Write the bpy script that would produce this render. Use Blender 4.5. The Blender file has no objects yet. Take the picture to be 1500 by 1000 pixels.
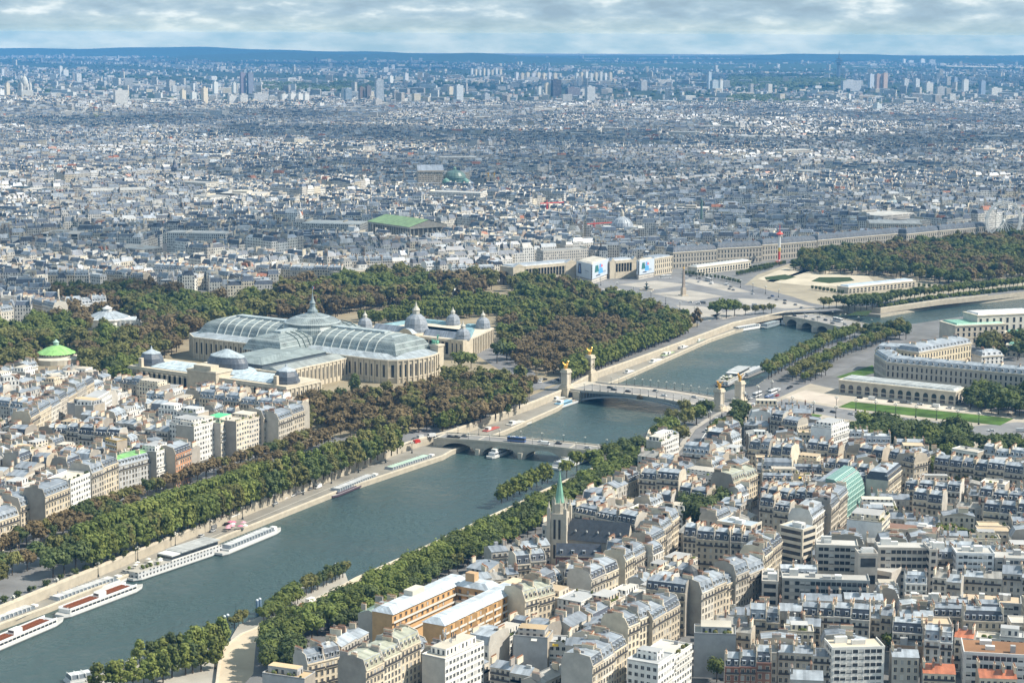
import bpy, math, random
import numpy as np
from mathutils import Matrix, Vector
from mathutils.geometry import tessellate_polygon

R = math.radians
SC = bpy.context.scene
COL = SC.collection
rnd = random.Random(7)

# ---------------------------------------------------------------- camera
FPX, CAMH, PITCH, ROLL = 2830.0, 278.0, R(9.0), R(0.25)
cam_data = bpy.data.cameras.new('camera')
cam_data.sensor_width = 36.0
cam_data.lens = FPX / 1500.0 * 36.0
cam_data.clip_start, cam_data.clip_end = 5.0, 90000.0
cam = bpy.data.objects.new('camera', cam_data)
COL.objects.link(cam)
cam.matrix_world = Matrix.Translation((0, 0, CAMH)) @ Matrix.Rotation(R(90) - PITCH, 4, 'X') @ Matrix.Rotation(ROLL, 4, 'Z')
SC.camera = cam

# ---------------------------------------------------------------- sky, sun, exposure
SUN_AZ, SUN_EL = R(96), R(46)          # azimuth measured clockwise from the view direction (+Y)
SC.view_settings.view_transform = 'Standard'
SC.view_settings.look = 'None'
SC.view_settings.exposure = 0.55
SC.view_settings.gamma = 1.0
SC.view_settings.use_curve_mapping = False
try:
    SC.cycles.use_denoising = True
    SC.cycles.denoiser = 'OPENIMAGEDENOISE'
    SC.cycles.max_bounces = 6
    SC.cycles.diffuse_bounces = 2
    SC.cycles.glossy_bounces = 2
    SC.cycles.transparent_max_bounces = 12
    SC.cycles.volume_bounces = 0
    SC.cycles.transmission_bounces = 2
except Exception:
    pass

sun_d = bpy.data.lights.new('sun', 'SUN')
sun_d.energy = 5.0
sun_d.angle = R(0.5)
sun_d.color = (1.0, 0.92, 0.79)
sun = bpy.data.objects.new('sun', sun_d)
COL.objects.link(sun)
SUNV = Vector((math.cos(SUN_EL) * math.sin(SUN_AZ), math.cos(SUN_EL) * math.cos(SUN_AZ), math.sin(SUN_EL)))
sun.rotation_euler = SUNV.to_track_quat('Z', 'Y').to_euler()
sun.location = SUNV * 3000

world = bpy.data.worlds.new('World')
SC.world = world
world.use_nodes = True
wt = world.node_tree
wt.nodes.clear()


def N(tree, typ, **kw):
    n = tree.nodes.new(typ)
    for k, v in kw.items():
        if k.startswith('i_'):
            n.inputs[k[2:].replace('_', ' ')].default_value = v
        else:
            setattr(n, k, v)
    return n


def build_world():
    t = wt
    L = t.links.new
    out = N(t, 'ShaderNodeOutputWorld')
    bg = N(t, 'ShaderNodeBackground')
    sky = N(t, 'ShaderNodeTexSky', sky_type='NISHITA', sun_disc=False)
    sky.sun_elevation, sky.sun_rotation = SUN_EL, SUN_AZ
    sky.altitude, sky.air_density, sky.dust_density, sky.ozone_density = 300, 1.0, 0.6, 1.5
    tc = N(t, 'ShaderNodeTexCoord')
    sep = N(t, 'ShaderNodeSeparateXYZ')
    sh = N(t, 'ShaderNodeVectorMath', operation='ADD'); sh.inputs[1].default_value = (0, 0, 0.0095)   # the visible horizon dips
    L(tc.outputs['Generated'], sh.inputs[0]); L(sh.outputs[0], sep.inputs[0]); L(sh.outputs[0], sky.inputs[0])
    mp = N(t, 'ShaderNodeMapping'); mp.inputs['Scale'].default_value = (33, 33, 118)
    L(sh.outputs[0], mp.inputs['Vector'])
    n1 = N(t, 'ShaderNodeTexNoise', noise_dimensions='3D'); n1.inputs['Scale'].default_value = 1.0
    n1.inputs['Detail'].default_value = 8; n1.inputs['Roughness'].default_value = 0.54; n1.inputs['Distortion'].default_value = 0.0
    L(mp.outputs[0], n1.inputs['Vector'])
    r1 = N(t, 'ShaderNodeValToRGB')
    e = r1.color_ramp.elements
    e[0].position, e[0].color = 0.36, (3.7, 5.0, 6.0, 1)
    e[1].position, e[1].color = 0.74, (12.0, 12.2, 11.8, 1)
    x = e.new(0.47); x.color = (4.5, 6.0, 7.0, 1)
    x = e.new(0.56); x.color = (5.8, 7.2, 7.9, 1)
    x = e.new(0.62); x.color = (8.2, 9.2, 9.4, 1)
    L(n1.outputs['Fac'], r1.inputs[0])
    veil = N(t, 'ShaderNodeMixRGB'); veil.inputs[0].default_value = 0.8
    veil.inputs[2].default_value = (3.8, 5.8, 6.8, 1)
    L(sky.outputs[0], veil.inputs[1])
    fade = N(t, 'ShaderNodeMapRange'); fade.inputs[1].default_value = 0.006; fade.inputs[2].default_value = 0.02
    fade.inputs[3].default_value = 0.3; fade.inputs[4].default_value = 0.92
    L(sep.outputs['Z'], fade.inputs[0])
    mix = N(t, 'ShaderNodeMixRGB')
    L(fade.outputs[0], mix.inputs[0]); L(veil.outputs[0], mix.inputs[1]); L(r1.outputs[0], mix.inputs[2])
    # bright air right over the horizon
    gk = N(t, 'ShaderNodeMath', operation='MULTIPLY'); gk.inputs[1].default_value = 50.0; gk.use_clamp = True
    L(sep.outputs['Z'], gk.inputs[0])
    glow = N(t, 'ShaderNodeValToRGB'); e = glow.color_ramp.elements
    e[0].position, e[0].color = 0.515, (1, 1, 1, 1)
    e[1].position, e[1].color = 1.0, (0, 0, 0, 1)
    for p_, v_ in ((0.545, .5), (0.575, .31), (0.675, .13), (0.875, .05)):
        x = e.new(p_); x.color = (v_, v_, v_, 1)
    L(gk.outputs[0], glow.inputs[0])
    gm = N(t, 'ShaderNodeMixRGB')
    gr = N(t, 'ShaderNodeValToRGB'); e = gr.color_ramp.elements
    e[0].position, e[0].color = 0.38, (10.5, 11.5, 7.5, 1)
    e[1].position, e[1].color = 0.66, (19.0, 18.0, 12.0, 1)
    L(n1.outputs['Fac'], gr.inputs[0]); L(gr.outputs[0], gm.inputs[2])
    L(glow.outputs[0], gm.inputs[0]); L(mix.outputs[0], gm.inputs[1])
    L(gm.outputs[0], bg.inputs[0])
    bg.inputs[1].default_value = 0.068
    L(bg.outputs[0], out.inputs[0])


build_world()


# ---------------------------------------------------------------- photograph pixel (1500 x 1000) -> place on a level
def P(px, py, z=0.0):
    u, v = px - 750.0, 500.0 - py
    u, v = u * math.cos(ROLL) - v * math.sin(ROLL), u * math.sin(ROLL) + v * math.cos(ROLL)
    c, s = math.cos(PITCH), math.sin(PITCH)
    d = (u, FPX * c + v * s, -FPX * s + v * c)
    t = (z - CAMH) / d[2]
    return Vector((d[0] * t, d[1] * t))


def PL(pts, z=0.0):
    return [P(x, y, z) for x, y in pts]


# ---------------------------------------------------------------- materials
MATS = {}


def new_mat(name):
    m = bpy.data.materials.new(name)
    m.use_nodes = True
    t = m.node_tree
    b = t.nodes['Principled BSDF']
    MATS[name] = m
    return m, t, b


def col_mat(name, rough=0.8, metal=0.0, nscale=0.35, amt=0.25, fine=0.0, windows=False, seams=False, spec=0.3):
    """base colour from the face attribute Col, broken up by weathering noise"""
    m, t, b = new_mat(name)
    L = t.links.new
    at = N(t, 'ShaderNodeAttribute', attribute_name='Col')
    geo = N(t, 'ShaderNodeNewGeometry')
    nz = N(t, 'ShaderNodeTexNoise'); nz.inputs['Scale'].default_value = nscale; nz.inputs['Detail'].default_value = 5
    nz.inputs['Roughness'].default_value = 0.65
    L(geo.outputs['Position'], nz.inputs['Vector'])
    mr = N(t, 'ShaderNodeMapRange'); mr.inputs[1].default_value = 0.3; mr.inputs[2].default_value = 0.7
    mr.inputs[3].default_value = 1 - amt; mr.inputs[4].default_value = 1 + amt
    L(nz.outputs['Fac'], mr.inputs[0])
    mul = N(t, 'ShaderNodeMixRGB', blend_type='MULTIPLY'); mul.inputs[0].default_value = 1
    L(at.outputs['Color'], mul.inputs[1]); L(mr.outputs[0], mul.inputs[2])
    cur = mul.outputs[0]
    b.inputs['Roughness'].default_value = rough
    b.inputs['Metallic'].default_value = metal
    b.inputs['Specular IOR Level'].default_value = spec
    uv = N(t, 'ShaderNodeUVMap', uv_map='UVMap') if (windows or seams) else None
    if windows:
        sp = N(t, 'ShaderNodeSeparateXYZ'); L(uv.outputs[0], sp.inputs[0])

        def frac(o, period, lo, hi):
            d = N(t, 'ShaderNodeMath', operation='DIVIDE'); d.inputs[1].default_value = period; L(o, d.inputs[0])
            f = N(t, 'ShaderNodeMath', operation='FRACT'); L(d.outputs[0], f.inputs[0])
            a = N(t, 'ShaderNodeMath', operation='GREATER_THAN'); a.inputs[1].default_value = lo; L(f.outputs[0], a.inputs[0])
            c = N(t, 'ShaderNodeMath', operation='LESS_THAN'); c.inputs[1].default_value = hi; L(f.outputs[0], c.inputs[0])
            q = N(t, 'ShaderNodeMath', operation='MULTIPLY'); L(a.outputs[0], q.inputs[0]); L(c.outputs[0], q.inputs[1])
            fl = N(t, 'ShaderNodeMath', operation='FLOOR'); L(d.outputs[0], fl.inputs[0])
            return q.outputs[0], fl.outputs[0]
        mu, fu = frac(sp.outputs[0], 2.7, 0.28, 0.72)
        mv, fv = frac(sp.outputs[1], 3.2, 0.22, 0.86)
        mk = N(t, 'ShaderNodeMath', operation='MULTIPLY'); L(mu, mk.inputs[0]); L(mv, mk.inputs[1])
        cb = N(t, 'ShaderNodeCombineXYZ'); L(fu, cb.inputs[0]); L(fv, cb.inputs[1])
        wn = N(t, 'ShaderNodeTexWhiteNoise', noise_dimensions='3D'); L(cb.outputs[0], wn.inputs['Vector'])
        wc = N(t, 'ShaderNodeValToRGB'); wc.color_ramp.interpolation = 'CONSTANT'
        e = wc.color_ramp.elements
        e[0].position, e[0].color = 0, (0.035, 0.042, 0.05, 1)
        e[1].position, e[1].color = 0.55, (0.075, 0.085, 0.1, 1)
        x = wc.color_ramp.elements.new(0.85); x.color = (0.5, 0.49, 0.46, 1)
        L(wn.outputs['Value'], wc.inputs[0])
        mx = N(t, 'ShaderNodeMixRGB'); L(mk.outputs[0], mx.inputs[0]); L(cur, mx.inputs[1]); L(wc.outputs[0], mx.inputs[2])
        cur = mx.outputs[0]
        rg = N(t, 'ShaderNodeMapRange'); rg.inputs[3].default_value = rough; rg.inputs[4].default_value = 0.25
        L(mk.outputs[0], rg.inputs[0]); L(rg.outputs[0], b.inputs['Roughness'])
    if seams:
        sp = N(t, 'ShaderNodeSeparateXYZ'); L(uv.outputs[0], sp.inputs[0])
        d = N(t, 'ShaderNodeMath', operation='DIVIDE'); d.inputs[1].default_value = 1.3; L(sp.outputs[0], d.inputs[0])
        wn = N(t, 'ShaderNodeTexWhiteNoise', noise_dimensions='1D')
        fl = N(t, 'ShaderNodeMath', operation='FLOOR'); L(d.outputs[0], fl.inputs[0]); L(fl.outputs[0], wn.inputs['W'])
        m2 = N(t, 'ShaderNodeMapRange'); m2.inputs[3].default_value = 0.82; m2.inputs[4].default_value = 1.16
        L(wn.outputs['Value'], m2.inputs[0])
        mm = N(t, 'ShaderNodeMixRGB', blend_type='MULTIPLY'); mm.inputs[0].default_value = 1
        L(cur, mm.inputs[1]); L(m2.outputs[0], mm.inputs[2]); cur = mm.outputs[0]
    L(cur, b.inputs['Base Color'])
    return m


col_mat('stone', 0.85, nscale=0.22, amt=0.16)
col_mat('stonewin', 0.85, nscale=0.22, amt=0.14, windows=True)
col_mat('roof', 0.42, nscale=0.18, amt=0.28, seams=True, spec=0.5)
col_mat('slate', 0.5, nscale=0.5, amt=0.3, spec=0.4)
col_mat('paint', 0.5, nscale=0.6, amt=0.08)
col_mat('gloss', 0.15, nscale=0.6, amt=0.05, spec=0.6)
col_mat('ground', 0.95, nscale=0.03, amt=0.22, spec=0.15)
col_mat('asphalt', 0.85, nscale=0.05, amt=0.25, spec=0.25)


def simple(name, c, rough=0.6, metal=0.0, n=(0.5, 0.2), spec=0.4):
    m, t, b = new_mat(name)
    L = t.links.new
    geo = N(t, 'ShaderNodeNewGeometry')
    nz = N(t, 'ShaderNodeTexNoise'); nz.inputs['Scale'].default_value = n[0]; nz.inputs['Detail'].default_value = 4
    L(geo.outputs['Position'], nz.inputs['Vector'])
    mr = N(t, 'ShaderNodeMapRange'); mr.inputs[1].default_value = 0.3; mr.inputs[2].default_value = 0.7
    mr.inputs[3].default_value = 1 - n[1]; mr.inputs[4].default_value = 1 + n[1]
    L(nz.outputs['Fac'], mr.inputs[0])
    mul = N(t, 'ShaderNodeMixRGB', blend_type='MULTIPLY'); mul.inputs[0].default_value = 1
    mul.inputs[1].default_value = (*c, 1); L(mr.outputs[0], mul.inputs[2])
    L(mul.outputs[0], b.inputs['Base Color'])
    b.inputs['Roughness'].default_value = rough
    b.inputs['Metallic'].default_value = metal
    b.inputs['Specular IOR Level'].default_value = spec
    return m


simple('gold', (0.78, 0.46, 0.1), 0.32, 0.75, (2, 0.15))
simple('pane', (0.035, 0.042, 0.05), 0.12, 0, (0.3, 0.4), 0.6)
simple('dark', (0.03, 0.032, 0.035), 0.5, 0, (0.5, 0.2))
simple('hedge', (0.04, 0.062, 0.025), 0.95, 0, (0.1, 0.3), 0.1)
simple('grass', (0.065, 0.118, 0.026), 0.95, 0, (0.06, 0.5), 0.1)
simple('bark', (0.07, 0.055, 0.04), 0.9, 0, (1, 0.3))
simple('white', (0.72, 0.72, 0.7), 0.5, 0, (0.5, 0.06))


def leaf_mat(name, c, c2):
    m, t, b = new_mat(name)
    L = t.links.new
    geo = N(t, 'ShaderNodeNewGeometry')
    oi = N(t, 'ShaderNodeObjectInfo')
    nz = N(t, 'ShaderNodeTexNoise'); nz.inputs['Scale'].default_value = 0.22; nz.inputs['Detail'].default_value = 3
    L(geo.outputs['Position'], nz.inputs['Vector'])
    wn = N(t, 'ShaderNodeTexNoise'); wn.inputs['Scale'].default_value = 1.7; wn.inputs['Detail'].default_value = 2
    L(geo.outputs['Position'], wn.inputs['Vector'])
    ad = N(t, 'ShaderNodeMath', operation='ADD'); L(nz.outputs['Fac'], ad.inputs[0]); L(wn.outputs['Fac'], ad.inputs[1])
    mr = N(t, 'ShaderNodeMapRange'); mr.inputs[1].default_value = 0.65; mr.inputs[2].default_value = 1.35
    L(ad.outputs[0], mr.inputs[0])
    mx = N(t, 'ShaderNodeMixRGB'); mx.inputs[1].default_value = (*c, 1); mx.inputs[2].default_value = (*c2, 1)
    L(mr.outputs[0], mx.inputs[0])
    hs = N(t, 'ShaderNodeHueSaturation')
    v = N(t, 'ShaderNodeMapRange'); v.inputs[3].default_value = 0.72; v.inputs[4].default_value = 1.4
    L(oi.outputs['Random'], v.inputs[0]); L(v.outputs[0], hs.inputs['Value'])
    L(mx.outputs[0], hs.inputs['Color'])
    L(hs.outputs[0], b.inputs['Base Color'])
    b.inputs['Roughness'].default_value = 0.7
    b.inputs['Specular IOR Level'].default_value = 0.2
    tl = N(t, 'ShaderNodeBsdfTranslucent'); L(hs.outputs[0], tl.inputs['Color'])
    ms = N(t, 'ShaderNodeMixShader'); ms.inputs[0].default_value = 0.3
    L(b.outputs[0], ms.inputs[1]); L(tl.outputs[0], ms.inputs[2]); L(ms.outputs[0], t.nodes['Material Output'].inputs['Surface'])
    return m


leaf_mat('leaf_green', (0.095, 0.132, 0.034), (0.185, 0.212, 0.06))
leaf_mat('leaf_lime', (0.135, 0.165, 0.04), (0.23, 0.25, 0.07))
leaf_mat('leaf_dark', (0.062, 0.09, 0.034), (0.125, 0.15, 0.056))
leaf_mat('leaf_olive', (0.125, 0.13, 0.044), (0.215, 0.205, 0.072))
leaf_mat('leaf_brown', (0.14, 0.106, 0.054), (0.235, 0.18, 0.094))


def glass_roof():
    m, t, b = new_mat('glassroof')
    L = t.links.new
    at = N(t, 'ShaderNodeAttribute', attribute_name='Col')
    uv = N(t, 'ShaderNodeUVMap', uv_map='UVMap')
    sp = N(t, 'ShaderNodeSeparateXYZ'); L(uv.outputs[0], sp.inputs[0])
    def line(o, per, w):
        d = N(t, 'ShaderNodeMath', operation='DIVIDE'); d.inputs[1].default_value = per; L(o, d.inputs[0])
        f = N(t, 'ShaderNodeMath', operation='FRACT'); L(d.outputs[0], f.inputs[0])
        a = N(t, 'ShaderNodeMath', operation='LESS_THAN'); a.inputs[1].default_value = w; L(f.outputs[0], a.inputs[0])
        return a.outputs[0]
    a = line(sp.outputs[0], 1.6, 0.12); c = line(sp.outputs[1], 4.2, 0.1)
    mx = N(t, 'ShaderNodeMath', operation='MAXIMUM'); L(a, mx.inputs[0]); L(c, mx.inputs[1])
    geo = N(t, 'ShaderNodeNewGeometry')
    nz = N(t, 'ShaderNodeTexNoise'); nz.inputs['Scale'].default_value = 0.12; nz.inputs['Detail'].default_value = 6
    L(geo.outputs['Position'], nz.inputs['Vector'])
    mr = N(t, 'ShaderNodeMapRange'); mr.inputs[1].default_value = 0.3; mr.inputs[2].default_value = 0.7
    mr.inputs[3].default_value = 0.5; mr.inputs[4].default_value = 1.5
    L(nz.outputs['Fac'], mr.inputs[0])
    mul = N(t, 'ShaderNodeMixRGB', blend_type='MULTIPLY'); mul.inputs[0].default_value = 1
    L(at.outputs['Color'], mul.inputs[1]); L(mr.outputs[0], mul.inputs[2])
    m2 = N(t, 'ShaderNodeMixRGB'); L(mx.outputs[0], m2.inputs[0]); L(mul.outputs[0], m2.inputs[1]); m2.inputs[2].default_value = (0.42, 0.46, 0.46, 1)
    L(m2.outputs[0], b.inputs['Base Color'])
    b.inputs['Roughness'].default_value = 0.22
    b.inputs['Specular IOR Level'].default_value = 0.7


glass_roof()


def water_mat():
    m, t, b = new_mat('water')
    L = t.links.new
    geo = N(t, 'ShaderNodeNewGeometry')
    mp = N(t, 'ShaderNodeMapping'); mp.inputs['Rotation'].default_value = (0, 0, R(25)); mp.inputs['Scale'].default_value = (1, 0.5, 1)
    L(geo.outputs['Position'], mp.inputs['Vector'])
    n1 = N(t, 'ShaderNodeTexNoise'); n1.inputs['Scale'].default_value = 0.22; n1.inputs['Detail'].default_value = 6; n1.inputs['Roughness'].default_value = 0.65
    L(mp.outputs[0], n1.inputs['Vector'])
    bp = N(t, 'ShaderNodeBump'); bp.inputs['Strength'].default_value = 0.85; bp.inputs['Distance'].default_value = 2.4
    L(n1.outputs['Fac'], bp.inputs['Height'])
    L(bp.outputs[0], b.inputs['Normal'])
    n2 = N(t, 'ShaderNodeTexNoise'); n2.inputs['Scale'].default_value = 0.012; n2.inputs['Detail'].default_value = 4
    L(geo.outputs['Position'], n2.inputs['Vector'])
    mx = N(t, 'ShaderNodeMixRGB'); mx.inputs[1].default_value = (0.028, 0.058, 0.062, 1); mx.inputs[2].default_value = (0.052, 0.088, 0.085, 1)
    L(n2.outputs['Fac'], mx.inputs[0]); L(mx.outputs[0], b.inputs['Base Color'])
    rr = N(t, 'ShaderNodeMapRange'); rr.inputs[1].default_value = .35; rr.inputs[2].default_value = .65; rr.inputs[3].default_value = .08; rr.inputs[4].default_value = .34
    L(n2.outputs['Fac'], rr.inputs[0]); L(rr.outputs[0], b.inputs['Roughness'])
    b.inputs['IOR'].default_value = 1.33


water_mat()


# ---------------------------------------------------------------- mesh builder
class MB:
    def __init__(s):
        s.v, s.f, s.m, s.c, s.uv = [], [], [], [], []
        s.M = Matrix.Identity(4)

    def at(s, x=0, y=0, z=0, rz=0):
        s.M = Matrix.Translation((x, y, z)) @ Matrix.Rotation(rz, 4, 'Z')
        return s

    def face(s, pts, mat='stone', col=(.5, .5, .5), uv=None):
        i = len(s.v)
        for p in pts:
            s.v.append(tuple(s.M @ Vector(p)))
        s.f.append(tuple(range(i, i + len(pts))))
        s.m.append(mat); s.c.append(col)
        if uv is None:
            uv = s._uv(pts)
        s.uv.append(uv)

    @staticmethod
    def _uv(pts):
        a = Vector(pts[0]); b = Vector(pts[1])
        if abs(b.z - a.z) < 1e-5 and (b - a).length > 1e-6:
            d = (b - a).normalized()
            return [((Vector(p) - a).dot(d), ((Vector(p) - a) - d * (Vector(p) - a).dot(d)).length + (a.z if True else 0)) for p in pts]
        return [(p[0] + p[1], p[2]) for p in pts]

    def box(s, x0, y0, z0, x1, y1, z1, mat='stone', col=(.5, .5, .5), top=None, topcol=None, bottom=False, skip=''):
        a, b, c, d = (x0, y0), (x1, y0), (x1, y1), (x0, y1)
        for k, (p, q) in enumerate(((a, b), (b, c), (c, d), (d, a))):
            if 'frbl'[k] in skip:
                continue
            L = math.hypot(q[0] - p[0], q[1] - p[1])
            n = max(1, round(L / 2.7)) * 2.7
            s.face([(*p, z0), (*q, z0), (*q, z1), (*p, z1)], mat, col, [(0, z0), (n, z0), (n, z1), (0, z1)])
        if 't' not in skip:
            s.face([(*a, z1), (*b, z1), (*c, z1), (*d, z1)], top or (mat if mat != 'stonewin' else 'stone'), topcol or col)
        if bottom:
            s.face([(*d, z0), (*c, z0), (*b, z0), (*a, z0)], mat if mat != 'stonewin' else 'stone', col)

    def prism(s, poly, z0, z1, mat='stone', col=(.5, .5, .5), top=None, topcol=None, cap=True, poly1=None):
        """vertical (or tapering to poly1) prism over a counter-clockwise polygon"""
        n = len(poly)
        q1 = poly1 or poly
        u = 0
        for i in range(n):
            p, q = poly[i], poly[(i + 1) % n]
            P1, Q1 = q1[i], q1[(i + 1) % n]
            L = math.hypot(q[0] - p[0], q[1] - p[1])
            nn = max(1, round(L / 2.7)) * 2.7
            s.face([(p[0], p[1], z0), (q[0], q[1], z0), (Q1[0], Q1[1], z1), (P1[0], P1[1], z1)], mat, col, [(u, z0), (u + nn, z0), (u + nn, z1), (u, z1)])
            u += nn
        if cap:
            s.poly([(p[0], p[1], z1) for p in q1], top or (mat if mat != 'stonewin' else 'stone'), topcol or col)

    def poly(s, pts, mat, col):
        ar = sum(p[0] * q[1] - q[0] * p[1] for p, q in zip(pts, list(pts[1:]) + [pts[0]]))
        s.face(pts if ar > 0 else list(reversed(pts)), mat, col)

    def lathe(s, prof, cx=0, cy=0, n=16, mat='stone', col=(.5, .5, .5), a0=0.0, a1=2 * math.pi, cols=None, sx=1, sy=1, mats=None):
        """prof: list of (radius, z) going up"""
        full = abs(a1 - a0 - 2 * math.pi) < 1e-4
        for k in range(n):
            t0, t1 = a0 + (a1 - a0) * k / n, a0 + (a1 - a0) * (k + 1) / n
            c0, s0, c1, s1 = math.cos(t0) * sx, math.sin(t0) * sy, math.cos(t1) * sx, math.sin(t1) * sy
            for j in range(len(prof) - 1):
                (r0, z0), (r1, z1) = prof[j], prof[j + 1]
                mm = mats[j] if mats else mat
                cc = cols[j] if cols else col
                A, B = (cx + r0 * c0, cy + r0 * s0, z0), (cx + r0 * c1, cy + r0 * s1, z0)
                C, D = (cx + r1 * c1, cy + r1 * s1, z1), (cx + r1 * c0, cy + r1 * s0, z1)
                if r1 < 1e-4:
                    s.face([A, B, (cx, cy, z1)], mm, cc)
                elif r0 < 1e-4:
                    s.face([(cx, cy, z0), C, D], mm, cc)
                else:
                    w = (r0 + r1) * .5 * (t1 - t0)
                    s.face([A, B, C, D], mm, cc, [(k * w, z0), (k * w + w, z0), (k * w + w, z1), (k * w, z1)])

    def tube(s, a, b, r, n=6, mat='dark', col=(.1, .1, .1), r1=None):
        a, b = Vector(a), Vector(b)
        d = (b - a).normalized()
        x = d.orthogonal().normalized(); y = d.cross(x)
        r1 = r if r1 is None else r1
        for k in range(n):
            t0, t1 = 2 * math.pi * k / n, 2 * math.pi * (k + 1) / n
            o0, o1 = x * math.cos(t0) + y * math.sin(t0), x * math.cos(t1) + y * math.sin(t1)
            s.face([tuple(a + o0 * r), tuple(a + o1 * r), tuple(b + o1 * r1), tuple(b + o0 * r1)], mat, col)
        s.face([tuple(b + (x * math.cos(2 * math.pi * k / n) + y * math.sin(2 * math.pi * k / n)) * r1) for k in range(n)], mat, col)

    def ball(s, c, r, mat='gold', col=(.5, .5, .5), n=8, sx=1, sy=1, sz=1):
        prof = [(r * math.sin(math.pi * j / 5), c[2] - sz * r * math.cos(math.pi * j / 5)) for j in range(6)]
        prof[0] = (0, prof[0][1]); prof[-1] = (0, prof[-1][1])
        s.lathe(prof, c[0], c[1], n, mat, col, sx=sx, sy=sy)

    def mesh(s, name):
        me = bpy.data.meshes.new(name)
        me.from_pydata(s.v, [], s.f)
        mats = sorted(set(s.m))
        for k in mats:
            me.materials.append(MATS[k])
        ix = {k: i for i, k in enumerate(mats)}
        me.polygons.foreach_set('material_index', [ix[k] for k in s.m])
        at = me.attributes.new('Col', 'FLOAT_COLOR', 'FACE')
        at.data.foreach_set('color', np.array([(c[0], c[1], c[2], 1.0) for c in s.c], dtype=np.float32).ravel())
        uvl = me.uv_layers.new(name='UVMap')
        uvl.data.foreach_set('uv', np.array([u for f in s.uv for u in f], dtype=np.float32).ravel())
        me.update()
        return me

    def build(s, name, parent=None, loc=(0, 0, 0), rz=0):
        return add(name, s.mesh(name), parent, loc, rz)


def add(name, me, parent=None, loc=(0, 0, 0), rz=0, scale=None):
    o = bpy.data.objects.new(name, me)
    COL.objects.link(o)
    if parent is not None:
        o.parent = parent
    o.location = loc
    if rz:
        o.rotation_euler = (0, 0, rz)
    if scale is not None:
        o.scale = scale
    return o


LABELS = {}


def tag(o, label, cat, group=None):
    k = LABELS.get(label)
    LABELS[label] = 1 if k is None else k + 1
    o['label'] = label
    o['category'] = cat
    if group:
        o['group'] = group
    return o


def thing(name, label, cat, loc=(0, 0, 0), rz=0, group=None):
    o = bpy.data.objects.new(name, None)
    o.empty_display_size = 1
    COL.objects.link(o)
    o.location = loc
    o.rotation_euler = (0, 0, rz)
    return tag(o, label, cat, group)


def struct(o, kind='structure'):
    o['kind'] = kind
    return o


ORD = ['first', 'second', 'third', 'fourth', 'fifth', 'sixth', 'seventh', 'eighth', 'ninth', 'tenth', 'eleventh', 'twelfth', 'thirteenth',
       'fourteenth', 'fifteenth', 'sixteenth', 'seventeenth', 'eighteenth', 'nineteenth', 'twentieth']


def ordn(i):
    if i < 20:
        return ORD[i]
    tens = ['', '', 'twenty', 'thirty', 'forty', 'fifty', 'sixty', 'seventy', 'eighty', 'ninety']
    t, u = divmod(i + 1, 10)
    if t >= 10:
        return 'hundred and ' + ordn(i - 100) if i >= 100 else 'hundredth'
    if u == 0:
        return tens[t][:-1] + 'ieth'
    return tens[t] + '-' + ORD[u - 1]


def jit(c, a=0.08):
    k = 1 + rnd.uniform(-a, a)
    return tuple(max(0, x * k) for x in c)


def inside(p, poly):
    x, y = p[0], p[1]
    r = False
    j = len(poly) - 1
    for i in range(len(poly)):
        a, b = poly[i], poly[j]
        if (a[1] > y) != (b[1] > y) and x < (b[0] - a[0]) * (y - a[1]) / (b[1] - a[1]) + a[0]:
            r = not r
        j = i
    return r


CREAM = (0.585, 0.505, 0.385)
CREAM2 = (0.665, 0.595, 0.47)
WHITE = (0.72, 0.70, 0.66)
GREYW = (0.42, 0.41, 0.39)
STONE = (0.50, 0.44, 0.35)
TAN = (0.5, 0.36, 0.22)
ZINC = (0.235, 0.265, 0.305)
ZINC2 = (0.31, 0.345, 0.385)
SLATE = (0.055, 0.065, 0.085)
BRICK = (0.22, 0.1, 0.075)
TERRA = (0.38, 0.2, 0.12)
ASPH = (0.16, 0.16, 0.165)
# ================================================================ SETTING
WATER_Z, QUAY_Z = -8.0, -5.0


def unit(v):
    return v / max(v.length, 1e-9)


def offset_line(pts, offs, side=1):
    """parallel line; side=+1 to the left of the direction of travel"""
    out = []
    for i, p in enumerate(pts):
        a = pts[max(i - 1, 0)]; b = pts[min(i + 1, len(pts) - 1)]
        d = unit(b - a)
        n = Vector((-d.y, d.x)) * side
        out.append(p + n * (offs[i] if isinstance(offs, (list, tuple)) else offs))
    return out


def resample(pts, step, jitter=0.0):
    out = []
    carry = 0.0
    for a, b in zip(pts[:-1], pts[1:]):
        L = (b - a).length
        t = carry
        while t < L:
            out.append(a + (b - a) * (t / L))
            t += step * (1 + rnd.uniform(-jitter, jitter))
        carry = t - L
    return out


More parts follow.
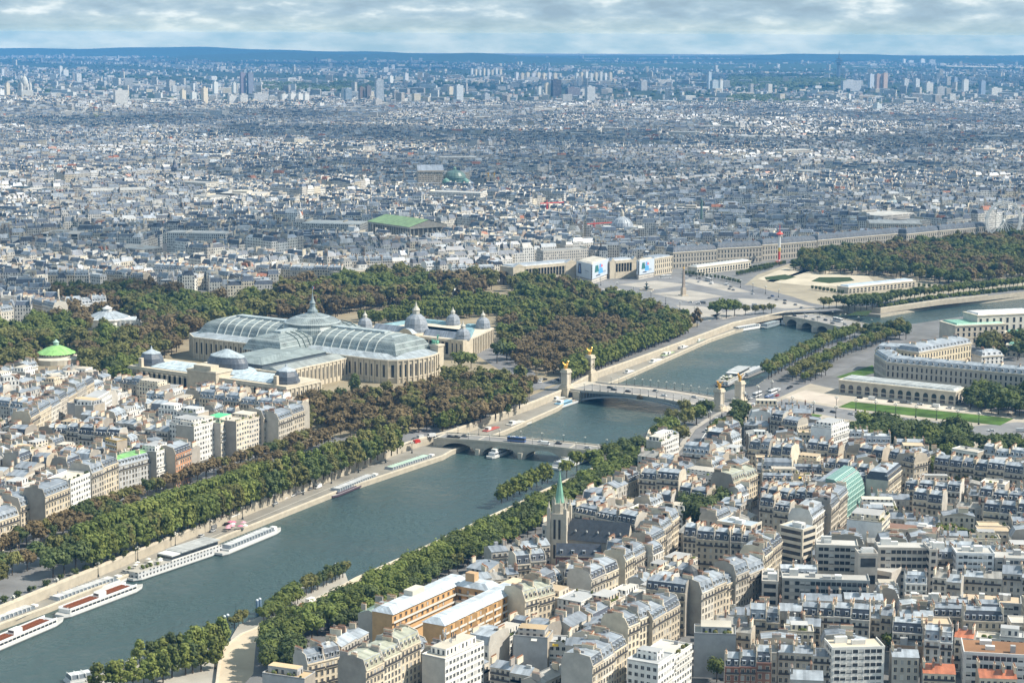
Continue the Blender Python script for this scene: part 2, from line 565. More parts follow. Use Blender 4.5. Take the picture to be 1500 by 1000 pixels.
# right-bank retaining wall (street level) and lower-quay edge, near to far
RBW = [Vector((-560, 200)), Vector((-380, 640))] + PL([(4, 888), (263, 782), (500, 687), (600, 648), (640, 637), (660, 632), (787, 587), (826, 571), (867, 548),
      (920, 530), (1030, 490), (1075, 473), (1150, 457), (1240, 449), (1290, 452), (1377, 440), (1447, 433), (1500, 427)]) + [Vector((1100, 2600)), Vector((2400, 3300))]
RBE = [Vector((-540, 190)), Vector((-360, 630))] + PL([(0, 914), (72, 888), (364, 771), (500, 717), (650, 667), (662, 660), (743, 630), (817, 597), (836, 584), (913, 553), (1040, 497), (1077, 484)], QUAY_Z) \
    + PL([(1150, 464), (1240, 456), (1290, 461), (1377, 446), (1447, 439), (1500, 433)], QUAY_Z) + [Vector((1110, 2585)), Vector((2420, 3280))]
LBE = [Vector((-190, 200)), Vector((-165, 600))] + PL([(316, 1000), (322, 952), (352, 928), (370, 921), (440, 886), (480, 868), (520, 846), (590, 815), (713, 757), (747, 742), (797, 717), (870, 684), (905, 659),
      (944, 648), (950, 630), (976, 611), (1022, 592), (1060, 578), (1098, 572), (1130, 549), (1200, 510), (1258, 489), (1333, 480), (1400, 470), (1500, 457)], QUAY_Z) + [Vector((1100, 2330)), Vector((2400, 3020))]
LBW = offset_line(LBE, [17] * 13 + [13, 12] + [9, 8, 8, 7, 7, 7] + [6] * (len(LBE) - 21), -1)

far_r = [Vector((16000, 12000)), Vector((16000, 30000)), Vector((-16000, 30000)), Vector((-16000, 200))]


def slab(name, poly, z0, z1, mat, col, side_mat='stone', side_col=(.42, .375, .3), sides=None):
    """a level of ground: its top and the retaining walls along the first `sides` edges"""
    mb = MB()
    n = len(poly)
    mb.poly([(p.x, p.y, z1) for p in poly], mat, col)
    for i in range(n if sides is None else sides):
        a, b = poly[i], poly[(i + 1) % n]
        for q in ([(a.x, a.y, z0), (b.x, b.y, z0), (b.x, b.y, z1), (a.x, a.y, z1)],):
            mb.face(q, side_mat, side_col)
    return struct(mb.build(name))


def sheet(name, pts, z, mat, col, thick=None):
    mb = MB()
    mb.poly([(p[0], p[1], z) for p in pts], mat, col)
    return struct(mb.build(name))


def strip(name, line, w, z, mat, col):
    a, b = offset_line(line, w / 2, 1), offset_line(line, w / 2, -1)
    mb = MB()
    for i in range(len(line) - 1):
        mb.face([(b[i].x, b[i].y, z), (b[i + 1].x, b[i + 1].y, z), (a[i + 1].x, a[i + 1].y, z), (a[i].x, a[i].y, z)], mat, col)
    return struct(mb.build(name))


# river bed / lowest ground, water, the two banks
mb = MB(); mb.face([(-16000, -600, -9.5), (16000, -600, -9.5), (16000, 30000, -9.5), (-16000, 30000, -9.5)], 'ground', (.12, .12, .1)); struct(mb.build('riverbed'))
wat = RBE[:] + list(reversed(LBE))
mbw = MB(); mbw.face([(-700, -100, WATER_Z), (200, -100, WATER_Z), (2500, 2900, WATER_Z), (2500, 3500, WATER_Z), (900, 2700, WATER_Z), (200, 2350, WATER_Z), (-700, 1400, WATER_Z)], 'water', (0, 0, 0))
struct(mbw.build('river_water'))
slab('right_bank_ground', RBW + far_r, -9, 0, 'asphalt', (0.17, 0.17, 0.17), sides=len(RBW) - 1)
slab('right_bank_quay', RBE + list(reversed(RBW)), -9, QUAY_Z, 'asphalt', (0.25, 0.235, 0.205), sides=len(RBE) - 1)
slab('left_bank_ground', LBW + [Vector((2500, 2900)), Vector((2500, -100))], -9, 0, 'asphalt', (0.15, 0.15, 0.15), sides=len(LBW) - 1)
slab('left_bank_quay', LBE + list(reversed(LBW)), -9, QUAY_Z, 'ground', (0.52, 0.44, 0.33), sides=len(LBE) - 1)

# stone copings along both walls and quay edges
for nm, line, z, side in (('quay_coping', RBW[1:19], 0, 1), ('quay_coping', RBE[1:14], QUAY_Z, 1), ('quay_coping', LBE[1:24], QUAY_Z, -1)):
    a = offset_line(line, 0.1, -side); b = offset_line(line, 1.3, side)
    mb = MB()
    for i in range(len(line) - 1):
        q = [a[i], a[i + 1], b[i + 1], b[i]]
        if side < 0:
            q = [a[i + 1], a[i], b[i], b[i + 1]]
        mb.prism([(p.x, p.y) for p in q], z - .4, z + (0.9 if z == 0 else 0.35), 'stone', (0.55, 0.49, 0.39))
    struct(mb.build(nm))

# parks, squares and lawns
PARK = PL([(-60, 560), (-60, 492), (30, 484), (80, 462), (160, 462), (80, 446), (75, 432), (215, 432), (313, 442), (398, 446), (402, 421), (500, 415), (577, 405), (625, 412), (740, 413), (835, 416), (880, 432),
          (1035, 478), (1000, 492), (915, 525), (820, 562), (700, 612), (625, 640), (450, 640), (448, 590), (300, 590), (190, 585), (140, 562), (50, 550)])
sheet('park_ground', PARK, 0.04, 'ground', (0.27, 0.23, 0.16))
TUIL = PL([(1085, 422), (1110, 402), (1160, 385), (1500, 348), (1640, 352), (1640, 428), (1500, 420), (1380, 432), (1290, 444), (1210, 448), (1160, 440)])
sheet('garden_ground', TUIL, 0.04, 'ground', (0.31, 0.275, 0.21))
CONC = PL([(838, 417), (960, 404), (1000, 402), (1085, 422), (1200, 446), (1240, 455), (1150, 458), (1035, 478), (885, 433)])
sheet('square_paving', CONC, 0.05, 'asphalt', (0.19, 0.19, 0.195))
PALE = (0.36, 0.335, 0.3)
for q in ([(905, 417), (960, 411), (1010, 417), (960, 424)], [(955, 430), (1010, 425), (1060, 434), (1010, 442)], [(1010, 408), (1075, 420), (1100, 428), (1070, 428), (1000, 412)],
          [(1080, 437), (1150, 440), (1195, 450), (1150, 452), (1090, 446)], [(1040, 462), (1085, 452), (1120, 452), (1060, 468)], [(990, 447), (1030, 449), (1060, 456), (1040, 470), (1010, 462)],
          [(880, 423), (900, 421), (930, 429), (905, 432)]):
    sheet('pavement', PL(q), 0.09, 'ground', PALE)
for q in ([(1160, 402), (1185, 392), (1270, 403), (1280, 412), (1230, 420), (1180, 418), (1120, 412)], [(1110, 408), (1150, 392), (1190, 396), (1130, 414)]):
    sheet('garden_path', PL(q), 0.08, 'ground', (0.47, 0.42, 0.33))
for q in ([(1120, 406), (1150, 402), (1166, 406), (1150, 410), (1122, 410)], [(1188, 412), (1200, 406), (1245, 406), (1252, 411), (1215, 415)], [(1470, 372), (1500, 368), (1500, 376)], [(1240, 462), (1255, 456), (1278, 455), (1270, 462)]):
    sheet('lawn', PL(q), 0.12, 'hedge', (0, 0, 0))
# esplanade on the left bank
sheet('esplanade_ground', PL([(1090, 590), (1140, 572), (1180, 560), (1225, 570), (1420, 596), (1560, 612), (1560, 668), (1410, 660), (1300, 640), (1160, 618)]), 0.04, 'ground', (0.38, 0.34, 0.28))
sheet('road', PL([(1130, 592), (1150, 584), (1235, 599), (1330, 612), (1425, 624), (1490, 618), (1560, 622), (1560, 650), (1430, 643), (1330, 628), (1240, 614)]), 0.08, 'asphalt', (0.2, 0.2, 0.205))
for q in ([(1228, 596), (1247, 588), (1485, 613), (1465, 623), (1345, 610)], [(1236, 620), (1277, 613), (1290, 617), (1268, 625)], [(1160, 616), (1190, 606), (1205, 608), (1185, 618)], [(1405, 633), (1437, 640), (1420, 650), (1400, 645)], [(1225, 552), (1278, 535), (1285, 545), (1245, 556)]):
    sheet('lawn', PL(q), 0.12, 'grass', (0, 0, 0))
sheet('terrace_paving', PL([(1150, 582), (1180, 571), (1230, 582), (1225, 594)]), 0.1, 'ground', (0.48, 0.42, 0.36))
sheet('terrace_paving', PL([(1252, 587), (1262, 580), (1425, 598), (1440, 607)]), 0.1, 'ground', (0.5, 0.45, 0.38))
# roads
ROADS = [
    ([(1000, 690), (1022, 650), (1035, 630), (1062, 612), (1092, 597), (1130, 580), (1170, 562), (1215, 545), (1290, 510), (1330, 492)], 15, 0.07),
    ([(560, 652), (610, 636), (650, 632)], 24, 0.07),
    ([(610, 636), (700, 600), (770, 572), (830, 553), (900, 526), (1010, 486), (1060, 465)], 12, 0.06),
    ([(775, 570), (760, 545), (720, 520), (690, 500)], 26, 0.07),
    ([(1195, 452), (1150, 436), (1085, 418)], 22, 0.08),
]
for pts, w, z in ROADS:
    strip('road', PL(pts), w, z, 'asphalt', (0.17, 0.17, 0.175))
strip('lane_marking', PL([(1022, 652), (1035, 632), (1062, 614), (1092, 599), (1130, 582)]), 0.6, 0.12, 'paint', (.75, .75, .72))
strip('pavement', offset_line(PL([(1005, 672), (1022, 650), (1035, 630), (1062, 612), (1092, 597)]), 10, 1), 4, 0.1, 'ground', PALE)
strip('lane_marking', offset_line(RBW[2:5], 9, -1), 0.4, QUAY_Z + 0.03, 'paint', (.6, .58, .52))

# far plain, green between the suburbs
mb = MB(); mb.face([(-9000, 7400, 0.2), (9000, 7400, 0.2), (15000, 27000, 0.2), (-15000, 27000, 0.2)], 'ground', (0.04, 0.055, 0.035)); struct(mb.build('far_ground'))
for q in ([(380, 84.5), (560, 85.5), (640, 88), (420, 86.5)], [(60, 82), (210, 83), (200, 85), (80, 84)], [(740, 88), (860, 90), (840, 93), (750, 90)], [(960, 90), (1120, 93), (1100, 95), (980, 92)], [(1380, 96), (1500, 98), (1500, 100), (1390, 98)]):
    sheet('field', PL(q), 0.6, 'ground', (0.5, 0.45, 0.36))
# hills on the horizon
for name, y0, amp, base, seed, cc in (('hills', 21500, 100, 0, 3, (0.045, 0.065, 0.045)), ('hills', 18000, 60, -25, 8, (0.05, 0.075, 0.045)), ('hills', 25000, 60, 60, 5, (0.045, 0.065, 0.045))):
    r2 = random.Random(seed)
    ph = [r2.uniform(0, 6.28) for _ in range(6)]
    mb = MB()
    nx = 120
    prof = []
    for i in range(nx + 1):
        x = -9500 + 19000 * i / nx
        h = base + amp * (0.6 * math.sin(x / 2900 + ph[0]) + 0.35 * math.sin(x / 1200 + ph[1]) + 0.16 * math.sin(x / 430 + ph[2]) + 0.07 * math.sin(x / 170 + ph[3]))
        prof.append((x, max(h, -1)))
    rows = [(-1500, 0.0), (-800, 0.45), (-250, 0.88), (0, 1.0), (300, 0.9), (1200, 0.4), (2400, -0.05)]
    for (dy0, k0), (dy1, k1) in zip(rows[:-1], rows[1:]):
        for (xa, ha), (xb, hb) in zip(prof[:-1], prof[1:]):
            mb.face([(xa, y0 + dy0, ha * k0), (xb, y0 + dy0, hb * k0), (xb, y0 + dy1, hb * k1), (xa, y0 + dy1, ha * k1)], 'ground', cc)
    struct(mb.build(name))
# Montmartre's rise under the white basilica
mb = MB(); c = P(35, 172)
mb.lathe([(520, 0), (430, 14), (300, 30), (170, 40), (0, 44)], c.x, c.y, 28, 'ground', (0.2, 0.2, 0.17)); struct(mb.build('hill'))

# ================================================================ FAR CITY (nobody could count it)
CITYMASK = PL([(-80, 505), (-60, 488), (0, 492), (30, 482), (78, 474), (75, 430), (215, 430), (313, 440), (398, 444), (402, 419), (500, 413), (577, 403), (625, 410), (735, 411), (745, 398), (842, 392), (960, 386), (1000, 386), (1100, 372), (1500, 331), (1640, 331)])
CITYPOLY = CITYMASK + [Vector((8000, 8600)), Vector((8000, 25000)), Vector((-8000, 25000)), Vector((-8000, 8600)), Vector((-900, 2200))]
KEEP_OUT = []        # (x, y, radius) of landmarks in the far city


def keepout_px(px, py, r):
    p = P(px, py)
    KEEP_OUT.append((p.x, p.y, r))


for a in ((590, 352, 78), (606, 366, 42), (562, 362, 40), (640, 362, 30),  (668, 345, 50), (645, 283, 85), (910, 345, 34), (755, 395, 20), (560, 283, 60), (160, 158, 40), (30, 160, 60), (352, 305, 45), (80, 362, 40), (235, 360, 40), (275, 365, 40), (60, 293, 55), (256, 262, 22), (240, 268, 30), (700, 330, 20),
          (1040, 345, 28), (1445, 288, 60), (930, 205, 40), (1305, 312, 25), (130, 372, 30), (262, 390, 40)):
    keepout_px(*a)

WALLS = [CREAM2, WHITE, (0.62, 0.59, 0.53), (0.54, 0.51, 0.46), (0.7, 0.67, 0.6), (0.6, 0.58, 0.54), (.74, .73, .7)]
ROOFS = [ZINC, ZINC2, (0.2, 0.235, 0.285), (0.36, 0.40, 0.46), (0.52, 0.54, 0.56), (0.13, 0.15, 0.18), (0.40, 0.39, 0.37), (0.27, 0.3, 0.34), ZINC, (0.2, 0.235, 0.285)]


def lots_city():
    r = random.Random(11)
    lots = []      # cx, cy, th, w, d, h, rh, inset, wall, slope, top
    seeds = []
    for y in np.arange(1950, 7600, 300):
        half = 0.30 * y + 250
        for x in np.arange(-half, half, 300):
            seeds.append((x + r.uniform(-110, 110), y + r.uniform(-110, 110), r.uniform(-0.75, 0.75)))
    S = np.array(seeds)
    out = []
    for si, (sx, sy, th) in enumerate(seeds):
        c, s = math.cos(th), math.sin(th)
        v = -360
        while v < 360:
            bd = r.uniform(42, 70)
            u = -360 + r.uniform(0, 60)
            while u < 360:
                bw = r.uniform(55, 120)
                hb = r.uniform(16, 23)
                if r.random() < 0.05:
                    hb += r.uniform(3, 12)
                kind = r.random()
                items = []
                if kind < 0.06:
                    items.append((u + bw / 2, v + bd / 2, 0, bw * 0.9, bd * r.uniform(.3, .8), hb + r.uniform(-4, 8), 0.8, 0.2, 'flat'))
                else:
                    dep = r.uniform(10, 13)
                    for sidev in (0, 1):
                        x = u
                        while x < u + bw - 4:
                            w = min(r.uniform(9, 21), u + bw - x)
                            if u + bw - x - w < 7:
                                w = u + bw - x
                            items.append((x + w / 2, v + (dep / 2 if sidev == 0 else bd - dep / 2), 0, w - .2, dep * r.uniform(.8, 1), hb + r.uniform(-4, 3.5), r.uniform(2.5, 5.5), r.uniform(1.5, 3.2), 'm'))
                            x += w
                    for sideu in (0, 1):
                        y = v + dep
                        while y < v + bd - dep - 3:
                            w = min(r.uniform(9, 18), v + bd - dep - y)
                            items.append((u + (dep / 2 if sideu == 0 else bw - dep / 2), y + w / 2, math.pi / 2, w - .2, dep, hb + r.uniform(-3, 2.5), r.uniform(3, 5.5), r.uniform(1.5, 3.2), 'm'))
                            y += w
                    for k in range(int(bw / 22)):
                        items.append((u + dep + 4 + k * 20 + r.uniform(0, 6), v + bd / 2 + r.uniform(-5, 5), r.choice((0, math.pi / 2)), r.uniform(9, 18), r.uniform(7, 11), hb - r.uniform(1, 9), r.uniform(1, 3), r.uniform(.4, 2.5), 'm'))
                for (lu, lv, a, w, d, h, rh, ins, typ) in items:
                    out.append((sx + lu * c - lv * s, sy + lu * s + lv * c, th + a, w, d, h, rh, ins, 1 if typ == 'flat' else 0, si))
                u += bw + r.choice((10, 12, 15, 24))
            v += bd + r.choice((10, 12, 15, 22))
    A = np.array(out)
    # a lot belongs to its nearest seed
    own = np.zeros(len(A), int)
    for i in range(0, len(A), 4000):
        d = (A[i:i + 4000, None, 0] - S[None, :, 0]) ** 2 + (A[i:i + 4000, None, 1] - S[None, :, 1]) ** 2
        own[i:i + 4000] = d.argmin(1)
    A = A[own == A[:, 9].astype(int)]
    A = A[(np.abs(A[:, 0]) < 0.285 * A[:, 1] + 60) & (A[:, 1] < 7600)]
    return A


def in_poly_np(X, Y, poly):
    r = np.zeros(len(X), bool)
    j = len(poly) - 1
    for i in range(len(poly)):
        a, b = poly[i], poly[j]
        if a[1] != b[1]:
            cond = ((a[1] > Y) != (b[1] > Y)) & (X < (b[0] - a[0]) * (Y - a[1]) / (b[1] - a[1]) + a[0])
            r ^= cond
        j = i
    return r


def ground_h(X, Y):
    """height of the ground under the far city (Montmartre's rise)"""
    c = P(35, 172)
    d = np.hypot(X - c.x, Y - c.y)
    return np.interp(d, [0, 170, 300, 430, 520], [44, 40, 30, 14, 0])


def city_mesh(name, A, seed, chim=True, pal=None):
    """one mesh of many small town houses: walls, steep slopes, flat tops, chimney walls"""
    g = np.random.default_rng(seed)
    n = len(A)
    cx, cy, th, w, d, h, rh, ins, flat = (A[:, k] for k in range(9))
    gz = ground_h(cx, cy)
    c, s = np.cos(th), np.sin(th)
    def loc(u, v):
        return cx + u * c - v * s, cy + u * s + v * c
    su = np.array([-1, 1, 1, -1]); sv = np.array([-1, -1, 1, 1])
    V = np.zeros((n, 12, 3))
    for k in range(4):
        x, y = loc(su[k] * w / 2, sv[k] * d / 2)
        V[:, k] = np.stack([x, y, gz - 1], 1); V[:, 4 + k] = np.stack([x, y, gz + h], 1)
        insw = np.where(flat > 0, ins, np.where(g.random(n) < .25, ins, 0.05))
        x, y = loc(su[k] * np.maximum(w / 2 - insw, .2), sv[k] * np.maximum(d / 2 - ins, .2))
        V[:, 8 + k] = np.stack([x, y, gz + h + rh], 1)
    F = np.array([[0, 1, 5, 4], [1, 2, 6, 5], [2, 3, 7, 6], [3, 0, 4, 7], [4, 5, 9, 8], [5, 6, 10, 9], [6, 7, 11, 10], [7, 4, 8, 11], [8, 9, 10, 11]])
    faces = (np.arange(n)[:, None, None] * 12 + F[None]).reshape(-1, 4)
    mat = np.tile(np.array([0, 0, 0, 0, 1, 1, 1, 1, 1]), n)
    W = np.array(WALLS if pal is None else pal[0]); Rf = np.array(ROOFS if pal is None else pal[1])
    wc = W[g.integers(0, len(W), n)] * g.uniform(.74, 1.12, (n, 1))
    tc = Rf[g.integers(0, len(Rf), n)] * g.uniform(.8, 1.2, (n, 1))
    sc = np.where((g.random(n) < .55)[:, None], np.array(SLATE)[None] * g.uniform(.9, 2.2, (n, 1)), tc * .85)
    red = g.random(n) < .018
    tc[red] = np.array((.34, .14, .08)); sc[red] = tc[red]
    fl = flat > 0
    tc[fl] = np.array((.5, .48, .44)) * g.uniform(.6, 1.25, (fl.sum(), 1)); sc[fl] = tc[fl]
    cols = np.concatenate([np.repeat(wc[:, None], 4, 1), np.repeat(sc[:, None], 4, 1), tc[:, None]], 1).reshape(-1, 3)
    # gable ends rise as bare walls where the roof has no end slope
    nw = np.maximum(1, np.round(w / 2.7)) * 2.7; nd = np.maximum(1, np.round(d / 2.7)) * 2.7
    UV = np.zeros((n, 9, 4, 2))
    for k in range(4):
        L = nw if k % 2 == 0 else nd
        UV[:, k, 1, 0] = L; UV[:, k, 2, 0] = L
        UV[:, k, 2, 1] = h; UV[:, k, 3, 1] = h
    for k in range(4, 9):
        UV[:, k, 1, 0] = w; UV[:, k, 2, 0] = w; UV[:, k, 2, 1] = 4; UV[:, k, 3, 1] = 4
        UV[:, k, :, 0] += (g.random(n) * 400)[:, None]
    verts = [V.reshape(-1, 3)]; fcs = [faces]; mats = [mat]; cs = [cols]; uvs = [UV.reshape(-1, 2)]
    if chim:
        base = n * 12
        m = n * 2
        e = np.tile(np.array([-1, 1]), n)
        I = np.repeat(np.arange(n), 2)
        cw = g.uniform(.5, 1.0, m); cl = g.uniform(.15, .95, m) * d[I]
        uo = e * (w[I] / 2 - .6) * g.choice([1, 1, 1, .3], m); vo = g.uniform(-.3, .3, m) * d[I]
        C = np.zeros((m, 8, 3))
        for k in range(4):
            lu = uo + su[k] * cw / 2; lv = vo + sv[k] * cl / 2
            x = cx[I] + lu * c[I] - lv * s[I]; y = cy[I] + lu * s[I] + lv * c[I]
            C[:, k] = np.stack([x, y, gz[I] + h[I]], 1)
            C[:, 4 + k] = np.stack([x, y, gz[I] + h[I] + rh[I] + g.uniform(.3, 2.6, m)], 1)
        zt = C[:, 4:8, 2].max(1); C[:, 4:8, 2] = zt[:, None]
        FC = np.array([[0, 1, 5, 4], [1, 2, 6, 5], [2, 3, 7, 6], [3, 0, 4, 7], [4, 5, 6, 7]])
        verts.append(C.reshape(-1, 3)); fcs.append((base + np.arange(m)[:, None, None] * 8 + FC[None]).reshape(-1, 4))
        mats.append(np.full(m * 5, 2))
        CC = np.array([(.56, .53, .47), CREAM2, (.4, .32, .26), (.5, .47, .42), WHITE])[g.integers(0, 5, m)] * g.uniform(.6, 1.08, (m, 1))
        cs.append(np.repeat(CC[:, None], 5, 1).reshape(-1, 3)); uvs.append(np.zeros((m * 5 * 4, 2)))
    verts = np.concatenate(verts); fcs = np.concatenate(fcs); mats = np.concatenate(mats); cs = np.concatenate(cs); uvs = np.concatenate(uvs)
    me = bpy.data.meshes.new(name)
    me.vertices.add(len(verts)); me.vertices.foreach_set('co', verts.astype(np.float32).ravel())
    me.loops.add(len(fcs) * 4); me.loops.foreach_set('vertex_index', fcs.astype(np.int32).ravel())
    me.polygons.add(len(fcs))
    me.polygons.foreach_set('loop_start', (np.arange(len(fcs)) * 4).astype(np.int32))
    for k in ('stonewin', 'roof', 'stone'):
        me.materials.append(MATS[k])
    me.polygons.foreach_set('material_index', mats.astype(np.int32))
    at = me.attributes.new('Col', 'FLOAT_COLOR', 'FACE')
    at.data.foreach_set('color', np.concatenate([np.clip(cs, 0, 1), np.ones((len(cs), 1))], 1).astype(np.float32).ravel())
    u = me.uv_layers.new(name='UVMap'); u.data.foreach_set('uv', uvs.astype(np.float32).ravel())
    me.polygons.foreach_set('use_smooth', np.zeros(len(fcs), bool))
    me.update(calc_edges=True); me.validate()
    o = add(name, me)
    return struct(o, 'stuff')


def far_city():
    A = lots_city()
    ok = in_poly_np(A[:, 0], A[:, 1], CITYPOLY)
    for (x, y, r) in KEEP_OUT:
        ok &= np.hypot(A[:, 0] - x, A[:, 1] - y) > r
    A = A[ok]
    city_mesh('city_buildings', A, 5)
    # suburbs: sparser, larger blocks between trees
    g = np.random.default_rng(21)
    n = 34000
    y = np.sqrt(g.uniform(7300 ** 2, 23500 ** 2, n)); x = g.uniform(-1, 1, n) * (0.28 * y + 80)
    dens = np.sin(x / 610 + 1.3) * np.sin(y / 830 + x / 1500) + .5 * np.sin(x / 210 + y / 350)
    keep = (dens + g.uniform(-1.1, 1.1, n) > np.interp(y, [7300, 9000, 12000, 16000, 23500], [-1.4, -.3, 0.35, .7, 1.0]))
    x, y = x[keep], y[keep]; n = len(x)
    big = g.random(n) < .10
    w = np.where(big, g.uniform(30, 90, n), g.uniform(10, 26, n)); d = np.where(big, g.uniform(12, 40, n), g.uniform(9, 14, n))
    h = np.where(big, g.uniform(9, 26, n), g.uniform(6, 16, n))
    tower = g.random(n) < .025
    w = np.where(tower, g.uniform(18, 40, n), w); d = np.where(tower, g.uniform(14, 20, n), d); h = np.where(tower, g.uniform(30, 52, n), h)
    A2 = np.stack([x, y, g.uniform(-.8, .8, n), w, d, h, np.where(big | tower, .4, 2.5), np.where(big | tower, .3, 2.5), (big | tower).astype(float)], 1)
    city_mesh('suburb_buildings', A2, 6, chim=False, pal=([WHITE, CREAM2, (.66, .62, .56), (.75, .74, .72), (.5, .46, .42)], [(.35, .2, .14), ZINC2, (.5, .48, .45), (.3, .3, .3), (.4, .42, .44)]))


far_city()

# clouds that shade parts of the city (soft-edged, far overhead)
def cloud_mat():
    m = bpy.data.materials.new('cloud'); m.use_nodes = True
    t = m.node_tree; t.nodes.clear(); L = t.links.new
    out = N(t, 'ShaderNodeOutputMaterial')
    df = N(t, 'ShaderNodeBsdfDiffuse'); df.inputs[0].default_value = (.85, .85, .85, 1)
    tr = N(t, 'ShaderNodeBsdfTransparent')
    geo = N(t, 'ShaderNodeNewGeometry'); uv = N(t, 'ShaderNodeTexCoord')
    nz = N(t, 'ShaderNodeTexNoise'); nz.inputs['Scale'].default_value = 0.0035; nz.inputs['Detail'].default_value = 5
    L(geo.outputs['Position'], nz.inputs['Vector'])
    ln = N(t, 'ShaderNodeVectorMath', operation='LENGTH'); L(uv.outputs['Object'], ln.inputs[0])
    a = N(t, 'ShaderNodeMath', operation='MULTIPLY_ADD'); a.inputs[1].default_value = 1.3; a.inputs[2].default_value = -0.65
    L(nz.outputs['Fac'], a.inputs[0])
    b = N(t, 'ShaderNodeMath', operation='ADD'); L(a.outputs[0], b.inputs[0]); L(ln.outputs['Value'], b.inputs[1])
    mr = N(t, 'ShaderNodeMapRange', interpolation_type='SMOOTHSTEP'); mr.inputs[1].default_value = .6; mr.inputs[2].default_value = 1.0
    mr.inputs[3].default_value = .45; mr.inputs[4].default_value = 0
    L(b.outputs[0], mr.inputs[0])
    mx = N(t, 'ShaderNodeMixShader'); L(mr.outputs[0], mx.inputs[0]); L(tr.outputs[0], mx.inputs[1]); L(df.outputs[0], mx.inputs[2])
    L(mx.outputs[0], out.inputs['Surface'])
    MATS['cloud'] = m


cloud_mat()


def cloud(px, py, rx, ry, alt=1300):
    c = P(px, py)
    k = (alt) / SUNV.z
    mb = MB()
    mb.lathe([(0, -0.12), (.55, -.14), (.9, -.08), (1.0, 0), (.85, .1), (.45, .2), (0, .22)], 0, 0, 36, 'cloud', (0, 0, 0))
    o = mb.build('clouds', None, (c.x + SUNV.x * k, c.y + SUNV.y * k, alt))
    o.scale = (rx, ry, 300)
    struct(o, 'stuff')


for a in ((120, 188, 480, 420), (330, 178, 420, 600), (470, 205, 460, 420), (690, 215, 460, 420), (880, 215, 500, 330), (1180, 222, 520, 330), (1400, 215, 520, 300), (620, 262, 620, 420), (130, 372, 380, 260),
          (470, 350, 260, 110), (90, 440, 200, 100), (400, 385, 250, 70), (960, 290, 330, 130), (1300, 345, 300, 130), (700, 128, 1300, 700), (560, 100, 1500, 800),
          (1150, 114, 900, 700), (300, 92, 3000, 900), (1100, 90, 3000, 900), (1350, 262, 400, 180), (1420, 120, 700, 900)):
    cloud(*a)

# the air between
def haze():
    m = bpy.data.materials.new('haze'); m.use_nodes = True
    t = m.node_tree; t.nodes.clear()
    out = N(t, 'ShaderNodeOutputMaterial')
    v = N(t, 'ShaderNodeVolumePrincipled')
    v.inputs['Color'].default_value = (0.13, 0.47, 1.0, 1)
    v.inputs['Density'].default_value = 4.6e-5
    v.inputs['Anisotropy'].default_value = 0.0
    t.links.new(v.outputs[0], out.inputs['Volume'])
    MATS['haze'] = m
    mb = MB(); mb.box(-11000, -700, -12, 11000, 27500, 300, 'haze', (0, 0, 0), bottom=True)
    struct(mb.build('haze'), 'stuff')


haze()
# ================================================================ TOWN HOUSES OF THE TWO BANKS
NEAR_D = 1340.0
FOOT = []            # oriented footprints already built: (centre, half extents, angle)
ANCHORS = []         # (name, x, y)


def obb(cx, cy, th, hw, hd):
    c, s = math.cos(th), math.sin(th)
    return [Vector((cx + u * hw * c - v * hd * s, cy + u * hw * s + v * hd * c)) for u, v in ((-1, -1), (1, -1), (1, 1), (-1, 1))]


def overlap(A, B):
    for poly in (A, B):
        for i in range(len(poly)):
            e = poly[(i + 1) % len(poly)] - poly[i]
            n = Vector((-e.y, e.x))
            a = [p.dot(n) for p in A]; b = [p.dot(n) for p in B]
            if max(a) <= min(b) + 1e-6 or max(b) <= min(a) + 1e-6:
                return False
    return True


def free(poly):
    c = sum(poly, Vector((0, 0))) / 4
    for q, qc, r in FOOT:
        if (qc - c).length < r and overlap(poly, q):
            return False
    return True


SOLID = []


def claim(poly, solid=True):
    c = sum(poly, Vector((0, 0))) / len(poly)
    FOOT.append((poly, c, max((p - c).length for p in poly) + 25))
    if solid:
        SOLID.append(FOOT[-1])


def window_mesh(name, pane_mat, pane_col, frame_col, w=1.25, h=2.05):
    mb = MB()
    f = 0.16
    mb.face([(-w / 2, -.03, 0), (w / 2, -.03, 0), (w / 2, -.03, h), (-w / 2, -.03, h)], pane_mat, pane_col)
    for x0, z0, x1, z1 in ((-w / 2 - f, -.12, w / 2 + f, 0), (-w / 2 - f, h, w / 2 + f, h + .2), (-w / 2 - f, 0, -w / 2, h), (w / 2, 0, w / 2 + f, h)):
        mb.box(x0, -.14, z0, x1, 0, z1, 'stone', frame_col)
    mb.box(-.04, -.06, 0, .04, -.03, h, 'paint', (.5, .5, .48))
    return mb.mesh(name)


WIN = [window_mesh('window', 'pane', (0, 0, 0), (.6, .53, .42)), window_mesh('window', 'pane', (0, 0, 0), (.52, .45, .35)), window_mesh('window', 'paint', (.55, .54, .5), (.6, .54, .44)), window_mesh('window', 'paint', (.34, .34, .34), (.6, .54, .44))]
WINW = [window_mesh('window', 'pane', (0, 0, 0), (.7, .69, .66), 1.5, 1.6), window_mesh('window', 'paint', (.5, .5, .49), (.7, .69, .66), 1.5, 1.6)]


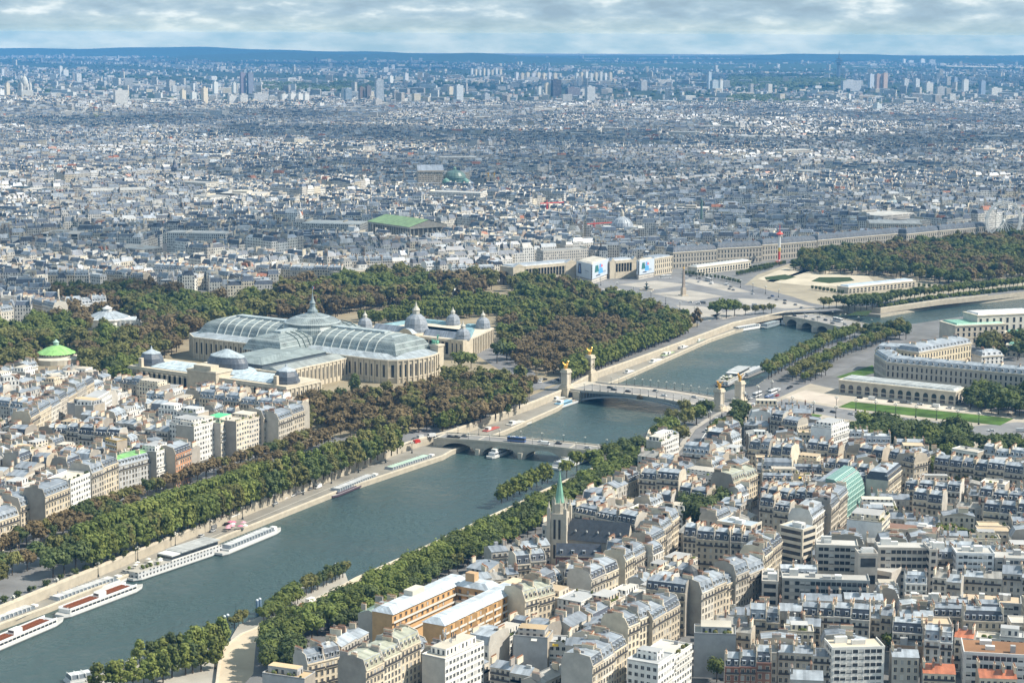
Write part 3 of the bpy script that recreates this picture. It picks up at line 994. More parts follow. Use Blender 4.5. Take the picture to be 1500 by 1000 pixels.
def dormer_mesh(roofc, cheek, arch):
    mb = MB()
    w, h, d = 1.35, 1.75, 2.0
    mb.box(-w / 2, 0, 0, w / 2, d, h, 'paint', cheek, top='roof', topcol=roofc)
    if arch:
        pts = [(-w / 2 - .15, 0, h), (w / 2 + .15, 0, h), (w / 2 * .7, 0, h + .5), (0, 0, h + .7), (-w / 2 * .7, 0, h + .5)]
        mb.face([(p[0], -.15, p[2]) for p in pts], 'paint', cheek)
        for i in range(1, 5):
            a, b = pts[i], pts[(i + 1) % 5]
            mb.face([(a[0], -.15, a[2]), (a[0], d, a[2]), (b[0], d, b[2]), (b[0], -.15, b[2])][::-1], 'roof', roofc)
    else:
        mb.box(-w / 2 - .15, -.2, h, w / 2 + .15, d, h + .18, 'roof', roofc)
    return mb.mesh('dormer')


def dormer_pane():
    mb = MB(); mb.face([(-.475, -.03, .25), (.475, -.03, .25), (.475, -.03, 1.55), (-.475, -.03, 1.55)], 'pane', (0, 0, 0))
    return mb.mesh('window_pane')


PANE = dormer_pane()


def put_dormer(T, kind, loc, rz=0):
    add('window_pane', PANE, add('dormer', DORM[kind], T, loc, rz))


DORM = {k: dormer_mesh(c, ch, a) for k, c, ch, a in (('zinc', ZINC2, (.55, .55, .53), 0), ('slate', (.36, .4, .45), (.6, .58, .54), 0), ('arch', ZINC, (.58, .52, .43), 1))}


def chimney_mesh(col, L, pots, h=2.6):
    mb = MB()
    mb.box(-.4, -L / 2, 0, .4, L / 2, h, 'stone', col)
    mb.box(-.5, -L / 2 - .1, h, .5, L / 2 + .1, h + .22, 'stone', tuple(c * .9 for c in col))
    me = mb.mesh('chimney')
    mb = MB()
    n = int(L / .55)
    for i in range(n):
        y = -L / 2 + (i + .5) * L / n
        if 1:
            mb.tube((0, y, h + .2), (0, y, h + .95), .17, 5, 'paint', pots, .13)
    return me, mb.mesh('pot_row')


def put_chimney(T, loc):
    a, b = rnd.choice(CHIM)
    add('pot_row', b, add('chimney', a, T, loc))


CHIM = [chimney_mesh(c, L, p) for c, L, p in ((CREAM, 3.2, TERRA), (CREAM, 4.8, TERRA), ((.3, .2, .15), 3.6, (.36, .2, .13)), ((.5, .44, .36), 2.4, TERRA), ((.36, .33, .3), 4.0, (.33, .18, .12)), (CREAM2, 5.5, (.45, .22, .13)))]


def unit_balcony(rail):
    mb = MB()
    mb.box(0, -.75, -.18, 1, 0, 0, 'stone', (.52, .46, .36))
    mb.box(0, -.75, 0, 1, -.68, .95, 'paint', rail)
    return mb.mesh('balcony')


BALC = unit_balcony((.06, .06, .065))
BALCW = unit_balcony((.66, .65, .62))

STYLES = {
    #          wall colours            roof      slope        top        dormers   wall word / roof word
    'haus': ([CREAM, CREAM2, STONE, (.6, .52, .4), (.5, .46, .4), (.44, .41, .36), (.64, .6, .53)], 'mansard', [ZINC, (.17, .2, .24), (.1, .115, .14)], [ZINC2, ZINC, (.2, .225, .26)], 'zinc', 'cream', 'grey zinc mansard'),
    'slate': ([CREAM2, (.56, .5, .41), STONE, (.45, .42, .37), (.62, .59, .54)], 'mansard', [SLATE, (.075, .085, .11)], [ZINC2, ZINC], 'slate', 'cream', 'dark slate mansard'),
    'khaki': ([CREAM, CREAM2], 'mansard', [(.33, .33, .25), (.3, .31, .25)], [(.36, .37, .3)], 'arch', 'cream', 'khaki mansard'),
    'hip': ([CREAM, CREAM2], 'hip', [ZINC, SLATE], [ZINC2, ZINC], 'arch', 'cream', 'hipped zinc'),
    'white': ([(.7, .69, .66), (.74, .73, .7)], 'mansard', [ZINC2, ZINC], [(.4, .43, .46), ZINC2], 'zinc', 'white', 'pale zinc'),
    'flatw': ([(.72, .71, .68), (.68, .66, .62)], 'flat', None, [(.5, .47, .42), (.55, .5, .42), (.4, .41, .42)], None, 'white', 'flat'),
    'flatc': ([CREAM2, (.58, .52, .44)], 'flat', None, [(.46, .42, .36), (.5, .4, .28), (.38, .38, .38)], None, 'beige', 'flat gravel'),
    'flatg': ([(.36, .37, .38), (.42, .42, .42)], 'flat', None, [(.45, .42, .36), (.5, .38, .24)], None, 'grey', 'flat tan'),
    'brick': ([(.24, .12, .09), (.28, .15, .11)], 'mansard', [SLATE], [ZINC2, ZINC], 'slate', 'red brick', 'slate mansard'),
    'zincg': ([(.48, .45, .4), GREYW, (.55, .52, .47)], 'gable', None, [ZINC2, ZINC, (.2, .225, .26), (.28, .27, .25)], None, 'grey', 'low zinc'),
    'tile': ([CREAM2, WHITE], 'gable', None, [(.42, .15, .08)], None, 'pale', 'orange tiled'),
    'green': ([CREAM2, STONE], 'gable', None, [(.16, .24, .19), (.2, .27, .22)], None, 'pale', 'green-grey metal'),
}
N_B = [0]


def building(A, B, depth, H, style, label, cat='apartment building', group=None, ends='', wall=None, top=None, slope=None, blind=False, noclaim=False, name='apartment_building', gable=None, clear=9.0, floors=None, simple_=False, balc=True):
    d = B - A
    w = d.length
    th = math.atan2(d.y, d.x)
    dirv = unit(d); nrm = Vector((dirv.y, -dirv.x))
    mid = (A + B) / 2 - nrm * depth / 2
    dist = (mid - Vector((0, 0))).length
    tocam = unit(-mid)
    near = dist < NEAR_D
    sty = STYLES[style]
    wc = jit(wall or rnd.choice(sty[0]), .06)
    tc = jit(top or rnd.choice(sty[3]), .1)
    sc = jit(slope or rnd.choice(sty[2]), .12) if sty[2] or slope else tc
    rt = sty[1]
    gw = tuple(c * .9 for c in (gable or jit(rnd.choice([(.48, .42, .34), (.42, .39, .34), (.52, .49, .44), (.36, .33, .29), wc]), .08)))
    if not noclaim:
        claim(obb(mid.x, mid.y, th, w / 2 - .3, depth / 2 - .3))
        if clear > 0:
            m2 = (A + B) / 2 + nrm * clear / 2
            claim(obb(m2.x, m2.y, th, w / 2 - .3, clear / 2), False)
    T = thing(name, label, cat, (A.x, A.y, 0), th, group)
    N_B[0] += 1
    fmat = 'stone' if (near or blind) else 'stonewin'
    smat = lambda k: ('stone' if near else 'stonewin') if k in ends else 'stone'
    mb = MB()
    mb.box(0, 0, -.5, w, depth, H, fmat, wc, skip='rlbt')
    mb.box(0, 0, -.5, w, depth, H, 'stonewin', wc, skip='frlt')
    mb.box(0, 0, -.5, w, depth, H, smat('r'), wc if 'r' in ends else gw, skip='fblt')
    mb.box(0, 0, -.5, w, depth, H, smat('l'), wc if 'l' in ends else gw, skip='fbrt')
    x0, x1 = (-.3 if 'l' in ends else 0), (w + .3 if 'r' in ends else w)
    rh, ins = 0, 0
    if rt in ('mansard', 'hip'):
        lift = rnd.uniform(.8, 1.7)
        rh = rnd.uniform(3.2, 4.6); ins = rnd.uniform(1.3, 2.2)
        mb.box(x0, -.4, H - .45, x1, 0, H + .12, 'stone', tuple(c * 1.06 for c in wc))
        mb.box(x0, -.22, H - 3.5, x1, 0, H - 3.25, 'stone', tuple(c * 1.04 for c in wc))
        mb.box(x0, -.22, 4.1, x1, 0, 4.35, 'stone', tuple(c * 1.04 for c in wc))
    if rt == 'mansard':
        for xg in (0.0, w - .38):
            g = [(-.0, H), (.15, H + 1.0), (ins, H + rh + .45), (depth / 2, H + rh + lift + .3), (depth - ins, H + rh + .45), (depth - .1, H + 1), (depth, H)]
            L_ = [(xg, y, z) for y, z in g]; R_ = [(xg + .38, y, z) for y, z in g]
            mb.face(L_[::-1], 'stone', gw); mb.face(R_, 'stone', gw)
            for i in range(len(g) - 1):
                mb.face([L_[i], R_[i], R_[i + 1], L_[i + 1]], 'stone', gw)
    mb.build('wall', T)
    rb = MB()
    smt = 'slate' if sum(sc) < .35 else 'roof'
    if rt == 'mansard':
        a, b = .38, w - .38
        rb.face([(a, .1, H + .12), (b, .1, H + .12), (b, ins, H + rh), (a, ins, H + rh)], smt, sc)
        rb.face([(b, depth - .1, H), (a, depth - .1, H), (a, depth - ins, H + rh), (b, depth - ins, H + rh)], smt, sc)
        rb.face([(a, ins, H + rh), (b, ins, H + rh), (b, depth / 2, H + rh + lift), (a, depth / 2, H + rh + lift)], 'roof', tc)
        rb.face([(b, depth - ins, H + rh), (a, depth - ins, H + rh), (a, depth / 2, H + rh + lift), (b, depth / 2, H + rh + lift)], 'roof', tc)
        rb.box(a, ins - .12, H + rh - .1, b, ins + .1, H + rh + .14, 'roof', (.4, .43, .46))
    elif rt == 'hip':
        i2 = min(ins, w * .3)
        lo = [(.05, .05), (w - .05, .05), (w - .05, depth - .05), (.05, depth - .05)]
        hi = [(i2, ins), (w - i2, ins), (w - i2, depth - ins), (i2, depth - ins)]
        rb.prism(lo, H + .1, H + rh, smt, sc, cap=False, poly1=hi)
        m = [(w / 2 - max(0, w / 2 - depth / 2) * .8 - .1, depth / 2 - .1), (w / 2 + max(0, w / 2 - depth / 2) * .8 + .1, depth / 2 - .1), (w / 2 + max(0, w / 2 - depth / 2) * .8 + .1, depth / 2 + .1), (w / 2 - max(0, w / 2 - depth / 2) * .8 - .1, depth / 2 + .1)]
        rb.prism(hi, H + rh, H + rh + lift, 'roof', tc, poly1=m)
    elif rt == 'gable':
        rh = rnd.uniform(1.2, 2.6)
        rb.face([(-.1, -.3, H), (w + .1, -.3, H), (w + .1, depth / 2, H + rh), (-.1, depth / 2, H + rh)], 'roof', tc)
        rb.face([(w + .1, depth + .3, H), (-.1, depth + .3, H), (-.1, depth / 2, H + rh), (w + .1, depth / 2, H + rh)], 'roof', tc)
        rb.face([(0, depth, H), (0, 0, H), (0, depth / 2, H + rh)], 'stone', gw)
        rb.face([(w, 0, H), (w, depth, H), (w, depth / 2, H + rh)], 'stone', gw)
    else:
        rb.face([(0, 0, H - .3), (w, 0, H - .3), (w, depth, H - .3), (0, depth, H - .3)], 'ground', tc)
        for q in ((0, 0, w, .3), (0, depth - .3, w, depth), (0, .3, .3, depth - .3), (w - .3, .3, w, depth - .3)):
            rb.box(q[0], q[1], H - .35, q[2], q[3], H + .35, 'stone', tuple(c * .98 for c in wc))
        # setback storey
        if w > 9 and depth > 9 and rnd.random() < .75:
            m = rnd.uniform(1.6, 3)
            rb.box(m * rnd.random() * 2, m, H - .3, w - m * rnd.random() * 2, depth - m * .6, H + rnd.uniform(2.3, 3.2), 'stonewin', wc, top='ground', topcol=jit(tc, .2))
        rh = .6
    rb.build('roof', T)
    # dormers, chimneys, roof clutter
    if sty[4] and not simple_:
        nd = max(1, int(w / 2.8))
        for k in range(nd):
            put_dormer(T, sty[4], ((k + .5) * w / nd, .35, H + .75))
        if rt == 'hip':
            nd2 = max(1, int(depth / 3.4))
            for k in range(nd2):
                put_dormer(T, sty[4], (w - .35, (k + .5) * depth / nd2, H + .75), R(90))
    top_z = H + rh
    if rt in ('mansard', 'hip', 'gable'):
        spots = [0.55, w - .55] if rt != 'hip' else [w * .3, w * .7]
        if w > 13:
            spots += [w * rnd.uniform(.3, .45), w * rnd.uniform(.55, .7)]
        if rt == 'mansard' and depth > 10:
            spots += [.55, w - .55]
        for x in spots:
            if rnd.random() < .86:
                put_chimney(T, (x, depth * rnd.uniform(.18, .82), top_z - rnd.uniform(.2, 1.0)))
    if not simple_ and rnd.random() < .8:
        cb = MB()
        for k in range(1):
            x, y = rnd.uniform(1.2, max(1.3, w - 2.5)), rnd.uniform(depth * .3, depth * .6)
            s1, s2, hh = rnd.uniform(.8, 2.4), rnd.uniform(.7, 2.0), rnd.uniform(.5, 1.9)
            cb.box(x, y, top_z - .6, x + s1, y + s2, top_z + hh, 'paint', rnd.choice([(.5, .5, .48), (.3, .31, .33), (.62, .6, .56), (.2, .2, .21)]))
        cb.build('roof_vent', T)
    if near and rt == 'flat':
        for k in range(rnd.choice((0, 0, 2, 4, 6))):
            pb = MB(); pb.ball((0, 0, 0), rnd.uniform(.5, 1.1), rnd.choice(('leaf_green', 'leaf_dark', 'leaf_olive')), (0, 0, 0), 6)
            pb.build('roof_plant', T, (rnd.uniform(.8, w - .8), rnd.uniform(.6, 2), H + .4))
        if rnd.random() < .25:
            ab = MB(); x = rnd.uniform(1, max(1.1, w - 4)); c = rnd.choice([(.7, .28, .08), (.75, .5, .05), (.7, .68, .62)])
            ab.face([(x, -1.2, H - 1.4), (x + 2.6, -1.2, H - 1.4), (x + 2.6, 0, H - .6), (x, 0, H - .6)], 'paint', c); ab.build('awning', T)
    # windows of the facades turned to the viewer
    if near and not blind:
        nf = floors or max(2, int(round((H - 1.2) / 3.15)))
        fh = (H - .9) / nf
        wins = WIN if rt != 'flat' else WINW
        cnt = 0
        faces = [('f', w, nrm)]
        if 'r' in ends: faces.append(('r', depth, dirv))
        if 'l' in ends: faces.append(('l', depth, -dirv))
        for fc, L_, nn in faces:
            if nn.dot(tocam) < -.05:
                continue
            nw = max(1, int(round(L_ / 2.75)))
            for fl in range(nf):
                if nf - fl > 6 and cnt > 60:
                    continue
                for k in range(nw):
                    if cnt >= 99:
                        break
                    u = (k + .5) * L_ / nw
                    z = .9 + (nf - 1 - fl) * fh
                    if z < 1 and fl:
                        z = .6
                    me = wins[0] if rnd.random() < .6 else rnd.choice(wins)
                    if fc == 'f': add('window', me, T, (u, 0, z))
                    elif fc == 'r': add('window', me, T, (w, u, z), R(90))
                    else: add('window', me, T, (0, depth - u, z), R(-90))
                    cnt += 1
            if balc:
                for fl in ([1, nf - 1] if rt != 'flat' else range(1, nf)):
                    if rt == 'flat' and rnd.random() < .5:
                        continue
                    z = .9 + fl * fh - .1
                    me = BALC if rt != 'flat' else BALCW
                    if fc == 'f': add('balcony', me, T, (.3, 0, z), 0, (w - .6, 1, 1))
                    elif fc == 'r': add('balcony', me, T, (w, .3, z), R(90), (L_ - .6, 1, 1))
    return T


def row(a, b, z, depth, n, style, where, hj=1.2, ends='', alts=None, group=None, **kw):
    """n houses side by side; a, b: pixels of the two ends of the eaves, z: eaves height"""
    A, B = P(a[0], a[1], z), P(b[0], b[1], z)
    cuts = [0.0]
    for i in range(n - 1):
        cuts.append((i + 1 + rnd.uniform(-.15, .15)) / n)
    cuts.append(1.0)
    out = []
    for i in range(n):
        st = style if not alts else rnd.choice([style, style] + alts)
        s = STYLES[st]
        e = ''
        if i == 0 and 'l' in ends: e += 'l'
        if i == n - 1 and 'r' in ends: e += 'r'
        ww, rw = kw.get('words', (s[5], s[6]))
        pos = '' if n == 1 else ('left end of ' if i == 0 else 'right end of ' if i == n - 1 else 'middle of ' if n == 3 else ordn(i) + ' in ')
        lab = f"{ww} building, {rw} roof, {pos}{where}"
        if len(lab.split()) > 16:
            lab = f"{ww} {rw} building, {pos}{where}"
        if len(lab.split()) > 16:
            lab = f"{ww} building, {pos}{where}"
        k2 = {k: v for k, v in kw.items() if k not in ('words',)}
        out.append(building(A.lerp(B, cuts[i]), A.lerp(B, cuts[i + 1]), depth * rnd.uniform(.94, 1.06), z + (rnd.uniform(-hj, hj) if n > 1 else 0), st, lab, group=group, ends=e, **k2))
    return out


GLB, GRB = 'town houses on the left bank', 'town houses on the right bank'
# ---- left bank, lower right of the picture
ROWS_L = [
    ((536, 978), (616, 940), 22, 14, 3, 'khaki', 'the row with shop-like arches below the orange-walled block', {}),
    ((769, 879), (813, 866), 19, 14, 2, 'khaki', 'the pair beyond the orange-walled block', {}),
    ((868, 974), (918, 942), 22, 15, 3, 'haus', 'the avenue row before the planted balconies', {}),
    ((920, 918), (956, 903), 21, 15, 2, 'haus', 'the pair under the brick chimney slabs', {}),
    ((956, 910), (996, 886), 20, 14, 2, 'haus', 'the pair facing the domed corner house', {}),
    ((1028, 868), (1078, 846), 21, 14, 3, 'haus', 'the long avenue row past the domed corner', {}),
    ((1078, 846), (1120, 828), 22, 14, 2, 'haus', 'the avenue row ending at the office terrace', {}),
    ((1120, 812), (1146, 792), 21, 14, 2, 'slate', 'the avenue row under the tall office slabs', {'ends': 'r'}),
    ((1001, 786), (1068, 792), 18, 13, 3, 'slate', 'the row facing the dark courtyard trees', {}),
    ((1070, 794), (1117, 797), 20, 14, 3, 'slate', 'the row left of the zinc courtyard roof', {}),
    ((1112, 724), (1206, 738), 21, 14, 7, 'brick', 'the row bristling with chimney stacks', {'words': ('brown stone', 'many-chimneyed slate')}),
    ((1218, 742), (1242, 720), 22, 14, 2, 'haus', 'the pair before the curved green glass block', {}),
    ((1112, 742), (1156, 748), 19, 12, 2, 'slate', 'the pair behind the beige stepped flats', {}),
    ((1190, 760), (1210, 745), 20, 14, 1, 'white', 'beside the beige stepped flats', {}),
    ((936, 700), (994, 706), 19, 15, 2, 'slate', 'the riverside pair by the quay trees', {'ends': 'l'}),
    ((994, 722), (1034, 728), 17, 13, 2, 'slate', 'the pair below the white riverside house', {}),
    ((1000, 662), (1038, 666), 19, 14, 1, 'white', 'at the bend of the quay road', {'ends': 'r', 'blind': False}),
    ((1042, 664), (1076, 662), 16, 14, 1, 'flatw', 'beside the bend of the quay road', {'ends': 'r'}),
    ((1003, 692), (1060, 700), 15, 15, 1, 'flatw', 'with few small windows behind the riverside pair', {'balc': False}),
    ((1074, 710), (1110, 694), 19, 15, 2, 'khaki', 'the pair facing the side street by the quay', {}),
    ((1128, 616), (1168, 622), 18, 15, 2, 'slate', 'the free-standing pair beside the esplanade', {'ends': 'r', 'words': ('yellowish', 'zinc-topped slate')}),
    ((1090, 622), (1126, 624), 14, 12, 1, 'zincg', 'left of the free-standing pair by the esplanade', {}),
    ((1096, 656), (1126, 660), 15, 12, 2, 'haus', 'the low pair behind the quay shrubs', {}),
    ((1128, 664), (1158, 668), 19, 13, 2, 'slate', 'the pair with tall white gable', {}),
    ((1160, 672), (1200, 676), 15, 12, 1, 'flatc', 'below the tall white roof-garden house', {}),
    ((1182, 658), (1228, 663), 17, 12, 3, 'slate', 'the row at the foot of the white roof-garden house', {}),
    ((1256, 664), (1292, 669), 17, 12, 2, 'slate', 'the pair before the clipped park trees', {}),
    ((1301, 670), (1339, 678), 20, 14, 1, 'slate', 'with flagpoles beside the clipped park trees', {'ends': 'r', 'words': ('cream corner', 'tall dark slate')}),
    ((1340, 679), (1363, 668), 19, 13, 1, 'slate', 'facing the courtyard of trees', {'ends': 'r'}),
    ((1208, 686), (1272, 694), 15, 12, 4, 'slate', 'the low row above the green glass block', {}),
    ((1250, 703), (1300, 706), 17, 13, 3, 'slate', 'the row just beyond the green glass block', {}),
    ((1301, 704), (1321, 688), 19, 13, 1, 'hip', 'corner house above the planted terrace', {'ends': 'r'}),
    ((1368, 678), (1446, 688), 17, 13, 4, 'slate', 'the long dark-roofed row behind the courtyard trees', {}),
    ((1446, 688), (1520, 697), 17, 13, 3, 'slate', 'the dark-roofed row at the frame edge', {}),
    ((1394, 657), (1432, 663), 18, 12, 1, 'flatw', 'behind the long dark-roofed row', {}),
    ((1440, 664), (1500, 672), 16, 12, 3, 'white', 'the pale row under the park trees', {}),
    ((1325, 714), (1406, 722), 17, 13, 4, 'slate', 'the row left of the white stepped house', {}),
    ((1436, 706), (1472, 710), 17, 12, 1, 'flatw', 'stepped, beside the tan blind wall', {}),
    ((1337, 731), (1380, 736), 18, 12, 2, 'slate', 'the pair above the blue shed roofs', {}),
    ((1434, 728), (1500, 736), 17, 12, 3, 'slate', 'the row above the grey shed roofs', {}),
    ((1440, 746), (1510, 753), 16, 12, 3, 'slate', 'the second row above the grey shed roofs', {}),
    ((1373, 818), (1400, 818), 17, 12, 1, 'haus', 'squeezed between office slab and blue-panelled flats', {}),
    ((1366, 846), (1408, 850), 16, 13, 2, 'zincg', 'the pair below the blue-panelled flats', {}),
    ((1412, 846), (1468, 849), 14, 12, 2, 'zincg', 'the pale pair right of the zinc roofs', {}),
    ((1468, 842), (1520, 846), 15, 14, 2, 'zincg', 'the pair by the grey office at the edge', {}),
    ((1098, 908), (1142, 910), 17, 13, 2, 'haus', 'the pair with round dormers left of the terraced office', {}),
    ((1152, 914), (1202, 917), 13, 11, 2, 'zincg', 'the drab pair below the terraced office', {}),
    ((1174, 901), (1274, 908), 15, 12, 4, 'slate', 'the row below the terraced office', {}),
    ((1276, 902), (1306, 905), 14, 12, 2, 'zincg', 'the pair right of the slate row under the office', {}),
    ((1307, 925), (1352, 928), 16, 11, 1, 'slate', 'standing on the brown brick gable', {'words': ('white', 'two-pavilion slate')}),
    ((1354, 935), (1396, 938), 17, 11, 2, 'white', 'the white pair right of the brown brick gable', {}),
    ((1398, 932), (1426, 935), 15, 11, 1, 'tile', 'between the white pair and the white modern block', {}),
    ((1430, 930), (1500, 936), 13, 10, 2, 'flatw', 'behind the white modern block', {}),
    ((1062, 972), (1130, 974), 14, 12, 3, 'brick', 'the brick row beside the courtyard tree', {}),
    ((1140, 958), (1218, 962), 13, 11, 3, 'zincg', 'the row left of the white balcony tower', {}),
    ((1158, 994), (1206, 996), 15, 12, 1, 'zincg', 'with blind stone gable at the bottom edge', {'words': ('stone-walled', 'grey')}),
    ((922, 742), (1000, 752), 15, 13, 3, 'flatw', 'the pale jumble behind the church', {}),
    ((842, 750), (930, 768), 17, 13, 3, 'slate', 'the row right behind the church nave', {'words': ('pale', 'dark slate')}),
    ((970, 774), (995, 756), 21, 14, 2, 'haus', 'the pair facing the dark courtyard trees', {'ends': 'r'}),
    ((956, 794), (975, 783), 19, 14, 1, 'haus', 'before the courtyard tree, with pale gable', {}),
    ((916, 824), (946, 806), 18, 14, 2, 'haus', 'the pair with the tall bare stone gable', {}),
    ((866, 850), (906, 832), 18, 14, 2, 'slate', 'the pair below the brick parish house', {}),
    ((826, 845), (858, 848), 15, 12, 1, 'slate', 'left of the pair below the parish house', {}),
    ((975, 826), (1006, 832), 15, 12, 2, 'zincg', 'the pair above the domed corner house', {}),
    ((948, 834), (974, 838), 15, 12, 1, 'flatc', 'left of the pair above the domed corner', {}),
    ((676, 900), (706, 884), 17, 8, 1, 'green', 'left foot of the orange-walled block', {}),
    ((556, 904), (606, 878), 15, 12, 2, 'green', 'the green-roofed pair behind the quay trees', {}),
    ((500, 950), (540, 926), 16, 10, 2, 'zincg', 'the pair behind the khaki-roofed row', {}),
    ((384, 985), (446, 994), 14, 10, 1, 'flatg', 'blind-walled at the end of the quay trees', {'blind': True, 'words': ('pale blind-walled', 'low')}),
    ((450, 972), (500, 960), 14, 11, 2, 'haus', 'the low pair near the quay trees', {}),
    ((652, 965), (709, 939), 20, 12, 1, 'flatw', 'crowned with antennas below the orange block', {'balc': False, 'words': ('long white', 'antenna-crowned flat')}),
    ((752, 930), (802, 934), 18, 11, 1, 'flatg', 'blind, right of the antenna block', {'blind': True, 'words': ('blue-grey', 'planted flat')}),
    ((804, 940), (830, 941), 15, 10, 1, 'flatw', 'with loggias right of the blind grey wall', {}),
    ((828, 944), (866, 947), 16, 11, 1, 'zincg', 'blind blue-grey, beside the orange awning', {'blind': True}),
    ((680, 985), (716, 968), 9, 9, 1, 'zincg', 'low, left side of the courtyard', {}),
    ((718, 976), (776, 986), 9, 9, 2, 'zincg', 'the low courtyard wing', {}),
    ((790, 1002), (866, 966), 11, 9, 1, 'zincg', 'long low wing on the courtyard', {}),
    ((964, 975), (1014, 941), 20, 14, 2, 'flatw', 'the white modern pair at the bottom', {'ends': 'l'}),
    ((1017, 927), (1078, 929), 20, 13, 1, 'flatg', 'with great blind wall facing the viewer', {'blind': True, 'words': ('blue-grey', 'tan gravel')}),
    ((1078, 925), (1100, 927), 18, 12, 1, 'zincg', 'beside the great blind wall', {}),
    ((704, 848), (760, 842), 15, 12, 3, 'zincg', 'the jumbled row above the orange-walled block', {}),
    ((756, 826), (800, 822), 16, 12, 2, 'slate', 'the pair left of the tall cream gable', {}),
    ((720, 808), (806, 800), 14, 12, 4, 'zincg', 'the zinc-roofed row left of the church', {}),
]
for a, b, z, dp, n, st, wh, kw in ROWS_L:
    row(a, b, z, dp, n, st, wh, group=GLB, **kw)

# ---- right bank, behind the quay trees
ROWS_R = [
    ((-40, 778), (28, 756), 16, 14, 2, 'haus', 'the quay row at the left frame edge', {}),
    ((30, 742), (64, 731), 16, 15, 1, 'haus', 'first full house of the quay row', {'words': ('cream', 'pale zinc mansard')}),
    ((66, 728), (102, 714), 21, 15, 1, 'haus', 'with glazed attic in the quay row', {}),
    ((103, 704), (132, 692), 24, 15, 1, 'flatw', 'with square windows in the quay row', {'balc': False}),
    ((134, 693), (173, 678), 23, 15, 2, 'haus', 'the ornate pair of the quay row', {}),
    ((174, 682), (228, 668), 20, 15, 1, 'white', 'sheeted in grey netting, green ridge', {'words': ('grey', 'green-edged'), 'wall': (.45, .46, .47), 'top': (.2, .42, .14)}),
    ((229, 662), (256, 653), 24, 14, 1, 'flatw', 'with balconies beside the orange brick house', {}),
    ((257, 666), (280, 657), 21, 14, 1, 'brick', 'with white window bands beside the white office', {'words': ('orange brick', 'dark mansard'), 'wall': (.5, .25, .14)}),
    ((248, 618), (281, 624), 24, 16, 1, 'flatw', 'short front of the white corner office', {'balc': False, 'ends': 'r', 'words': ('white stone', 'flat terraced')}),
    ((284, 625), (322, 614), 24, 15, 1, 'flatw', 'long quay front of the white corner office', {'balc': False, 'words': ('white stone', 'flat terraced')}),
    ((323, 620), (345, 613), 23, 14, 1, 'flatc', 'with bright green glass roof', {'top': (.1, .45, .22)}),
    ((346, 620), (385, 608), 23, 15, 2, 'flatc', 'the office pair in the quay row', {'balc': False}),
    ((386, 612), (407, 606), 22, 15, 1, 'haus', 'narrow, with bay windows in the quay row', {}),
    ((408, 615), (446, 602), 21, 15, 2, 'haus', 'the last pair of the quay row', {'ends': 'r'}),
    ((45, 613), (138, 560), 20, 14, 7, 'haus', 'the street row running up to the trees', {'ends': 'r'}),
    ((14, 596), (44, 600), 20, 13, 1, 'white', 'white-dormered at the foot of the street row', {'words': ('cream corner', 'white-dormered')}),
    ((-30, 592), (13, 597), 18, 13, 2, 'haus', 'the pair left of the street row', {}),
    ((98, 590), (136, 594), 20, 14, 1, 'flatg', 'blind grey wall facing the viewer', {'blind': True}),
    ((137, 594), (164, 578), 20, 14, 1, 'flatw', 'with tall white stripes', {}),
    ((78, 632), (174, 640), 15, 12, 5, 'slate', 'the black-roofed row with pointed towers', {}),
    ((33, 662), (80, 650), 15, 13, 2, 'flatc', 'the blind cream pair behind the quay row', {'blind': True}),
    ((154, 642), (171, 646), 20, 8, 1, 'flatc', 'narrow yellow tower-like house', {'wall': (.6, .42, .16)}),
    ((164, 560), (205, 566), 16, 12, 3, 'haus', 'the row below the glass-roofed palace', {}),
    ((200, 562), (232, 566), 21, 14, 1, 'flatc', 'with beige attic under the palace dome', {'words': ('beige and white', 'flat')}),
    ((212, 585), (240, 588), 15, 12, 2, 'white', 'the white pair under the beige house', {}),
    ((232, 600), (290, 606), 19, 13, 2, 'flatw', 'the pale office pair behind the corner office', {'balc': False}),
    ((292, 584), (350, 590), 19, 13, 3, 'haus', 'the row nearest the palace front', {}),
    ((300, 574), (334, 578), 20, 12, 2, 'slate', 'the rounded mansard pair before the palace', {}),
    ((352, 592), (440, 600), 19, 13, 4, 'haus', 'the back row behind the last quay pair', {}),
    ((-20, 560), (28, 556), 20, 12, 2, 'flatw', 'the white pair at the left edge', {}),
    ((30, 575), (60, 566), 17, 12, 2, 'zincg', 'the pair under the green rotunda', {}),
    ((76, 552), (118, 548), 17, 12, 2, 'flatw', 'the white pair before the green rotunda', {}),
    ((170, 618), (210, 624), 15, 12, 3, 'zincg', 'the row right of the black-roofed row', {}),
    ((212, 630), (246, 634), 17, 12, 2, 'zincg', 'the pair left of the corner office', {}),
]
for a, b, z, dp, n, st, wh, kw in ROWS_R:
    row(a, b, z, dp, n, st, wh, group=GRB, **kw)

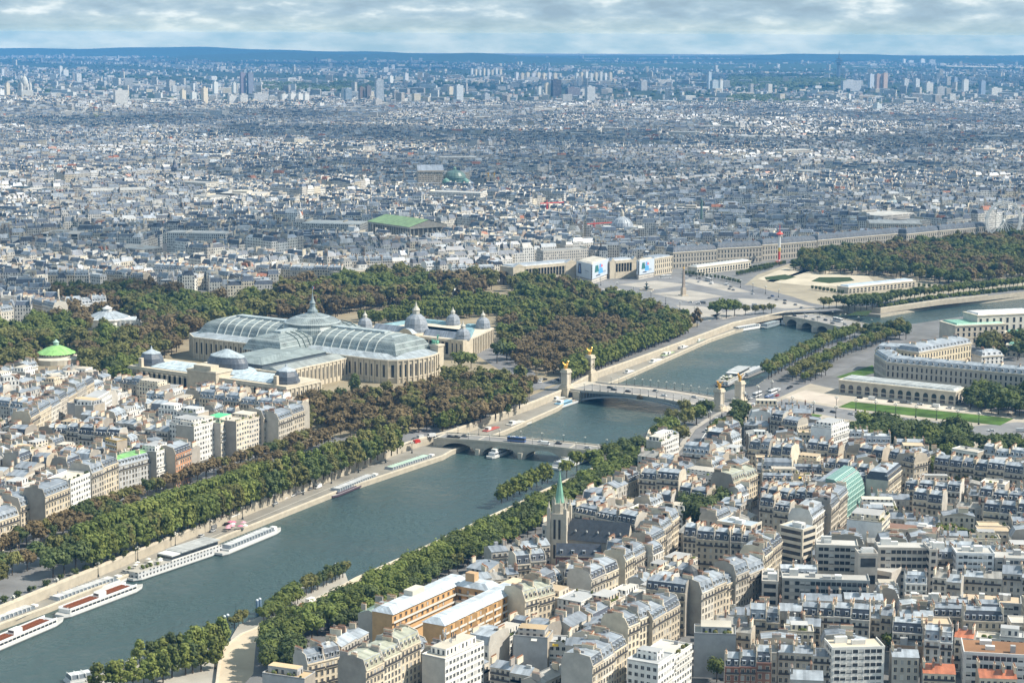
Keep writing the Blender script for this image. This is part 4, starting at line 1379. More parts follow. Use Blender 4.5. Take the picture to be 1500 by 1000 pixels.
# ---- houses at the edge of the trees in the middle distance
ROWS_M = [
    ((-30, 462), (20, 455), 20, 14, 3, 'haus', 'the row left of the white rotunda', {}),
    ((22, 438), (78, 452), 19, 15, 4, 'haus', 'the balustraded row left of the white rotunda', {}),
    ((80, 448), (156, 442), 15, 14, 4, 'white', 'the low white row behind the white rotunda', {}),
    ((70, 405), (130, 404), 19, 14, 3, 'haus', 'the row above the dark chestnut trees', {}),
    ((130, 400), (210, 406), 19, 14, 4, 'haus', 'the arcaded row above the dark chestnut trees', {}),
    ((225, 394), (312, 398), 19, 14, 4, 'white', 'the pale row above the park trees', {}),
    ((315, 400), (360, 410), 17, 14, 3, 'slate', 'the row beside the pillared stone house', {}),
    ((405, 394), (500, 396), 19, 14, 5, 'haus', 'the row beyond the spire of the palace', {}),
    ((505, 384), (575, 382), 19, 14, 4, 'haus', 'the row under the columned temple', {}),
    ((625, 390), (660, 388), 16, 16, 2, 'white', 'the garden pavilions behind the trees', {}),
    ((662, 396), (725, 394), 17, 16, 3, 'white', 'the embassy row left of the colonnaded palace', {}),
]
for a, b, z, dp, n, st, wh, kw in ROWS_M:
    row(a, b, z, dp, n, st, wh, group='houses along the edge of the park', **kw)

# palaces and custom blocks claim their ground before the gaps are filled
CLAIMS_PX = [([(805, 790), (835, 792), (915, 800), (935, 775), (850, 752)], 0)]
# ================================================================ LANDMARKS
STN = (0.52, 0.46, 0.36)
LEAD = (0.10, 0.115, 0.14)
GLS = (0.165, 0.195, 0.192)
COPPER = (0.16, 0.42, 0.30)


class Frame:
    """local frame of a large building: origin, x along direction d, y to its left"""
    def __init__(s, o, d):
        s.o, s.d = o, unit(d); s.n = Vector((-s.d.y, s.d.x)); s.th = math.atan2(s.d.y, s.d.x)

    def l(s, px, py, z=0):
        v = P(px, py, z) - s.o
        return v.dot(s.d), v.dot(s.n)

    def w(s, x, y):
        return s.o + s.d * x + s.n * y

    def thing(s, *a, **k):
        return thing(*a, loc=(s.o.x, s.o.y, 0), rz=s.th, **k)


def pilasters(mb, x0, y0, x1, y1, z0, z1, step, w=1.0, out=.7, mat='stone', col=STN, pane=True, sill=2.5, top=2.0):
    """a wall from (x0,y0) to (x1,y1) (outside on its right): pilasters with tall windows between"""
    L = math.hypot(x1 - x0, y1 - y0); n = max(1, round(L / step)); dx, dy = (x1 - x0) / L, (y1 - y0) / L
    nx, ny = dy, -dx
    for i in range(n + 1):
        t = i * L / n
        a = (x0 + dx * (t - w / 2), y0 + dy * (t - w / 2)); b = (x0 + dx * (t + w / 2), y0 + dy * (t + w / 2))
        mb.prism([(a[0] + nx * out, a[1] + ny * out), (b[0] + nx * out, b[1] + ny * out), b, a], z0, z1, mat, col)
    if pane:
        for i in range(n):
            t0, t1 = (i + .35) * L / n, (i + .65) * L / n
            q = .06
            mb.face([(x0 + dx * t0 + nx * q, y0 + dy * t0 + ny * q, z0 + sill), (x0 + dx * t1 + nx * q, y0 + dy * t1 + ny * q, z0 + sill), (x0 + dx * t1 + nx * q, y0 + dy * t1 + ny * q, z1 - top), (x0 + dx * t0 + nx * q, y0 + dy * t0 + ny * q, z1 - top)], 'pane', (0, 0, 0))


def cornice(mb, poly, z, out=.8, h=1.0, mat='stone', col=(.58, .52, .42)):
    c = sum((Vector(p) for p in poly), Vector((0, 0))) / len(poly)
    big = []
    n = len(poly)
    for i in range(n):
        a, b, d = Vector(poly[i - 1]), Vector(poly[i]), Vector(poly[(i + 1) % n])
        e1, e2 = unit(b - a), unit(d - b)
        m = unit(Vector((e1.y, -e1.x)) + Vector((e2.y, -e2.x)))
        big.append(tuple(b + m * out))
    mb.prism(big, z, z + h, mat, col)


def barrel(mb, x0, x1, w, z0, z1, axis='x', hip0=0, hip1=0, mat='glassroof', col=GLS, n=8, cy=0, power=.5):
    """glazed vault along an axis with hipped ends; w half width"""
    prof = []
    for i in range(n + 1):
        t = -1 + 2 * i / n
        prof.append((t * w, z0 + (z1 - z0) * max(0, 1 - abs(t) ** 2) ** power))
    def pt(a, b, z):
        return (a, b + cy, z) if axis == 'x' else (cy - b, a, z)
    def xs(z, e):
        k = (z - z0) / (z1 - z0)
        k = 1 - math.sqrt(max(0, 1 - k * k))
        return (x0 + hip0 * k) if e == 0 else (x1 - hip1 * k)
    s = 0
    for i in range(n):
        (b0, za), (b1, zb) = prof[i], prof[i + 1]
        L = math.hypot(b1 - b0, zb - za)
        mb.face([pt(xs(za, 1), b0, za), pt(xs(zb, 1), b1, zb), pt(xs(zb, 0), b1, zb), pt(xs(za, 0), b0, za)], mat, col,
                [(xs(za, 1), s), (xs(zb, 1), s + L), (xs(zb, 0), s + L), (xs(za, 0), s)])
        s += L
    for e, hip in ((0, hip0), (1, hip1)):
        # end: strips between mirrored profile points
        for i in range(n // 2):
            (b0, za), (b1, zb) = prof[i], prof[i + 1]
            q = [pt(xs(za, e), -b0, za), pt(xs(za, e), b0, za), pt(xs(zb, e), b1, zb), pt(xs(zb, e), -b1, zb)]
            L = 2 * abs(b0)
            if e == 1:
                q = [q[1], q[0], q[3], q[2]]
            mb.face(q, mat, col, [(0, za), (L, za), (L * .9, zb), (L * .1, zb)])


def ribs(mb, xs_, w, z0, z1, cy=0, axis='x', r=.5, n=8, power=.5, col=(.5, .54, .53)):
    for x in xs_:
        pr = []
        for i in range(n + 1):
            t = -1 + 2 * i / n
            b = t * w * 1.004; z = z0 + (z1 - z0) * max(0, 1 - t * t) ** power + .15
            pr.append((x, b + cy, z) if axis == 'x' else (cy - b, x, z))
        for a, b in zip(pr[:-1], pr[1:]):
            mb.tube(a, b, r, 4, 'paint', col)


def big_palace():
    F = Frame(P(458, 463, 42), P(580, 494, 33) - P(341, 467, 33))
    T = F.thing('exhibition_hall', 'vast stone exhibition hall with green glass vaults, central dome and flag spire', 'exhibition hall')
    xe = 99
    # end wall towards the river is curved
    hw = 35
    arc = [(xe + 22 * math.cos(a), hw * math.sin(a)) for a in [(-90 + 18 * i) * math.pi / 180 for i in range(11)]]
    body = arc + [(-104, hw), (-121, 22), (-121, -22), (-104, -hw)]
    mb = MB()
    mb.prism(body, -1, 19, 'stone', STN, cap=False)
    for a, b in zip(body, body[1:] + body[:1]):
        pilasters(mb, *a, *b, 0, 19, 5.6, 1.3, .9, sill=5, top=4)
    cornice(mb, body, 18.2, .9, 1.2); cornice(mb, body, 4, .5, .6)
    mb.build('wall', T)
    rb = MB()
    inner = [(x * .9, y * .8) for x, y in body]
    rb.prism([(x, y) for x, y in body], 19.4, 22.5, 'roof', (.34, .38, .41), poly1=inner)
    rb.build('side_roof', T)
    for x0, x1, h0, h1 in ((-109, -10, 24, 0), (10, 108, 0, 26)):
        v = MB(); barrel(v, x0, x1, 25, 21.5, 35, 'x', h0, h1, n=10)
        vo = v.build('glass_vault', T)
        k = MB(); ribs(k, [x0 + (h0 * .9 if h0 else 4) + i * 9 for i in range(9)] if not h1 else [x0 + 3 + i * 9 for i in range(9)], 25, 21.5, 35, n=10); k.build('rib', vo)
        r = MB(); r.box(min(x0 + h0, x1 - h1) + 2, -4, 34.2, max(x0 + h0, x1 - h1) - 2, 4, 36.4, 'roof', (.36, .41, .42)); r.build('ridge_lantern', vo)
    for s in (-1, 1):
        v = MB()
        if s < 0:
            barrel(v, -66, -12, 21, 20.5, 33.5, 'y', 20, 0, n=10)
        else:
            barrel(v, 12, 50, 21, 20.5, 33.5, 'y', 0, 16, n=10)
        vo = v.build('glass_vault', T)
        k = MB(); ribs(k, [s * (14 + 6.5 * i) for i in range(5)], 21, 20.5, 33.5, axis='y', n=10, col=(.09, .13, .13)); k.build('rib', vo)
        if s < 0:
            r = MB(); r.box(-4, -46, 33, 4, -18, 35, 'roof', (.36, .41, .42)); r.build('ridge_lantern', vo)
    d = MB()
    d.lathe([(27, 27), (26, 33), (23.5, 36.5)], 0, 0, 20, 'glassroof', GLS)
    d.lathe([(24.5, 36.3), (24.5, 37.4), (19, 40.5), (11, 43.2), (4, 45)], 0, 0, 20, 'glassroof', (.19, .22, .22))
    do = d.build('dome', T)
    l = MB()
    l.lathe([(4.4, 44.8), (4.4, 47), (3.2, 48), (2.3, 50), (2.3, 53), (2.9, 53.4), (2.0, 54.5), (1.0, 57), (.5, 60), (.25, 62)], 0, 0, 12, 'slate', (.2, .25, .27)); l.build('spire', do)
    f = MB(); f.tube((0, 0, 62), (0, 0, 68), .14, 5, 'paint', (.6, .6, .6))
    for i, c in enumerate(((.05, .08, .35), (.75, .75, .75), (.55, .05, .05))):
        f.box(.15 + i * .8, -.04, 65.4, .95 + i * .8, .04, 67.4, 'paint', c)
    f.build('flag', do)
    # link hall and front wing (towards the viewer)
    fx0, fy0 = F.l(193, 563, 0); fx1, fy1 = F.l(416, 598, 0)
    fy = (fy0 + fy1) / 2; cx = (fx0 + fx1) / 2
    xl, xr = fx0, fx1
    lk = MB()
    lk.box(cx - 38, fy + 40, -1, cx + 42, -34, 17, 'stone', STN)
    pilasters(lk, cx + 42, fy + 40, cx + 42, -34, 0, 17, 5, 1.1, .7, sill=4, top=3)
    cornice(lk, [(cx - 38, fy + 40), (cx + 42, fy + 40), (cx + 42, -34), (cx - 38, -34)], 16.4, .7, 1.0)
    lk.build('link_wing', T)
    lr = MB()
    lr.box(cx - 28, fy + 44, 17.2, cx + 20, -36, 20.5, 'paint', (.08, .1, .12))
    q = [(cx - 29, fy + 43), (cx + 21, fy + 43), (cx + 21, -35), (cx - 29, -35)]
    lr.prism(q, 20.5, 24, 'roof', (.23, .27, .27), poly1=[(cx - 17, fy + 55), (cx + 9, fy + 55), (cx + 9, -47), (cx - 17, -47)])
    lr.prism([(cx + 20, fy + 41), (cx + 41, fy + 41), (cx + 41, -35), (cx + 20, -35)], 17.4, 20, 'roof', (.27, .29, .28), poly1=[(cx + 29, fy + 42), (cx + 32, fy + 42), (cx + 32, -36), (cx + 29, -36)])
    lr.build('link_roof', T)
    fr = MB()
    q = [(xl, fy), (xr, fy), (xr, fy + 40), (xl, fy + 40)]
    fr.prism(q, -1, 16, 'stone', STN)
    cornice(fr, q, 13.6, .9, 1.1)
    fr.box(cx - 15, fy - 4, 0, cx + 15, fy + 14, 21, 'stone', STN); cornice(fr, [(cx - 15, fy - 4), (cx + 15, fy - 4), (cx + 15, fy + 14), (cx - 15, fy + 14)], 19.5, .8, 1.2)
    fr.box(cx - 9, fy - 3, 21, cx + 9, fy + 6, 24.5, 'stone', STN)
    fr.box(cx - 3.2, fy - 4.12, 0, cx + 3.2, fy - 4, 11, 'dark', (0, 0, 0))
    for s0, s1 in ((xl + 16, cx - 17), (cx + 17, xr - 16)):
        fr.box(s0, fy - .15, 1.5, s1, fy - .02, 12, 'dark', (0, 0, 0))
        n = int((s1 - s0) / 5)
        for i in range(n + 1):
            x = s0 + i * (s1 - s0) / n
            for dx_ in (-.7, .7):
                fr.tube((x + dx_, fy - 1.4, 1), (x + dx_, fy - 1.4, 13), .55, 6, 'stone', (.56, .5, .4))
    for s0, s1 in ((xl, xl + 15), (xr - 15, xr)):
        pilasters(fr, s0, fy, s1, fy, 0, 13.5, 5, 1.2, .8, sill=3, top=3)
    pilasters(fr, xr, fy, xr, fy + 40, 0, 13.5, 5, 1.2, .8, sill=3, top=3)
    fr.build('front_wing', T)
    for s in (-1, 1):
        x0, x1 = (xl + 20, cx - 22) if s < 0 else (cx + 22, xr - 20)
        sk = MB()
        sk.prism([(x0, fy + 4), (x1, fy + 4), (x1, fy + 36), (x0, fy + 36)], 16.3, 18.2, 'roof', (.47, .55, .6), poly1=[(x0 + 2, fy + 11), (x1 - 2, fy + 11), (x1 - 2, fy + 29), (x0 + 2, fy + 29)])
        sk.prism([(x0 + 6, fy + 16), (x1 - 6, fy + 16), (x1 - 6, fy + 24), (x0 + 6, fy + 24)], 18.3, 19.6, 'roof', (.52, .6, .64), poly1=[(x0 + 7, fy + 19.8), (x1 - 7, fy + 19.8), (x1 - 7, fy + 20.2), (x0 + 7, fy + 20.2)])
        sk.build('skylight_roof', T)
        dm = MB(); c = (xl + 12 if s < 0 else xr - 12, fy + 14)
        dm.lathe([(10.5, 16.2), (10.5, 18.2), (9.6, 18.3), (9.2, 21.5), (7.5, 24.6), (6.6, 25.2)], *c, 8, 'slate', LEAD)
        dm.lathe([(7.2, 25), (7.2, 25.7), (4, 27), (1, 28.4), (.2, 31)], *c, 8, 'roof', (.4, .45, .5))
        dm.build('corner_dome', T)
        a = MB(); a.box(c[0] - 1.6, fy + 1, 15, c[0] + 1.6, fy + 3.6, 23, 'stone', (.55, .48, .38)); a.build('chimney', T)
    dm = MB()
    dm.lathe([(27, 16.5), (25, 18.6), (19, 19.6)], cx, fy + 26, 28, 'roof', (.42, .5, .56), sy=.62)
    dm.lathe([(18.5, 19.4), (19, 20.2), (18.6, 24), (16.2, 27.4), (15, 28)], cx, fy + 26, 28, 'slate', LEAD, sy=.62)
    dm.lathe([(15.8, 28), (15.6, 28.8), (9, 31), (2.5, 33.4), (0, 33.6)], cx, fy + 26, 28, 'roof', (.4, .46, .5), sy=.62)
    dm.build('main_dome', T)
    claim([F.w(xl, fy - 8), F.w(xr + 4, fy - 8), F.w(xr + 4, fy + 42), F.w(xl, fy + 42)])
    claim([F.w(cx - 40, fy), F.w(cx + 44, fy), F.w(cx + 44, 0), F.w(cx - 40, 0)])
    claim([F.w(-114, -36), F.w(115, -36), F.w(115, 36), F.w(-114, 36)])
    # green bronze group on the river corner
    q = F.w(xe + 14, 24)
    sc_ = thing('statue_group', 'green bronze chariot group on the river corner of the glass palace', 'statue', (q.x, q.y, 0), F.th)
    b = MB(); b.box(-4, -4, 0, 4, 4, 25, 'stone', STN); b.box(-4.6, -4.6, 24, 4.6, 4.6, 25.4, 'stone', (.57, .5, .4)); b.build('pedestal', sc_)
    b = MB()
    for i, (x, y) in enumerate(((-2, -2), (-.6, -2.6), (.8, -2.4), (2.2, -1.8))):
        b.ball((x, y, 27.6), 1.0, 'paint', COPPER, 7, .8, 1.9, .9); b.tube((x, y - 1.5, 28), (x, y - 2.6, 30), .5, 6, 'paint', COPPER, .3)
        for k in (-1, 1):
            b.tube((x + .3 * k, y - 1.3, 27.2), (x + .4 * k, y - 2.4, 26.2), .22, 4, 'paint', COPPER)
    b.tube((0, 1, 25.4), (0, 1.2, 29), .8, 7, 'paint', COPPER, .5); b.ball((0, 1, 31), 1.0, 'paint', COPPER, 7, .8, .7, 1.3); b.ball((0, 1, 32.8), .5, 'paint', COPPER, 6)
    b.tube((.4, 1, 31.6), (2.2, 0, 33.2), .25, 5, 'paint', COPPER)
    b.build('bronze', sc_)


def small_palace():
    FL, FR, BR = P(523, 482, 16), P(681, 500, 16), P(722, 481, 16)
    F = Frame(FL, FR - FL)
    W = (FR - FL).length; D = (BR - FR).dot(F.n)
    T = F.thing('art_palace', 'trapezoid stone palace with slate dome, golden porch and turquoise glass roofs', 'palace')
    T.scale = (1, 1, 1.08)
    mb = MB()
    bx = (BR - FL).dot(F.d)
    q = [(0, 0), (W, 0), (bx, D), (12, D)]
    mb.prism(q, -1, 15, 'stone', (.55, .48, .37), cap=False); cornice(mb, q, 14, .9, 1.4)
    mb.poly([(x, y, 15) for x, y in q], 'roof', (.36, .4, .44))
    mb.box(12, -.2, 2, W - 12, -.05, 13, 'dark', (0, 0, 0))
    n = int((W - 24) / 4.2)
    for i in range(n + 1):
        x = 12 + i * (W - 24) / n
        if abs(x - W / 2) > 10:
            mb.tube((x, -1.2, 3), (x, -1.2, 13), .55, 6, 'stone', (.58, .51, .4)); 
    mb.box(10, -2.2, 0, W - 10, 0, 3, 'stone', (.55, .48, .37)); mb.box(10, -2, 13, W - 10, 0, 14.8, 'stone', (.56, .49, .38))
    pilasters(mb, W, 0, bx, D, 0, 14, 4.6, 1.2, .9, sill=3, top=2)
    for x in (0, W - 12):
        mb.box(x - 1, -4, -1, x + 13, 10, 16, 'stone', (.55, .48, .37)); pilasters(mb, x - 1, -4, x + 13, -4, 0, 15, 4.6, 1, .6, sill=3, top=2)
    mb.box(W / 2 - 11, -6, -1, W / 2 + 11, 6, 17, 'stone', (.56, .49, .38))
    mb.build('wall', T)
    p = MB()
    pts = [(W / 2 + 9 * math.cos(a), 9 * math.sin(a)) for a in [math.pi * i / 10 for i in range(11)]]
    p.face([(x, -6.2, 12 + z) for x, z in pts], 'stone', (.58, .5, .37))
    pi_ = [(W / 2 + 6 * math.cos(a), 6 * math.sin(a)) for a in [math.pi * i / 10 for i in range(11)]]
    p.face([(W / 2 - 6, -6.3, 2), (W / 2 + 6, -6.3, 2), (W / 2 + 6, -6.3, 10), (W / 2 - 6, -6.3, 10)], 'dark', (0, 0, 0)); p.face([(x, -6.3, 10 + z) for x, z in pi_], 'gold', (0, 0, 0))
    for a, b in zip(pts[:-1], pts[1:]):
        p.face([(a[0], -6.2, 12 + a[1]), (a[0], 4, 12 + a[1]), (b[0], 4, 12 + b[1]), (b[0], -6.2, 12 + b[1])], 'roof', (.36, .4, .44))
    p.build('porch', T)
    def dome(nm, x, y, r, z0, h, n=12):
        d = MB(); d.lathe([(r * 1.06, z0), (r * 1.06, z0 + h * .22), (r, z0 + h * .24), (r * .97, z0 + h * .5), (r * .8, z0 + h * .78), (r * .45, z0 + h * .97), (r * .3, z0 + h)], x, y, n, 'slate', (.25, .275, .31))
        d.lathe([(r * .3, z0 + h), (r * .3, z0 + h * 1.2), (r * .36, z0 + h * 1.22), (r * .12, z0 + h * 1.42), (.08, z0 + h * 1.7)], x, y, 8, 'stone', (.5, .48, .42))
        d.build(nm, T)
    dome('main_dome', W / 2, 9, 10.5, 16.5, 15)
    for x, y in ((6, 4), (W - 5, 4), (bx - 6, D - 7), (W / 2 - 4, D - 6)):
        dome('corner_dome', x, y, 6.6, 15.5, 9, 8)
    g = MB()
    TQ = (.19, .32, .36)
    for a in ([(16, D - 14), (W / 2 - 6, D - 12), (W / 2 - 6, D - 3), (18, D - 3)], [(W / 2 + 12, D - 12), (bx - 16, D - 14), (bx - 9, D - 3), (W / 2 + 12, D - 3)], [(10, 16), (18, 16), (20, D - 18), (14, D - 18)], [(W - 17, 18), (W - 6, 18), (bx - 7, D - 18), (bx - 18, D - 18)]):
        c = sum((Vector(p_) for p_ in a), Vector((0, 0))) / 4
        g.prism(a, 15.3, 17.8, 'roof', TQ, poly1=[tuple(Vector(p_).lerp(c, .35)) for p_ in a])
    g.build('glass_roof', T)
    m = MB()
    m.prism([(14, 4), (W / 2 - 12, 4), (W / 2 - 12, 14), (14, 14)], 15.2, 20, 'roof', (.25, .28, .33), poly1=[(15, 8.5), (W / 2 - 12, 8.5), (W / 2 - 12, 9.5), (15, 9.5)])
    m.prism([(W / 2 + 12, 4), (W - 14, 4), (W - 14, 14), (W / 2 + 12, 14)], 15.2, 20, 'roof', (.25, .28, .33), poly1=[(W / 2 + 12, 8.5), (W - 15, 8.5), (W - 15, 9.5), (W / 2 + 12, 9.5)])
    m.box(34, 26, 15.1, W - 34, D - 26, 15.4, 'ground', (.25, .26, .2))
    m.build('roof', T)
    claim([F.w(-4, -8), F.w(W + 6, -8), F.w(bx + 4, D + 4), F.w(6, D + 4)])


# ------------------------------------------------ bridges
def arch_bridge(name, label, A, B, width, spans, zdeck, zspring, rise, pierw, col, deckcol, camber=.6):
    F = Frame(A, B - A)
    L = (B - A).length
    T = F.thing(name, label, 'bridge')
    zd = lambda x: zdeck + camber * math.sin(math.pi * max(0, min(1, x / L)))
    dk = MB(); n = 24
    for i in range(n):
        x0, x1 = L * i / n, L * (i + 1) / n
        dk.face([(x0, -width * 0, zd(x0)), (x1, 0, zd(x1)), (x1, width, zd(x1)), (x0, width, zd(x0))], 'asphalt', deckcol)
        for y in (0, width):
            s = -1 if y == 0 else 1
            dk.face([(x0, y - s * 3.6, zd(x0) + .18), (x1, y - s * 3.6, zd(x1) + .18), (x1, y, zd(x1) + .18), (x0, y, zd(x0) + .18)][::-s], 'ground', (.42, .39, .34))
    dk.build('deck', T)
    sl = L / spans
    for k in range(spans):
        a = MB(); m = 14
        xs_ = [k * sl + pierw / 2 + (sl - pierw) * i / m for i in range(m + 1)]
        zs = [zspring + rise * max(0, 1 - ((i - m / 2) / (m / 2)) ** 2) ** .6 for i in range(m + 1)]
        for i in range(m):
            for y in (0, width):
                q = [(xs_[i], y, zs[i]), (xs_[i + 1], y, zs[i + 1]), (xs_[i + 1], y, zd(xs_[i + 1]) - .0), (xs_[i], y, zd(xs_[i]))]
                a.face(q if y == 0 else q[::-1], 'stone', col)
            a.face([(xs_[i], 0, zs[i]), (xs_[i], width, zs[i]), (xs_[i + 1], width, zs[i + 1]), (xs_[i + 1], 0, zs[i + 1])], 'stone', tuple(c * .8 for c in col))
        a.build('arch', T)
    for k in range(spans + 1):
        p = MB(); x = k * sl
        p.box(x - pierw / 2, 0, WATER_Z - 1.5, x + pierw / 2, width, zd(x) - .02, 'stone', col)
        if 0 < k < spans:
            p.prism([(x - pierw / 2 - .4, 0), (x - pierw / 4, -3.2), (x + pierw / 4, -3.2), (x + pierw / 2 + .4, 0)], WATER_Z - 1.5, zspring + rise * .55, 'stone', tuple(c * 1.05 for c in col))
        p.build('pier', T)
    for y, s in ((0, -1), (width, 1)):
        r = MB()
        for i in range(n):
            x0, x1 = L * i / n, L * (i + 1) / n
            z0, z1 = zd(x0), zd(x1)
            y0, y1 = (y - .5, y) if s < 0 else (y, y + .5)
            r.face([(x0, y0, z0 - .5), (x1, y0, z1 - .5), (x1, y0, z1 + 1), (x0, y0, z0 + 1)], 'stone', (.5, .46, .38)); r.face([(x1, y1, z1 - .3), (x0, y1, z0 - .3), (x0, y1, z0 + 1), (x1, y1, z1 + 1)], 'stone', (.5, .46, .38))
            r.face([(x0, y0, z0 + 1), (x1, y0, z1 + 1), (x1, y1, z1 + 1), (x0, y1, z0 + 1)], 'stone', (.56, .51, .43))
        r.build('parapet', T)
    return F, T, L, zd


def lamp_mesh():
    mb = MB(); mb.lathe([(.45, 0), (.3, .8), (.14, 1.0), (.1, 4.6)], 0, 0, 6, 'paint', (.04, .045, .045))
    for a in range(3):
        x, y = .7 * math.cos(a * 2.1), .7 * math.sin(a * 2.1)
        mb.tube((0, 0, 4.2), (x, y, 4.6), .05, 4, 'paint', (.04, .045, .045)); mb.ball((x, y, 4.9), .3, 'paint', (.6, .6, .55), 6)
    mb.ball((0, 0, 5.3), .36, 'paint', (.6, .6, .55), 6)
    return mb.mesh('street_lamp')


LAMP = lamp_mesh()


def lamp(p, z, label, group, s=1.0):
    o = add('street_lamp', LAMP, None, (p.x, p.y, z), rnd.uniform(0, 2), (s, s, s))
    return tag(o, label, 'street lamp', group)


def pillar(p, zb, rz, label):
    T = thing('monument_pillar', label, 'pillar', (p.x, p.y, zb), rz, 'pillars with gilded statues')
    b = MB(); b.box(-4.6, -4.6, -5, 4.6, 4.6, 2.4, 'stone', STN); b.box(-3.7, -3.7, 2.4, 3.7, 3.7, 4, 'stone', (.54, .48, .39)); b.build('base', T)
    s = MB(); s.box(-2.5, -2.5, 4, 2.5, 2.5, 14.2, 'stone', (.55, .49, .4))
    for x in (-2.3, 2.3):
        for y in (-2.3, 2.3):
            s.tube((x, y, 4), (x, y, 14), .75, 8, 'stone', (.57, .51, .42))
    s.box(-3.5, -3.5, 14.1, 3.5, 3.5, 15.4, 'stone', (.56, .5, .4)); s.box(-2.9, -2.9, 15.4, 2.9, 2.9, 16.8, 'stone', (.54, .48, .38)); s.build('shaft', T)
    g = MB()      # winged horse held by a figure
    g.ball((0, 0, 19.6), 1.35, 'gold', (0, 0, 0), 9, 1.75, .8, .9)
    g.tube((1.6, 0, 20), (2.9, 0, 22.4), .75, 7, 'gold', (0, 0, 0), .45); g.ball((3.3, 0, 22.6), .6, 'gold', (0, 0, 0), 7, 1.5, .7, .8)
    for x, zt, dx_ in ((-1.5, 16.8, -.2), (-1.2, 16.8, .3), (1.4, 17.6, 1.3), (1.2, 16.8, .5)):
        g.tube((x, .45 if dx_ > .2 else -.45, 19.2), (x + dx_, .45 if dx_ > .2 else -.45, zt), .36, 5, 'gold', (0, 0, 0), .2)
    g.tube((-1.9, 0, 20), (-3.2, 0, 17.8), .4, 5, 'gold', (0, 0, 0), .15)
    for y in (-1, 1):
        g.face([(.4, .6 * y, 20.2), (-1.6, 2.3 * y, 22.8), (-2.0, 1.7 * y, 21.2), (-.8, .7 * y, 19.8)], 'gold', (0, 0, 0)); g.face([(-.8, .7 * y, 19.9), (-2.0, 1.8 * y, 21.2), (-1.6, 2.4 * y, 22.8), (.4, .7 * y, 20.2)], 'gold', (0, 0, 0))
    g.tube((1.9, 1.2, 16.8), (1.8, 1.1, 19.4), .5, 6, 'gold', (0, 0, 0), .42); g.ball((1.8, 1.1, 20.2), .62, 'gold', (0, 0, 0), 6, 1, .8, 1.4); g.ball((1.8, 1.1, 21.5), .34, 'gold', (0, 0, 0), 6)
    g.tube((1.8, 1, 20.8), (2.6, .3, 22), .18, 4, 'gold', (0, 0, 0))
    g.v = [(x * 1.02, y * 1.02, 16.8 + (z - 16.8) * 1.02) for x, y, z in g.v]
    g.build('gilded_statue', T)
    return T


